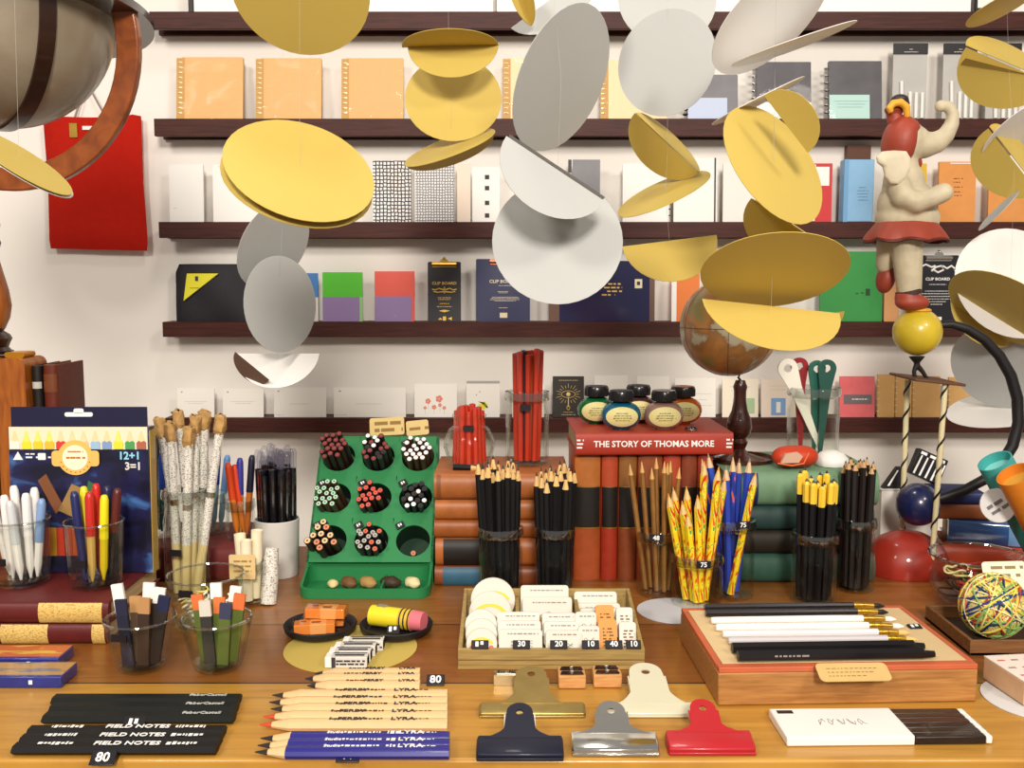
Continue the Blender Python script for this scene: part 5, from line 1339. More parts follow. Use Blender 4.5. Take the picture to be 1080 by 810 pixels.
# ------------------------------------------------------------------ green pencil organizer
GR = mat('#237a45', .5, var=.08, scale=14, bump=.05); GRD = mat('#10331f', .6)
oY = 1.1930; ox = xat(383, 620, oY)
og = thing('pencil_organizer', 'green slanted organizer with nine round holes of pencils and a front tray', 'organizer', (ox, oY, TZ + .0003))
TWd = .162; PWd = .163; v0y, v0z, SL, PL = .056, .030, math.radians(50), .188
vd = Vector((0, math.cos(SL), math.sin(SL))); nd = Vector((0, -math.sin(SL), math.cos(SL)))
def pan(u, v, d=0): return Vector((u, v0y, v0z)) + vd * v + nd * d
HR = .0222; mb = MB(); hc = []
for r_ in range(3):
    for c_ in range(3):
        u0, u1 = -PWd / 2 + PWd * c_ / 3, -PWd / 2 + PWd * (c_ + 1) / 3; w0, w1 = PL * r_ / 3, PL * (r_ + 1) / 3
        cu, cv = (u0 + u1) / 2, (w0 + w1) / 2 - .001; hc.append((r_, c_, cu, cv)); n = 32; vs_ = []
        for k in range(n):
            a = 2 * PI * (k + .5) / n; ca, sa = math.cos(a), math.sin(a)
            s_ = min(((u1 if ca > 0 else u0) - cu) / ca if abs(ca) > 1e-6 else 9, ((w1 if sa > 0 else w0) - cv) / sa if abs(sa) > 1e-6 else 9)
            vs_.append(pan(cu + ca * s_, cv + sa * s_))
        for rr_, dd in ((HR, 0), (HR, -.003)):
            for k in range(n):
                a = 2 * PI * (k + .5) / n; vs_.append(pan(cu + rr_ * math.cos(a), cv + rr_ * math.sin(a), dd))
        fs = []
        for lv in range(2):
            for k in range(n): fs.append((lv * n + k, lv * n + (k + 1) % n, (lv + 1) * n + (k + 1) % n, (lv + 1) * n + k))
        mb.add(vs_, fs)
        for k in range(n):         # the four corners of the cell
            pass
        for (uu, ww) in ((u0, w0), (u1, w0), (u1, w1), (u0, w1)):
            best = sorted(range(n), key=lambda k: (vs_[k] - pan(uu, ww)).length)[:2]; best.sort()
            if best == [0, n - 1]: best = [n - 1, 0]
            mb.add([pan(uu, ww), vs_[best[1]], vs_[best[0]]], [(0, 1, 2)])
mb.obj('slanted_panel', GR, og)
for r_, c_, cu, cv in hc:
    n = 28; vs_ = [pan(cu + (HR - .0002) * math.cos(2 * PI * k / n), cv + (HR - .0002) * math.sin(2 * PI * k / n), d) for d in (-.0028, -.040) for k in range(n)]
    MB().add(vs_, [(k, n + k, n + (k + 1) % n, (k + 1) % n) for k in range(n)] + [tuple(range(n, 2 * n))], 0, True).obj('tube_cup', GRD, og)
# closed sides and back
pt, pb_ = pan(0, PL), pan(0, 0)
for sx in (-1, 1):
    vs_ = [(sx * (PWd / 2 - q), y, z) for q in (0, .003) for y, z in ((pb_.y, .0), (pb_.y, pb_.z), (pt.y, pt.z), (pt.y + .012, pt.z - .006), (pt.y + .012, 0))]
    f_ = [(0, 1, 2, 3, 4), (9, 8, 7, 6, 5)] + [(i, 5 + i, 5 + (i + 1) % 5, (i + 1) % 5) for i in range(5)]
    MB().add(vs_, f_ if sx < 0 else [q[::-1] for q in f_]).obj('side_panel', GR, og)
MB().box((0, pt.y + .010, pt.z / 2 - .003), (PWd - .0062, .003, pt.z - .006)).obj('back_panel', GR, og)
MB().box((0, pt.y + .005, pt.z - .0025), (PWd - .0062, .012, .003)).obj('top_edge', GR, og)
# rounded front tray
outl = rrect(TWd, .070, .018, 6); inn = rrect(TWd - .006, .064, .0155, 6); n = len(outl); oy = .034
vs_ = []
for pts, zf in ((outl, 0), (outl, 1), (inn, 1), (inn, .25)):
    for x, y in pts:
        hz = .0125 + (.030 - .0125) * max(0, min(1, (y + .010) / .04)) if zf else 0
        vs_.append((x, y + oy, hz if zf == 1 else (.003 if zf == .25 else 0)))
fs = [(l * n + k, l * n + (k + 1) % n, (l + 1) * n + (k + 1) % n, (l + 1) * n + k) for l in range(3) for k in range(n)] + [tuple(range(n - 1, -1, -1)), tuple(range(3 * n, 4 * n))]
MB().add(vs_, fs, 0, False).obj('front_tray', GR, og)
MB().box((.022, .028, .009), (.0025, .052, .0115)).obj('tray_divider', GR, og)
OW = og.matrix_world if False else Matrix.Translation(og.location)
def inhole(r_, c_, n, ll, body, ends, label, group, lean=(0, 0), seed=0, off=(0, -.004), dep=.036, sp=.0082, pr=.0039):
    """pencils with cut ends pushed into one of the nine holes"""
    cu, cv = [(a[2], a[3]) for a in hc if a[0] == r_ and a[1] == c_][0]; rr = random.Random(seed)
    for i, (x, y) in enumerate(hexgrid(n, sp)):
        A = og.location + pan(cu + x + off[0] * .6, cv + y + off[1] * .6, -dep); l_ = ll + rr.uniform(-.005, .004) 
        B = og.location + pan(cu + x * 1.08 + off[0] + lean[0], cv + y * 1.08 + off[1] + lean[1], l_)
        e = ends[i % len(ends)]; kn = 'hole%s%s' % (body, e)
        if kn not in KINDS: kind(kn, mat(body, .45), pr, n=8, blunt=1, tipm=mat(e, .5), lead=mat('#6a5a50', .5) if e not in ('#f2f0ec', '#202020') else mat(e, .5))
        nm_ = {'#f2f0ec': 'white', '#8a3030': 'dark red', '#a8d8b8': 'mint', '#e0603c': 'coral', '#e0503c': 'coral red', '#202020': 'black', '#e8c090': 'beige', '#d88a60': 'orange tan', '#b0aca4': 'grey', '#d87850': 'orange'}[e]
        pencil(kn, A, B, label % nm_, group + ', ' + nm_ + ' ends')
inhole(2, 0, 18, .034, '#2e1a18', ['#8a3030'], 'dark pencil with %s cut end in the upper left hole of the green organizer', 'pencils in the upper left hole', (-.005, .003), 1, (0, -.0025))
inhole(2, 1, 18, .028, '#241c1a', ['#f2f0ec', '#8a3030', '#202020', '#8a3030'], 'dark pencil with %s cut end in the upper middle hole of the green organizer', 'pencils in the upper middle hole', (-.003, .002), 2, (0, -.0025))
inhole(2, 2, 19, .026, '#4a2c1c', ['#f2f0ec'], 'brown pencil with %s cut end in the upper right hole of the green organizer', 'pencils in the upper right hole', (0, .001), 3, (0, -.0025))
inhole(1, 0, 16, .022, '#4a3424', ['#a8d8b8'], 'brown pencil with %s cut end in the middle left hole of the green organizer', 'pencils in the middle left hole', (-.006, .001), 4, (-.001, -.0045))
inhole(1, 1, 14, .020, '#2a1816', ['#e0503c'], 'dark pencil with %s cut end in the central hole of the green organizer', 'pencils in the central hole', (-.004, 0), 5, (-.001, -.005))
inhole(1, 2, 16, .018, '#151315', ['#202020', '#f2f0ec', '#202020'], 'black pencil with %s cut end in the middle right hole of the green organizer', 'pencils in the middle right hole', (0, 0), 6, (0, -.0045))
inhole(0, 0, 11, .024, '#2c1e18', ['#e8c090', '#d88a60', '#e8c090'], 'dark pencil with %s cut end in the lower left hole of the green organizer', 'pencils in the lower left hole', (-.006, .003), 7, (-.001, -.0045), .036, .0102, .0049)
inhole(0, 1, 15, .022, '#211c1b', ['#b0aca4', '#b0aca4', '#e0603c'], 'dark pencil with %s cut end in the lower middle hole of the green organizer', 'pencils in the lower middle hole', (-.001, .001), 8, (0, -.0045))
inhole(0, 2, 1, -.012, '#4a2c1c', ['#d87850'], 'single brown pencil with %s end deep in the lower right hole of the green organizer', 'lone pencil in the lower right hole', (0, 0), 9, (0, -.012))
for r_, c_, cu, cv in hc:
    if r_ < 2 or c_ == 2:
        o = MB().rbox((0, 0, 0), (.0115, .002, .0085), .001).obj('price_label', BLACK, og)
        M = Matrix.Translation(pan(cu - .018, cv + .021, .0020)) @ Matrix.Rotation(-(PI / 2 - SL), 4, 'X') @ Matrix.Rotation(-.5, 4, 'Y'); o.matrix_local = M
        mb = MB().box((-.0016, -.0012, 0), (.0018, .0004, .004)).box((.0014, -.0012, .0003), (.0018, .0004, .0032)); mb.obj('digits', INKW, o)
for lab, px, py, w_, h_, rz_ in (('larger kraft note with handwriting on top of the green organizer', 408.5, 460, 37, 19, -.05), ('smaller cream note beside the larger one on top of the green organizer', 441, 462, 24, 16, -.10)):
    Y = oY + pt.y + .006; p = P(px, py, Y); s_ = Y / F
    nt_ = thing('kraft_note', lab, 'note', (p.x, Y, TZ + pt.z + .0004), (-.25, rz_, 0), 'notes on the green organizer')
    MB().rbox((0, 0, h_ * s_ / 2 + .001), (w_ * s_, .0008, h_ * s_), .003).obj('paper', mat('#d9bf80', .8, var=.05, scale=50), nt_)
    mb = MB()
    for k in range(2 if w_ > 30 else 1): scribble(mb, -w_ * s_ * .36, w_ * s_ * (.38 - .08 * k), h_ * s_ * (.72 - .38 * k if w_ > 30 else .5), -.0006, .0048 if w_ > 30 else .004, 0, k, .15)
    mb.obj('handwriting', mat('#8f6f34', .7), nt_)
rr = random.Random(5)
for lab, px, py, r_, c_ in (('pale cream rounded lump at left in the tray of the green organizer', 351, 616, .0085, '#d8c48c'), ('brown rounded lump in the tray, second from left', 368, 613, .0115, '#6d4a2a'), ('tan rounded lump in the tray left of its divider', 388, 613, .0115, '#a8844c'), ('dark brown rounded lump right of the tray divider', 412, 612, .012, '#3a2a1c'), ('cream rounded lump at the right end of the organizer tray', 435, 611, .011, '#ddd0a0')):
    g = thing('rubber_lump', lab, 'eraser', (xat(px, 615, oY + .034), oY + .034, TZ + .0037), (0, 0, rr.uniform(0, 3)), 'lumps in the organizer tray')
    mb = MB(); mb.ball((0, 0, r_ * .62), (r_ * 1.15, r_ * .8, r_ * .62), n=18, m=12)
    for i, v in enumerate(mb.v): v += Vector((.0006 * math.sin(700 * v.y + i), .0005 * math.sin(600 * v.x), .0004 * math.sin(500 * v.x + 3)))
    mb.obj('lump_body', mat(c_, .6, var=.12, scale=80), g)

# ------------------------------------------------------------------ left side: maroon books, cups, coloured pencil pack
MY = 1.0376; MAR = mat('#5c1c1c', .45, var=.12, scale=60, bump=.08)
x0m, x1m = xat(-70, 650, MY), xat(112, 650, MY)
book('lower maroon book with two gilt labels under the glass cups', x0m, x1m, MY, .155, 0, .0228, MAR, 'maroon books at left', 0, [(.38, .655, GL), (.91, .985, GL)], .5)
book('upper maroon book with one gilt label, glass cups stand on it', x0m, x1m + .002, MY, .158, .0232, .0468, MAR, 'maroon books at left', 0, [(.60, .965, GL)], .5)
MZ = .0472
# coloured pencil pack
Yp = 1.1466; pa, pz_ = P(14, 600, Yp), P(154, 430, Yp)
pk = thing('colored_pencil_pack', 'dark blue pack of coloured pencils marked 12+1 standing on the maroon books', 'pencil pack', ((pa.x + pz_.x) / 2, Yp, TZ + MZ), (-.03, 0, 0))
w, h = pz_.x - pa.x, pz_.z - (TZ + MZ)
NV = mat('#1a1838', .35, coat=.4)
MB().box((0, .010, h * .44), (w, .020, h * .88)).obj('box_body', mat('#1a2a66', .35, kind='night', h2='#ffffff', scale=3.2, coat=.4), pk, .0006)
MB().box((0, .004, h * .94), (w * .97, .002, h * .12)).obj('hanger_flap', NV, pk)
mb = MB(); mb.rbox((.0, -.0004 + .003, h * .955), (w * .20, .0008, .005), .0022); mb.rbox((0, .0026, h * .975), (w * .07, .0008, .006), .0022); mb.obj('hang_slot', WHITE, pk)
win = MB().box((0, -.0004, h * .815), (w * .985, .0012, h * .135)).obj('window', mat('#e6dcc0', .5), pk)
pc = ['#e8e4d8', '#e8d838', '#e0c830', '#d8b838', '#d03a34', '#e8b0a8', '#e0b8a0', '#98b8d8', '#8098c0', '#e0d838', '#4a9a54', '#a8604c', '#b8a890']
for k in range(12):
    x = -w * .45 + w * .9 * k / 11; hw = w * .033
    tp = MB(); tp.slab([(x - hw, h * .75), (x + hw, h * .75), (x + hw, h * .79), (x + hw * .5, h * .80), (x, h * .792), (x - hw * .5, h * .80), (x - hw, h * .79)], .0012, 0, Matrix.Translation((0, -.0016, 0)) @ RX90); tp.obj('pencil_end', mat(pc[k], .5), win)
    tp = MB(); tp.slab([(x - hw * .8, h * .797), (x, h * .79), (x + hw * .8, h * .797), (x + hw * .15, h * .86), (x - hw * .15, h * .86)], .001, 0, Matrix.Translation((0, -.0013, 0)) @ RX90); tp.obj('pencil_tip', mat('#e6d0a0' if k not in (1, 2, 3, 9) else '#e8dc70', .5), win)
mb = MB(); n = 36; ex, ez = -w * .02, h * .70; er_ = w * .125
mb.slab([(ex + er_ * math.cos(2 * PI * k / n), ez + er_ * math.sin(2 * PI * k / n)) for k in range(n)], .0012, 0, Matrix.Translation((0, -.0026, 0)) @ RX90)
mb.rbox((ex, -.0024, ez - er_ * .05), (er_ * 2.7, .0010, er_ * .9), .004)
em = mb.obj('emblem', mat('#e8b860', .5), pk)
mb = MB(); mb.slab([(ex + er_ * .72 * math.cos(2 * PI * k / n), ez + er_ * .72 * math.sin(2 * PI * k / n)) for k in range(n)], .0006, 0, Matrix.Translation((0, -.0034, 0)) @ RX90); mb.obj('emblem_centre', mat('#efe6c8', .5), em)
mb = MB(); scribble(mb, ex - er_ * .5, ex + er_ * .5, ez, -.0039, .0022, 0, 3, .1); scribble(mb, ex - er_ * .4, ex + er_ * .4, ez + er_ * .35, -.0039, .0016, 0, 4, .1)
for k in range(9): a = PI * (1.1 + .8 * k / 8); mb.box((ex + er_ * .85 * math.cos(a), -.0034, ez + er_ * .85 * math.sin(a)), (.0015, .0003, .0015))
mb.obj('emblem_print', mat('#b8742c', .5), em)
text('12+1', .0125, mat('#8fd0e8', .5), pk, front(w * .36, -.0006, h * .708), bold=.03)
text('3=1', .0125, mat('#d8d4cc', .5), pk, front(w * .385, -.0006, h * .645), bold=.03)
mb = MB(); mb.slab([(-w * .47, h * .685), (-w * .40, h * .685), (-w * .435, h * .735)], .0006, 0, Matrix.Translation((0, -.0004, 0)) @ RX90); mb.rbox((-w * .265, -.0004, h * .705), (w * .055, .0006, h * .04), .001)
scribble(mb, -w * .38, -w * .31, h * .70, -.0004, .0018, 0, 2); scribble(mb, -w * .22, -w * .14, h * .70, -.0004, .0018, 0, 3); scribble(mb, -w * .38, -w * .31, h * .72, -.0004, .0014, 0, 5)
mb.obj('white_marks', INKW, pk)
for nm_, pts, c_ in (('printed_pencil', [(-.30, .56), (-.24, .60), (-.12, .40), (-.18, .36)], '#7a4a2c'), ('printed_pencil', [(-.16, .38), (-.06, .54), (.0, .52), (-.06, .34)], '#9a7a48'), ('printed_pencil', [(.02, .36), (.06, .56), (.10, .54), (.09, .36)], '#2f6a44'), ('printed_pencil', [(-.02, .34), (.02, .5), (.06, .34)], '#6a4630')):
    MB().slab([(u * w, v * h) for u, v in pts], .0005, 0, Matrix.Translation((0, -.0003, 0)) @ RX90).obj(nm_, mat(c_, .5), pk)
for k, c_ in enumerate(('#b8341c', '#d8a030', '#c83c20', '#c04a28', '#d05a30')): MB().box((w * (-.26 + .055 * k), -.0005, h * .19), (w * .052, .0006, h * .17)).obj('printed_stripe', mat(c_, .5), pk)
MB().box((w / 2 + .0006, .010, h * .43), (.0008, .018, h * .86)).obj('side_strip', mat('#b89a4c', .6), pk)
o = MB().box((0, .0105, h * .44), (w + .004, .0235, h * .885)).obj('film_wrap', FILM, pk)

# cups
def tumbler(label, px, Y, rb, rt, py_rim, z0=0, group='clear glass cups', price=None, py_=60):
    x = xat(px, 640, Y); s_ = Y / F; H = zat(py_rim, Y) - z0
    R0, R1 = rb * s_, rt * s_
    prof = [(R0 * .85, 0), (R0, .003)] + [(R0 + (R1 - R0) * (k / 8) ** .8, .003 + (H - .003) * k / 8) for k in range(1, 9)]
    g = glass_vessel('glass_cup', label, 'cup', (x, Y, TZ + z0 + .0003), prof, .0020, .007, group=group)
    MB().tube([((R1 - .0008) * math.cos(q * PI / 18), (R1 - .0008) * math.sin(q * PI / 18), H + .0004) for q in range(37)], .0014, 8, cap=False).obj('rim', glass('#f4f6f4', 1.0, 9), g)
    MB().lathe([(.0004, .0035), (R0 * .88, .0035), (R0 * .93, .0062), (R0 * .88, .0072), (.0004, .0076)], 32).obj('thick_foot', glass('#e6ece6', .9, 1.6), g)
    if price: price_part(g, None, R1 * .99, H, .86, -100, .016, .0075)
    return g, (x, Y), R0, H
def strip(label, c, a, b, w_, t_, m, tip, group, L_tip=.016):
    """flat felt-like strip standing in a cup, with a paper head"""
    A, B = Vector((c[0] + a[0], c[1] + a[1], a[2])), Vector((c[0] + b[0], c[1] + b[1], b[2])); M = frame(A, B - A); Lb = (B - A).length
    o = bpy.data.objects.new('felt_strip', MB().box((0, 0, (Lb - L_tip) / 2), (w_, t_, Lb - L_tip)).mesh('felt_strip', m)); COL.objects.link(o); tag(o, label, 'strip', group); o.matrix_world = M
    MB().box((0, 0, Lb - L_tip / 2), (w_ * 1.02, t_ * .9, L_tip)).obj('paper_head', tip, o)
    return o
def fill(c, z, items, group, H):
    n = len(items)
    for i, (lab, m, tip, x, y, dx, dy, top) in enumerate(items):
        strip(lab, c, (x, y, z), (x + dx, y + dy, top), .0112, .0042, m, tip, group)
g, c, R0, H = tumbler('glass cup of dark brown and navy strips, front left', 147, 0.9740, 25, 38, 652, price=True)
z = TZ + .0082
fill(c, z, [('white strip leaning at the left in the front left cup', WHITE, WHITE, -.013, .004, -.012, .004, TZ + .085), ('navy strip in the front left cup', mat('#1c1e36', .7), mat('#20223c', .7), -.009, -.010, -.004, -.004, TZ + .076), ('tan strip in the front left cup', mat('#5a4632', .8), mat('#c0925c', .7), -.001, -.002, -.001, -.002, TZ + .076), ('brown strip with white head behind in the front left cup', mat('#4a3426', .8), WHITE, .001, .010, .004, .006, TZ + .084), ('brown strip in the front of the front left cup', mat('#3a281e', .8), mat('#b88a58', .7), .006, -.011, .005, -.004, TZ + .078), ('dark brown strip with white head in the front left cup', mat('#33241c', .8), WHITE, .010, .003, .010, .002, TZ + .082), ('navy headed dark strip at the right of the front left cup', mat('#2a211e', .8), mat('#1c2244', .7), .014, -.004, .014, -.002, TZ + .077)], 'strips in the front left cup', H)
g, c, R0, H = tumbler('glass cup of olive green strips with orange heads', 228, 0.9740, 25, 38, 652)
OL = mat('#5a6a2a', .8, var=.1, scale=60)
fill(c, z, [('olive strip with orange head at left of the green strip cup', OL, mat('#d8713a', .7), -.012, .002, -.008, .001, TZ + .076), ('dark grey strip with pale head in the green strip cup', mat('#33322e', .8), mat('#d8d2c4', .7), -.005, -.008, -.003, -.003, TZ + .074), ('olive strip with white head behind in the green strip cup', OL, WHITE, -.002, .009, -.002, .006, TZ + .084), ('olive strip with orange head in the middle of the green strip cup', OL, mat('#e07a40', .7), .003, -.002, .002, -.003, TZ + .075), ('olive strip with navy head in the green strip cup', OL, mat('#3a3c58', .7), .008, -.010, .006, -.004, TZ + .072), ('olive strip with white head at right in the green strip cup', OL, WHITE, .009, .006, .009, .004, TZ + .082), ('olive strip with bright orange head at the right edge of the green strip cup', OL, mat('#e0703a', .7), .015, -.002, .010, 0, TZ + .078)], 'strips in the green strip cup', H)
g, c, R0, H = tumbler('wide glass cup of white paper curls behind the two strip cups', 218, 1.1002, 34, 41, 606, price=True)
rr = random.Random(9)
for k in range(12):
    a_ = rr.uniform(0, 6.28); x, y = .020 * math.cos(a_ + k), .016 * math.sin(a_ + k); m = [WHITE, CREAM, mat('#d8cc6a', .6)][k % 3]
    mb = MB(); mb.tube([(.006 * math.cos(t_), .006 * math.sin(t_), .0016 * t_) for t_ in [q * .55 for q in range(18)]], .0016, 5, ex=.5)
    o = mb.obj('paper_curl', m); o.location = (c[0] + x, c[1] + y, TZ + .0095 + .0016 * k); o.rotation_euler = (rr.uniform(-.4, .4), rr.uniform(-.4, .4), rr.uniform(0, 6)); tag(o, ['white', 'cream', 'pale yellow'][k % 3] + ' curl of paper in the wide cup behind the strip cups', 'paper curl', ['white', 'cream', 'pale yellow'][k % 3] + ' paper curls')
# pens in the two cups on the maroon books
def pen(label, A, B, bm, capm, group=None, r=.0046, cap=.05, clip=True, tipm=None, name='pen'):
    A, B = Vector(A), Vector(B); Lb = (B - A).length; M = frame(A, B - A)
    me = MB().tube([(0, 0, 0), (0, 0, .004), (0, 0, .014), (0, 0, Lb - cap)], [r * .3, r * .45, r * .95, r], 10).mesh(name, bm)
    o = bpy.data.objects.new(name, me); COL.objects.link(o); tag(o, label, 'pen', group); o.matrix_world = M
    MB().tube([(0, 0, Lb - cap + .0002), (0, 0, Lb - .006), (0, 0, Lb - .001), (0, 0, Lb)], [r * 1.1, r * 1.06, r * .75, r * .5], 10).obj('cap', capm, o)
    if clip: MB().box((0, -r * 1.45, Lb - cap * .48), (.0022, .0011, cap * .75)).box((0, -r * 1.1, Lb - cap * .13), (.0022, r * .9, .002)).obj('pocket_clip', tipm or capm, o)
    return o
PEN_W = mat('#e9e7e4', .3, coat=.3); 
g, c, R0, H = tumbler('glass cup of white pens at far left on the maroon books', 25, 1.1052, 28, 31, 548, MZ, 'clear pen cups on the maroon books')
for k, (px, py, bx_, by_, cm) in enumerate(((4, 522, -.006, -.008, PEN_W), (14, 512, .001, .006, PEN_W), (27, 520, .012, -.004, PEN_W), (36, 514, .016, .008, PEN_W), (-8, 530, -.015, .004, PEN_W), (10, 528, .006, -.014, mat('#c8ccd0', .3)), (44, 526, .018, -.001, mat('#7f9cc8', .3)))):
    B = P(px, py, c[1] + by_); pen(['white capped pen in the far left cup', 'grey capped pen at the front of the far left cup', 'blue capped white pen at the right of the far left cup'][0 if k < 5 else k - 4], (c[0] + bx_, c[1] + by_, TZ + MZ + .0085), B, PEN_W, cm, 'white pens in the far left cup' if k < 5 else None)
price_part(g, None, R0 * 1.02, H, .45, -105, .016, .008)
g, c, R0, H = tumbler('glass cup of coloured pens in front of the coloured pencil pack', 103, 1.0981, 27, 31, 550, MZ, 'clear pen cups on the maroon books')
for lab, px, py, bx_, by_, bm, cm in (('navy pen leaning left in the coloured pen cup', 78, 518, -.010, -.006, mat('#232a5c', .3), mat('#232a5c', .3)), ('yellow pen behind the navy one in the coloured pen cup', 88, 513, -.010, .008, mat('#d8ccb8', .3), mat('#e0d22c', .3)), ('tan pen with red cap in the coloured pen cup', 94, 519, 0, -.010, mat('#c8a458', .3), mat('#c02c24', .3)), ('red capped pen at the back of the coloured pen cup', 101, 510, .002, .010, mat('#8a2a20', .3), mat('#c4261e', .3)), ('bright yellow pen in the coloured pen cup', 110, 522, .010, -.004, mat('#d8c020', .3), mat('#e8d820', .3)), ('dark navy pen at the back of the coloured pen cup', 113, 512, .008, .013, mat('#1c1c2c', .3), mat('#26284a', .3)), ('black and red pen at the right of the coloured pen cup', 124, 515, .015, .004, mat('#201c20', .3), mat('#5a2420', .3))):
    pen(lab, (c[0] + bx_, c[1] + by_, TZ + MZ + .0085), P(px, py, c[1] + by_), bm, cm, 'coloured pens on the maroon books')
price_part(g, None, R0 * 1.02, H, .45, -100, .016, .008)
# blue packs at the left edge
for lab, x1, yb in (('dark blue pencil pack with orange top lying at the left edge, farther back', 62, 706), ('dark blue pencil pack with tan top lying at the left edge, nearer the front', 65, 726)):
    y = T(540, yb).y; xr_, xl_ = xat(x1, yb, y), xat(-70, yb, y); g = thing('pencil_pack', lab, 'pencil pack', ((xl_ + xr_) / 2, y, TZ + .0003), (0, 0, 0), 'blue packs at the left edge')
    W_ = xr_ - xl_
    MB().box((0, .018, .0056), (W_, .036, .0112)).obj('box_body', mat('#25307e', .35, var=.2, scale=40, coat=.4), g, .001)
    MB().box((0, .020, .0114), (W_ * .985, .030, .0008)).obj('printed_top', mat('#c8683a', .5, kind='speck', h2='#d8b04a', scale=90, stretch=(.2, 1, 1)) if yb < 710 else mat('#b8905a', .5, kind='speck', h2='#7a7a8a', scale=90, stretch=(.2, 1, 1)), g)
    MB().box((W_ * .26, -.0004, .0058), (.0035, .0006, .004)).obj('white_mark', INKW, g)
    MB().box((0, .018, .0060), (W_ + .002, .0375, .0128)).obj('film_wrap', FILM, g)

# maroon book behind with glasses of pens, glass of newspaper pencils
book('thick maroon book lying flat behind the newspaper pencils', xat(150, 590, 1.2616), xat(264, 590, 1.2616), 1.2616, .14, 0, .0455, mat('#6a2322', .5, var=.1, scale=60), None, 0, (), .3)
g, c, R, H = jar_at('tall slim glass of newspaper wrapped pencils', 199, 1.2071, 24, 516, None)
price_part(g, None, R, H, .46, -100, .015, .008)
NEWS = mat('#e2ded4', .7, kind='speck', h2='#8f8b86', scale=420, stretch=(1, 1, 2))
kind('news', NEWS, .0054, .001, tipm=mat('#b8905a', .8), lead=mat('#9a7040', .8), n=10, end=(mat('#d8c48c', .7), .062), band=(CHROME, .085, .078))
rr = random.Random(2)
for k, (px, py, bx_, by_) in enumerate(((170, 454, -.006, .011), (189, 447, .003, .015), (180, 460, -.011, -.006), (206, 452, .004, .001), (216, 449, .013, .008), (232, 452, .012, -.007), (199, 464, .000, -.013))):
    o = pencil('news', (c[0] + bx_, c[1] + by_, TZ + .0065), P(px, py, c[1] + by_ * 1.2), 'newspaper wrapped pencil with rough bark top in the tall slim glass', 'newspaper wrapped pencils')
    Lr = max(v.co.z for v in o.data.vertices); mb = MB(); mb.tube([(0, 0, Lr - .006), (.0006, 0, Lr), (-.0004, .0005, Lr + .008), (.0005, 0, Lr + .016), (0, 0, Lr + .018)], [.0057, .0080, .0070, .0074, .004], 9)
    for v in mb.v: v += Vector((rr.uniform(-.0016, .0016), rr.uniform(-.0016, .0016), rr.uniform(-.0016, .0016)))
    mb.obj('bark_top', mat('#b08a54', .9, var=.35, scale=160), o)
BZ = .0458
def backglass(label, px, Y, r_, rim, pens, grp):
    g, c, R, H = jar_at(label, px, Y, r_, rim, None, z0=BZ)
    for lab, px2, py2, bx_, by_, bm, cm in pens: pen(lab, (c[0] + bx_, c[1] + by_, TZ + BZ + .0065), P(px2, py2, c[1] + by_), bm, cm, grp, .0043)
BLU = mat('#2848a8', .3); SKYP = mat('#9cc4dc', .3); TEAL = mat('#2a6a5c', .3)
backglass('small glass of blue and green pens left of the newspaper pencils', 174, 1.3271, 17, 530, [('black clicker pen in the blue and green pen glass', 164, 459, -.006, .004, mat('#2a2624', .4), BLACK), ('blue pen in the blue and green pen glass', 171, 477, .001, -.006, TEAL, BLU), ('second blue pen at right in the blue and green pen glass', 179, 474, .008, .004, TEAL, mat('#3a62b0', .3)), ('white pen in the blue and green pen glass', 184, 488, .009, -.007, PEN_W, PEN_W)], 'pens in the blue and green pen glass')
backglass('small glass of blue and clear pens right of the newspaper pencils', 226, 1.3423, 18, 520, [('dark blue pen in the right hand small glass', 230, 473, .002, -.002, SKYP, mat('#2040a0', .3)), ('pale blue pen in the right hand small glass', 240, 480, .010, .004, SKYP, mat('#6a98cc', .3)), ('clear white pen in the right hand small glass', 216, 478, -.006, .006, PEN_W, mat('#d8dcda', .3)), ('green tipped white pen in the right hand small glass', 212, 474, -.011, -.002, PEN_W, mat('#3f7a50', .3))], 'pens in the right hand small glass')
backglass('small glass of orange and navy markers beside the white pot', 256, 1.3070, 15, 528, [('orange marker leaning left beside the white pot', 240, 488, -.004, -.004, mat('#e0802c', .4), mat('#e04a1c', .4)), ('second orange marker beside the white pot', 247, 490, .002, .007, mat('#e0802c', .4), mat('#d8441c', .4)), ('violet blue marker beside the white pot', 253, 483, -.003, .0085, mat('#d8903c', .4), mat('#3a3a94', .4)), ('dark navy marker beside the white pot', 266, 480, .008, -.002, mat('#c8702c', .4), mat('#1c1c34', .4))], 'markers beside the white pot')
# white pot of black pens with clear caps
Y = 1.2969; x = xat(293, 580, Y); s_ = Y / F; H = zat(547, Y)
g = thing('white_pot', 'white paper pot of black pens with clear caps, left of the green organizer', 'pot', (x, Y, TZ + .0003))
R = 23.5 * s_; MB().lathe([(.0004, 0), (R * .9, 0), (R * .92, .002), (R, H), (R * .98, H + .0006), (R * .96, H), (R * .88, .004), (.0004, .004)], 36).obj('pot_body', mat('#cfccc6', .7, var=.04, scale=60), g)
rr = random.Random(8); CAPC = glass('#f0f0f4', 1.0, 1.5)
for i, (hx, hy) in enumerate(hexgrid(19, .0108)):
    if hx * hx + hy * hy > (R * .82) ** 2: continue
    B = Vector((x + hx * 1.06, Y + hy * 1.06, ztop(472 + rr.uniform(-2, 8), Y)))
    pen('black pen with clear cap in the white pot', (x + hx * .92, Y + hy * .92, TZ + .0052), B, mat('#121116', .12, coat=1.0), CAPC, 'black pens in the white pot', .0050, .026, False)
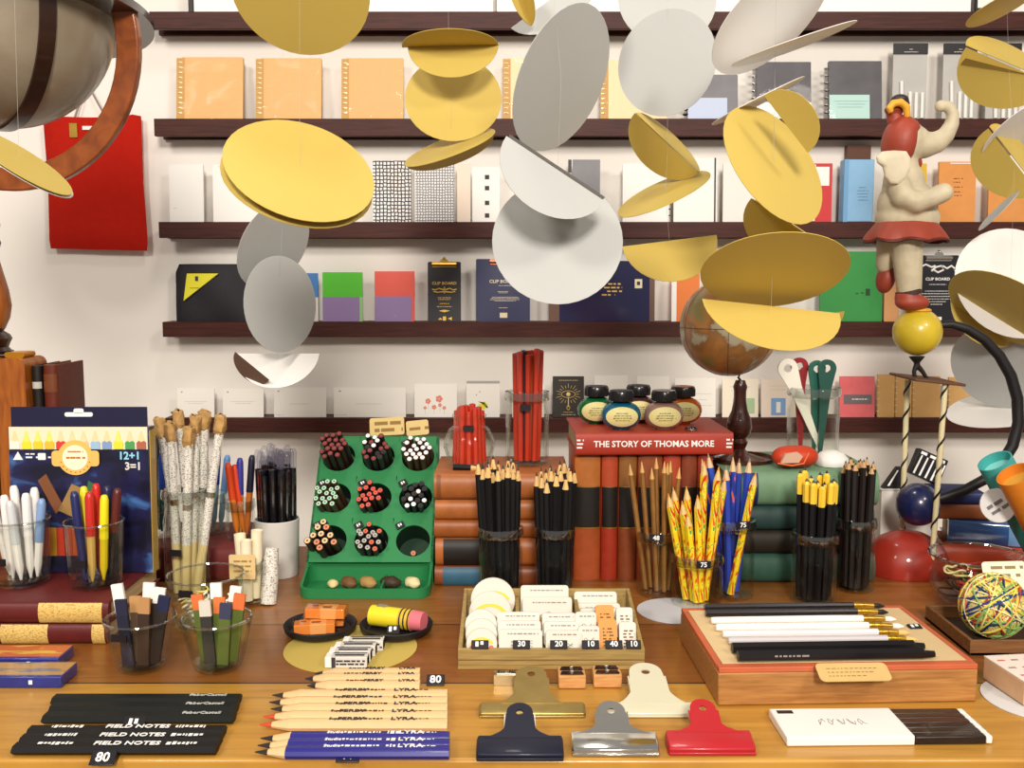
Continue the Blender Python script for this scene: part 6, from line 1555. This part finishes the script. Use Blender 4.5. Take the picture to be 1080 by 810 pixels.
# glass jar of cream paper rolls with a kraft tag, newspaper roll leaning
g, c, R, H = jar_at('small glass jar of cream paper rolls with a kraft tag', 263, 1.1758, 17.5, 592, None)
o = MB().rbox((-.002, -R - .0015, H * .98), (.031, .0008, .030), .002).obj('kraft_tag', KRAFT, g)
mb = MB()
for k in range(3): scribble(mb, -.012, .008, H * .98 + .007 - .006 * k, -R - .0022, .002, 0, k, .2)
mb.obj('tag_print', mat('#9a7c44', .7), o)
for k, (dx, dy, tx_, ty_) in enumerate(((-.007, .004, -.010, 564), (.007, .004, .008, 560), (0, -.008, -.001, 568))):
    B = Vector((c[0] + dx + tx_ * .4, c[1] + dy, ztop(ty_, c[1]))); A = Vector((c[0] + dx * .9, c[1] + dy * .9, TZ + .0068)); M = frame(A, B - A); Lb = (B - A).length
    mb = MB(); mb.lathe([(.0062, 0), (.0066, Lb * .5), (.0070, Lb), (.0056, Lb), (.0050, Lb * .5), (.0050, 0)], 20)
    o = bpy.data.objects.new('paper_roll', mb.mesh('paper_roll', CREAM)); COL.objects.link(o); o.matrix_world = M; tag(o, 'rolled cream paper in the small jar with the kraft tag, %s' % ['left one', 'right one', 'front one'][k], 'paper roll', 'cream paper rolls')
A = T(281, 640); A.z = TZ + .0008; A.y += .010; B = P(287, 578, A.y + .012); M = frame(A, B - A); Lb = (B - A).length
o = bpy.data.objects.new('newspaper_roll', MB().lathe([(.0004, 0), (.0095, 0), (.0100, Lb * .5), (.0080, Lb), (.0060, Lb), (.0004, Lb - .003)], 22).mesh('newspaper_roll', NEWS)); COL.objects.link(o); o.matrix_world = M; tag(o, 'roll printed like newspaper standing right of the kraft tagged jar', 'paper roll')
# ------------------------------------------------------------------ small globe, tools, toy elephant, right side
Yg = 1.3443; GZ = zg + .0004
TW2 = mat('#4e2014', .3, kind='wood', h2='#2c100a', scale=8, stretch=(20, 20, 3), coat=.4)
xg = xat(779, 480, Yg); gl_ = thing('desk_globe', 'small antique globe on a turned dark wood stand on the green books', 'globe', (xg, Yg, TZ + GZ))
s_ = Yg / F
def zr(py): return zat(py, Yg) - GZ
prof = [(.0004, 0), (36, 0), (37, .004), (36, zr(491.5)), (31, zr(489)), (27, zr(484)), (24, zr(482)), (11, zr(478)), (6.5, zr(473)), (8, zr(470)), (9.5, zr(466)), (7, zr(462)), (11.5, zr(457)), (13.5, zr(450)), (12, zr(441)), (8.5, zr(433)), (6.5, zr(422)), (6.5, zr(412)), (7.5, zr(408)), (6, zr(404)), (5, zr(401)), (.0004, zr(400.5))]
MB().lathe([(r * s_ if r > .01 else r, z) for r, z in prof], 32).obj('turned_stand', TW2, gl_)
gc = P(769, 345, Yg) - gl_.location; Rg = 51.5 * s_
MB().tube([(0, 0, zr(401)), (-.003, 0, zr(398)), (-.001, 0, zr(395)), (-.006, 0, gc.z - Rg + .003)], .0016, 6).obj('pin', BLACK, gl_)
MB().ball(gc, Rg, n=40, m=24).obj('globe_ball', mat('#9a7a50', .4, kind='map', h2='#ffffff', scale=14, coat=.3), gl_)
mb = MB()
for k in range(3):
    a = k * PI / 3 + .3; mb.tube([gc + Vector((Rg * math.cos(q * PI / 20) * math.cos(a), Rg * math.cos(q * PI / 20) * math.sin(a), Rg * math.sin(q * PI / 20))) * 1.001 for q in range(41)], .0004, 4, cap=False)
mb.tube([gc + Vector((Rg * math.cos(q * PI / 20), Rg * math.sin(q * PI / 20), 0)) * 1.001 for q in range(41)], .0005, 4, cap=False)
mb.obj('map_line', mat('#5a4428', .6), gl_)
# tall glass with long tapered tools
g, c, R, H = jar_at('tall glass of long white, red and green tools with holes in their ends', 852, 1.3574, 27, 409, None, z0=GZ)
def paper_knife(label, A, B, m, wide):
    A, B = Vector(A), Vector(B); Lb = (B - A).length; M = frame(A, B - A, up=Vector((0, -1, 0)))
    hr = wide / 2; out = []
    for k in range(17): q = -.25 + (PI + .5) * k / 16; out.append((hr * math.cos(q), Lb - hr + hr * math.sin(q)))
    out += [(-hr * .62, Lb - hr * 3.2), (0, Lb - hr * 3.2), (hr * .62, Lb - hr * 3.2)]
    mb = MB(); R_ = Matrix.Rotation(PI / 2, 4, 'X')
    mb.plate_hole(out, (0, Lb - hr), hr * .42, .0036, 0, R_)
    mb.slab([(-hr * .62, Lb - hr * 3.2), (-hr * .18, .002), (hr * .18, .002), (hr * .62, Lb - hr * 3.2)], .0036, 0, R_)
    o = bpy.data.objects.new('hand_tool', mb.mesh('hand_tool', m)); COL.objects.link(o); o.matrix_world = M; tag(o, label, 'tool', 'long tools in the tall glass'); return o
zb_ = TZ + GZ + .0065
for lab, xb, yb2, xt, yt, dy2, c_, w_ in (('long white tool with a hole leaning to the left in the tall glass', 866, .0, 827, 379, -.008, '#e2dfd2', .027), ('long dark red tool with a hole in the tall glass', 846, .010, 843, 377, .010, '#8a1c22', .024), ('long dark green tool with a hole, left one of two in the tall glass', 858, .002, 862, 380, .001, '#1f5a4c', .024), ('long dark green tool with a hole, right one of two in the tall glass', 862, -.010, 873, 379, -.008, '#1c4a40', .025)):
    paper_knife(lab, (xat(xb, 490, 1.3574), 1.3574 + yb2, zb_), P(xt, yt, 1.3574 + dy2), mat(c_, .35, coat=.4), w_)
# red rounded case and white knob on the green books
p = P(838, 491, 1.2838); g = thing('rounded_case', 'orange red rounded case with a pale brown face on the green books', 'case', (p.x, 1.2838, TZ + GZ), (0, 0, .12))
mb = MB(); ORR = mat('#b8391c', .45)
N_ = 24; prof_ = []
rx_, rz_, ry_ = .031, .0145, .018
for k in range(N_ + 1):
    u = -1 + 2 * k / N_; e = max(.02, (1 - abs(u) ** 3.2)) ** .55; prof_.append((u * rx_, e))
vs_ = []; n = 16
for x_, e in prof_:
    for q in range(n): a = 2 * PI * q / n; vs_.append((x_, ry_ * e * math.cos(a), rz_ + rz_ * e * math.sin(a)))
mb.add(vs_, [(i * n + q, (i + 1) * n + q, (i + 1) * n + (q + 1) % n, i * n + (q + 1) % n) for i in range(N_) for q in range(n)] + [tuple(range(n)), tuple(range(N_ * n + n - 1, N_ * n - 1, -1))], 0, True)
mb.obj('case_shell', ORR, g)
mb = MB(); mb.slab([(-.026, .004), (-.020, .016), (-.004, .018), (.003, .012), (-.002, .004)], .004, 0, Matrix.Translation((0, -.0165, .0055)) @ RX90); mb.obj('pale_face', mat('#c9a48c', .5), g, .001)
MB().tube([(-.0305, -.0185, .0095), (-.012, -.0195, .0062), (.004, -.0192, .0085), (.012, -.0165, .022)], .0011, 6).obj('seam', mat('#d86a3c', .5), g)
p = P(877, 488, 1.3019); g = thing('paperweight', 'white domed paperweight on the green books behind the yellow topped pencils', 'paperweight', (p.x, 1.3019, TZ + GZ))
MB().lathe([(.0004, 0), (.021, 0), (.0225, .004), (.021, .010), (.015, .0165), (.007, .0195), (.0004, .0202)], 28).obj('dome', mat('#e4e2de', .4), g)

# toy elephant
Ye = 1.3019; s_ = Ye / F
def E(px, py, dy=0.0): return P(px, py, Ye + dy)
base = E(967, 374); te = thing('toy_elephant', 'toy elephant in red skirt balancing on a yellow ball with curved black arm', 'toy', base)
def loc(px, py, dy=0.0): return E(px, py, dy) - base
EL = mat('#bdb297', .55, var=.22, scale=34, bump=.25)
mb = MB()
def ell(px, py, rx, ry, rd=None, dy=0.0, rot=0):
    mb.ball(loc(px, py, dy), (rx * s_, (rd or (rx + ry) / 2) * s_, ry * s_), n=24, m=14, R=Matrix.Rotation(math.radians(rot), 4, 'Y'))
def limb(pts, rs):
    mb.tube([loc(*p) for p in pts], [r * s_ for r in rs], 14)
    for p, r in zip(pts, rs): mb.ball(loc(*p), r * s_ * .98, n=14, m=8)
ell(955, 217, 29, 31, 25); ell(957, 231, 33, 22, 27); ell(953, 192, 21, 22, 19); limb([(953, 190), (952, 165)], [17, 15])
ell(954, 150, 20, 25, 20); ell(966, 150, 14, 17, 15)
limb([(960, 152), (975, 153), (988, 150), (998, 142), (1004, 130), (1005, 120), (1000, 112), (992, 112)], [17, 14, 11.5, 9, 7.5, 6.5, 6, 6.5])
limb([(946, 192, -.018), (952, 208, -.026), (966, 214, -.033), (982, 209, -.036), (995, 203, -.036)], [12, 12.5, 11.5, 10, 10])
limb([(942, 194, .020), (938, 212, .026), (944, 228, .024)], [11, 10.5, 9])
limb([(957, 246, -.010), (957, 268, -.010), (958, 288, -.010), (959, 308, -.008)], [17, 15.5, 14, 12.5])
limb([(938, 246, .012), (936, 264, .016), (933, 280, .020)], [14, 11.5, 9.5])
me = mb.mesh('elephant_raw', [EL]); o = bpy.data.objects.new('t', me); COL.objects.link(o)
rm = o.modifiers.new('r', 'REMESH'); rm.mode = 'VOXEL'; rm.voxel_size = .0022; rm.use_smooth_shade = True
sm_ = o.modifiers.new('s', 'SMOOTH'); sm_.iterations = 6; sm_.factor = .6
bpy.context.view_layer.update()
me2 = bpy.data.meshes.new_from_object(o.evaluated_get(bpy.context.evaluated_depsgraph_get())); bpy.data.objects.remove(o)
me2.name = 'elephant_body'; me2.polygons.foreach_set('use_smooth', [True] * len(me2.polygons))
eb = bpy.data.objects.new('elephant_body', me2); COL.objects.link(eb); eb.parent = te
TR = mat('#943c2a', .5, var=.12, scale=40, bump=.1); TY_ = mat('#d9a032', .5, var=.1, scale=60)
def remeshed(mb, name, m, parent, vox=.0018, it=4):
    o = bpy.data.objects.new('t', mb.mesh('t', [m])); COL.objects.link(o)
    r = o.modifiers.new('r', 'REMESH'); r.mode = 'VOXEL'; r.voxel_size = vox; r.use_smooth_shade = True
    q = o.modifiers.new('s', 'SMOOTH'); q.iterations = it
    bpy.context.view_layer.update()
    me = bpy.data.meshes.new_from_object(o.evaluated_get(bpy.context.evaluated_depsgraph_get())); bpy.data.objects.remove(o)
    me.name = name; me.polygons.foreach_set('use_smooth', [True] * len(me.polygons))
    o = bpy.data.objects.new(name, me); COL.objects.link(o); o.parent = parent; return o
mb = MB(); ell(949, 150, 18, 28, 22.5, -.0015, 8); ell(954, 138, 15, 14, 20); ell(963, 172, 9, 9, 10); remeshed(mb, 'red_hood', TR, te)
mb = MB(); limb([(945, 128), (942, 121)], [9, 7]); ell(943, 116, 10, 5.5, 9); remeshed(mb, 'hat_base', TR, te)
mb = MB(); mb.tube([loc(*p) for p in ((957, 124, -.012), (956, 113, -.014), (950, 108, -.015), (942, 109, -.015), (938, 114, -.015), (940, 119, -.014))], [.0045, .0052, .0052, .005, .0048, .0036], 12); remeshed(mb, 'yellow_plume', TY_, te, .0014, 3)
mb = MB(); ell(949, 105, 9, 5.5, 8); ell(955, 110, 4, 6, 6); remeshed(mb, 'dark_cap', mat('#2c2630', .5), te, .0015)
# ear: thick drooping flap nearer the viewer
outl = [(926, 166), (932, 161), (944, 160), (954, 161), (958, 168), (958, 177), (953, 187), (946, 193), (939, 192), (934, 186), (932, 176), (927, 172)]
mb = MB(); outl = [(941 + (x_ - 941) * 1.18, 176 + (y_ - 176) * 1.12) for x_, y_ in outl]; n = len(outl); cen = (944, 175); vs_ = []
for dd, sc_ in ((-.040, .55), (-.0385, .85), (-.036, 1.0), (-.033, .94)):
    for (x_, y_) in outl: vs_.append(loc(cen[0] + (x_ - cen[0]) * sc_, cen[1] + (y_ - cen[1]) * sc_, dd + .00012 * (x_ - cen[0])))
fs = [(l * n + k, l * n + (k + 1) % n, (l + 1) * n + (k + 1) % n, (l + 1) * n + k) for l in range(3) for k in range(n)] + [tuple(range(n)), tuple(range(4 * n - 1, 3 * n - 1, -1))]
mb.add(vs_, fs); mb.ball(loc(949, 172, -.026), (.007, .012, .008)); remeshed(mb, 'ear', mat('#d2c8ae', .55, var=.12, scale=40), te, .0013, 2)
mb = MB(); n = 48; vs_ = []         # frilled skirt
for (yy, rr_, amp) in ((233, 30, 0), (238, 33, .4), (245, 38, 1.6), (252, 41, 3.2), (254, 40, 3.4), (247, 35, 1.8), (240, 29, .4)):
    for k in range(n):
        a = 2 * PI * k / n; r_ = (rr_ + amp * math.sin(a * 7)) * s_; cpt = loc(956, yy)
        vs_.append((cpt.x + r_ * math.cos(a), cpt.y + r_ * .85 * math.sin(a), cpt.z + amp * .4 * s_ * math.cos(a * 7)))
mb.add(vs_, [(l * n + k, (l + 1) * n + k, (l + 1) * n + (k + 1) % n, l * n + (k + 1) % n) for l in range(6) for k in range(n)], 0, True); sk = mb.obj('skirt', TR, te)
mb = MB(); pts = [Vector(vs_[4 * n + k]) + Vector((0, 0, -.0005)) for k in range(n)] + [Vector(vs_[4 * n])]; mb.tube(pts, .0016, 6, cap=False); mb.obj('dark_hem', mat('#4a201a', .6), sk)
mb = MB(); ell(962, 319, 18, 9, 12, -.012); ell(957, 314, 13, 10, 13, -.009); remeshed(mb, 'red_shoe', TR, te)
mb = MB(); ell(934, 294, 10, 16, 11, .022, 10); remeshed(mb, 'red_shoe', TR, te)
MB().tube([loc(958, 306, -.008), loc(959, 311, -.008)], 13.2 * s_, 20).obj('sock_band', mat('#3a2420', .6), te)
mb = MB(); mb.tube([loc(994, 211, -.036), loc(1001, 206, -.037), loc(1003, 199, -.036)], .0028, 8); mb.obj('dark_palm', mat('#2c2422', .6), te)
for px, py in ((957, 141), (958, 142)): pass
MB().ball(loc(968, 140, -.016), .0024, n=10, m=6).obj('eye', BLACK, te)
MB().ball(loc(967.5, 350), 25 * s_, n=32, m=20).obj('yellow_ball', mat('#c9b02c', .35, var=.14, scale=26, coat=.4), te)
mb = MB(); ell(968, 327, 14, 3, 14, -.002); remeshed(mb, 'ball_crown', TY_, te, .0014)
arm = [(988, 343), (1003, 342), (1020, 347), (1038, 358), (1054, 375), (1066, 396), (1073, 420), (1074, 446), (1068, 470), (1055, 491), (1038, 506), (1017, 517), (996, 524), (982, 528)]
mb = MB(); mb.tube([loc(px, py, .0 if i < 99 else 0) for i, (px, py) in enumerate(arm)], [.0045, .0055, .0062, .0068, .0072, .0074, .0074, .0074, .0074, .0072, .007, .0066, .0062, .0055], 12); mb.obj('curved_arm', mat('#141214', .5), te)
MB().ball(loc(968, 532), 23 * s_, n=30, m=18).obj('blue_weight', mat('#171f4a', .3, coat=.5), te)
# its stand
sp = Vector((E(959, 600).x, Ye + .004, TZ + .0003)); st_ = thing('toy_stand', 'stand with striped poles and a red rounded base under the toy elephant', 'stand', sp)
def sl(px, py, dy=0.0): return E(px, py, dy) - sp
mb = MB(); RBS = mat('#9c2a1c', .45, var=.08, scale=20, coat=.3)
n = 36; vs_ = []; prf = [(1.0, 0), (1.03, .010), (1.0, .022), (.88, .036), (.66, .047), (.40, .054), (.16, .057), (.02, .0575)]
for r_, z_ in prf:
    for k in range(n): a = 2 * PI * k / n; q = 1 + .04 * math.cos(2 * a + .5); vs_.append((.052 * r_ * q * math.cos(a) - .003, .046 * r_ * q * math.sin(a), z_))
mb.add(vs_, [(l * n + k, l * n + (k + 1) % n, (l + 1) * n + (k + 1) % n, (l + 1) * n + k) for l in range(len(prf) - 1) for k in range(n)] + [tuple(range(n - 1, -1, -1)), tuple(range((len(prf) - 1) * n, len(prf) * n))], 0, True); mb.obj('red_base', RBS, st_)
POLE = mat('#d6c9a0', .5)
for (xa, ya, xb2, yb2, dy) in ((957, 401, 950, 566, .036), (997, 403, 985, 578, -.036)):
    A, B = sl(xb2, yb2, dy), sl(xa, ya, dy); A.z = .026; A.y *= .9
    pl = MB().tube([A, B], .0036, 12).obj('pole', POLE, st_)
    d = (B - A); u = d.orthogonal().normalized(); v = d.normalized().cross(u); N_ = 120
    MB().tube([A + d * (k / N_) + (u * math.cos(k * .36) + v * math.sin(k * .36)) * .0033 for k in range(N_ + 1)], .0016, 5).obj('black_spiral', BLACK, pl)
mb = MB(); a, b = sl(951, 397), sl(1003, 403); cpt = (a + b) / 2; mb.box((0, 0, 0), ((b - a).length, .088, .0035)); pl = mb.obj('platform', mat('#5a3a24', .55), st_, .001); pl.location = cpt; pl.rotation_euler = (0, math.radians(6), 0)
mb = MB(); mb.tube([sl(967, 375.8), sl(967, 378), sl(967, 383)], [.0105, .0085, .0035], 14); mb.tube([sl(967, 382), sl(967, 387)], .0040, 8); mb.tube([sl(966, 386), sl(964, 392), sl(965, 398.5)], [.0036, .003, .0026], 8); mb.tube([sl(968, 386), sl(973, 392), sl(978, 400)], [.0036, .003, .0026], 8); mb.tube([sl(965, 398), sl(961, 398.6)], .002, 6); mb.tube([sl(978, 399.6), sl(983, 400.6)], .002, 6)
remeshed(mb, 'little_figure', mat('#1c1612', .6), st_, .0009, 2)

# behind the stand: white box with a striped black packet, books, paper tubes
y = 1.3675; xa, xb2 = xat(929, 560, y), xat(985, 560, y)
g = thing('white_box', 'plain white box behind the red stand base', 'box', ((xa + xb2) / 2, y + .002, TZ + .0003)); zt_ = zat(518, y)
MB().box((0, .022, zt_ / 2), (xb2 - xa, .044, zt_)).obj('box_body', mat('#d8d5ce', .6), g, .001); MB().box((0, .022, zt_ + .0008), (xb2 - xa + .002, .046, .0016)).obj('lid', mat('#c6c3bc', .6), g, .0006)
A = P(972, 516, 1.3907); g = thing('striped_packet', 'black packet with white stripes leaning on top of the white box', 'packet', (A.x, 1.3907, TZ + zt_ + .0022), (-.15, math.radians(24), 0))
g.location.z += .0105
MB().box((0, 0, .019), (.046, .012, .038)).obj('packet_body', mat('#16151a', .4), g, .001)
mb = MB()
for k in range(5): mb.slab([(-.019 + .009 * k, .002), (-.016 + .009 * k, .002), (-.0145 + .009 * k, .030), (-.0165 + .009 * k, .030)], .0006, 0, Matrix.Translation((0, -.0063, 0)) @ RX90)
for k in range(3): mb.box((-.014 + .014 * k, -.0063, .0335), (.009, .0006, .004))
mb.obj('white_stripe', INKW, g)
g = thing('dark_wedge', 'small black wedge shaped tag on the white box left of the striped packet', 'tag', (xat(944, 515, 1.3725), 1.3746, TZ + zt_ + .0020))
MB().slab([(-.016, 0), (.014, 0), (.010, .030), (.004, .030)], .010, 0, Matrix.Translation((0, .006, 0)) @ RX90).obj('wedge_body', mat('#18161a', .5), g)
MB().slab([(-.010, .004), (-.007, .004), (.005, .026), (.003, .026)], .0006, 0, Matrix.Translation((0, .0006, 0)) @ RX90).obj('white_stripe', INKW, g)
y = 1.3100; xo = xat(1001, 560, y)
book('orange red book lying flat at the bottom of the right rear stack', xo, xo + .16, y, .09, 0, .0290, mat('#a83a1c', .45, var=.08, scale=50), 'books of the right rear stack', -.28, (), .3)
book('glossy blue book on the orange red one at right rear', xo + .012, xo + .15, y + .016, .085, .0295, .062, mat('#2c4a7c', .2, var=.2, scale=30, coat=.7), 'books of the right rear stack', -.28, [(.55, .8, mat('#5f86b0', .25, coat=.6))], .2)
book('brown book on the blue one at right rear', xo - .004, xo + .07, y + .035, .060, .0625, .0850, mat('#8a4a24', .5, var=.1, scale=50), 'books of the right rear stack', -.1, (), .3)
book('small navy book on top of the right rear stack', xo - .002, xo + .06, y + .032, .062, .0855, .1010, mat('#1d2a5a', .45), 'books of the right rear stack', -.1, (), .3)
def tube_roll(label, A, B, r, mo, mi_, badge=False):
    A, B = Vector(A), Vector(B); M = frame(A, B - A, up=Vector((0, 0, 1))); Lb = (B - A).length
    g = thing('paper_tube', label, 'tube', (0, 0, 0), group='paper tubes at the right edge'); g.matrix_world = M
    MB().lathe([(.0004, 0), (r, 0), (r, Lb), (r * .92, Lb), (r * .90, Lb - .012), (.0004, Lb - .012)], 32).obj('tube_body', mo, g)
    MB().lathe([(r * .90, Lb - .0116), (.0004, Lb - .0116)], 32).obj('end_cap', mi_, g)
    return g, M, Lb
TEALP = mat('#3f9c98', .5); g, M, Lb = tube_roll('turquoise paper tube with pale open end leaning at the right edge', (xat(1116, 600, 1.2061), 1.2061, TZ + .022), P(1049, 486, 1.1859), .0205, TEALP, mat('#86d0cc', .5))
g2, M2, L2 = tube_roll('orange paper tube leaning beside the turquoise one at the right edge', (xat(1136, 596, 1.1557), 1.1557, TZ + .024), P(1071, 500, 1.1304), .0215, mat('#d07a22', .5, var=.06, scale=30), mat('#c89a3a', .5))
p = P(1052, 533, 1.1708); bd = thing('round_badge', 'round white badge with grey lettering resting against the turquoise tube', 'badge', p, (-.3, -.25, 0))
MB().lathe([(.0003, -.0012), (.0205, -.0012), (.0205, .0012), (.0003, .0012)], 36).obj('badge_disc', mat('#d6d6d4', .5), bd).rotation_euler = (PI / 2, 0, 0)
mb = MB(); mb.M = Matrix.Rotation(-.3, 4, 'Y'); scribble(mb, -.013, .013, .003, -.0018, .004, 0, 3, .2); scribble(mb, -.012, .012, -.005, -.0018, .0036, 0, 5, .2); mb.obj('lettering', mat('#6a6a6c', .6), bd)

# ------------------------------------------------------------------ big old globe at the upper left
Yb_ = 1.2717; s_ = Yb_ / F
WD = mat('#b0661f', .35, kind='wood', h2='#7c3c12', scale=6, stretch=(20, 20, 3), coat=.4); WDD = mat('#2c1610', .35, coat=.4)
# tall wooden book ends the globe stands on
gt = zat(374, Yb_)
for lab, x0, x1, top, c_ in (('tall orange brown wooden bookend standing under the big globe', -46, 12, 375.5, WD), ('rounded orange brown wooden bookend next to the globe base', 13, 44, 376, WD)):
    xa, xb2 = xat(x0, 420, Yb_), xat(x1, 420, Yb_); h_ = zat(top, Yb_); w_ = xb2 - xa
    g = thing('wooden_bookend', lab, 'bookend', ((xa + xb2) / 2, Yb_, TZ + .0003), group='wooden bookends at left')
    r_ = min(.010, w_ / 3); q = rrect(w_ - .0006, h_, r_, 5); MB().slab(q, .085 if x0 < 0 else .06, 0, Matrix.Translation((0, 0 if x0 < 0 else -.010, h_ / 2)) @ RX90).obj('panel_board', c_, g, .002)
    if x0 > 0: MB().rbox((-.001, -.010, h_ + .0035), (w_ * .66, .03, .007), .003).obj('brass_top', mat('#c98a24', .3, .6), g)
xa = xat(44.6, 420, Yb_)
standing('tall black book leaning spine beside the rounded wooden bookend', xa + .0004, xa + .0135, Yb_ - .03, .08, zat(384, Yb_), '#1c1614', [(.9, .93, mat('#b8b4ac', .4), 'silver_band')], 'tall books at left')
b = standing('tall red brown book with ragged edge right of the black book', xa + .0150, xa + .033, Yb_ - .03, .08, zat(383, Yb_), '#5e2414', [(.88, .96, leather('#6e3a1c'), 'top_band'), (.80, .805, GOLDP, 'gilt_line')], 'tall books at left')
xc = xat(-9, 374, Yb_)
bgx = thing('floor_globe', 'large antique grey brown globe with dark bands in a wooden ring stand, cropped at left', 'globe', (xc, Yb_, TZ + gt + .0010))
def bz(py): return zat(py, Yb_) - gt - .0010
prf = [(.0004, 0), (21, 0), (22, .004), (21, bz(371)), (17, bz(366)), (19, bz(361)), (21, bz(357)), (19, bz(353)), (13, bz(349)), (15, bz(346)), (20, bz(335)), (22, bz(322)), (20, bz(306)), (15, bz(285)), (11, bz(268)), (13, bz(262)), (15, bz(256)), (13, bz(250)), (9, bz(247)), (14, bz(242)), (15, bz(236)), (12, bz(230)), (9, bz(226)), (13, bz(220)), (14, bz(214)), (10, bz(207)), (9, bz(200)), (10, bz(192)), (.0004, bz(191))]
mats_ = []
mi_ = [1 if (i < 9 or 14 < i) else 0 for i in range(len(prf) - 1)]
MB().lathe([(r * s_ if r > .01 else r, z) for r, z in prf], 32, mi_).obj('turned_post', [WD, WDD], bgx)
gc = P(-5, 14, Yb_) - bgx.location; Rg = 115 * s_
MB().ball(gc, Rg, n=56, m=32).obj('globe_ball', mat('#a39a88', .4, kind='wood', h2='#75654f', scale=7, coat=.3), bgx)
def ring3(mb, c, R, axis, w_, t_, n=64, a0=0, a1=2 * PI, mi=0):
    """flat ring of rectangular section: w_ along its axis, t_ radially"""
    axis = Vector(axis).normalized(); u = axis.orthogonal().normalized(); v = axis.cross(u); vs_ = []
    full = abs(a1 - a0 - 2 * PI) < 1e-4; N = n if full else n + 1
    for k in range(N):
        a = a0 + (a1 - a0) * k / n; d = u * math.cos(a) + v * math.sin(a)
        for rr_, ww in ((R, -w_ / 2), (R + t_, -w_ / 2), (R + t_, w_ / 2), (R, w_ / 2)): vs_.append(c + d * rr_ + axis * ww)
    fs = []
    for k in range(n):
        k2 = (k + 1) % N
        for q in range(4): fs.append((k * 4 + q, k * 4 + (q + 1) % 4, k2 * 4 + (q + 1) % 4, k2 * 4 + q))
    return mb.add(vs_, fs, mi, False)
mb = MB(); ring3(mb, gc, Rg * .995, Vector((-.65, -.757, -.03)), .019, .0035); mb.obj('dark_band', WDD, bgx)
mb = MB(); ring3(mb, gc + Vector((.006, .004, -.038)), 123 * s_, Vector((.10, .99, .05)), .012, .029); mb.obj('wooden_ring', mat('#9a5220', .35, kind='wood', h2='#6b3212', scale=5, stretch=(8, 8, 8), coat=.4), bgx, .002)
mb = MB(); ring3(mb, gc, Rg * 1.03, Vector((.0, .08, 1)), .010, .042); mb.obj('horizon_ring', mat('#2a1712', .2, coat=.9), bgx)
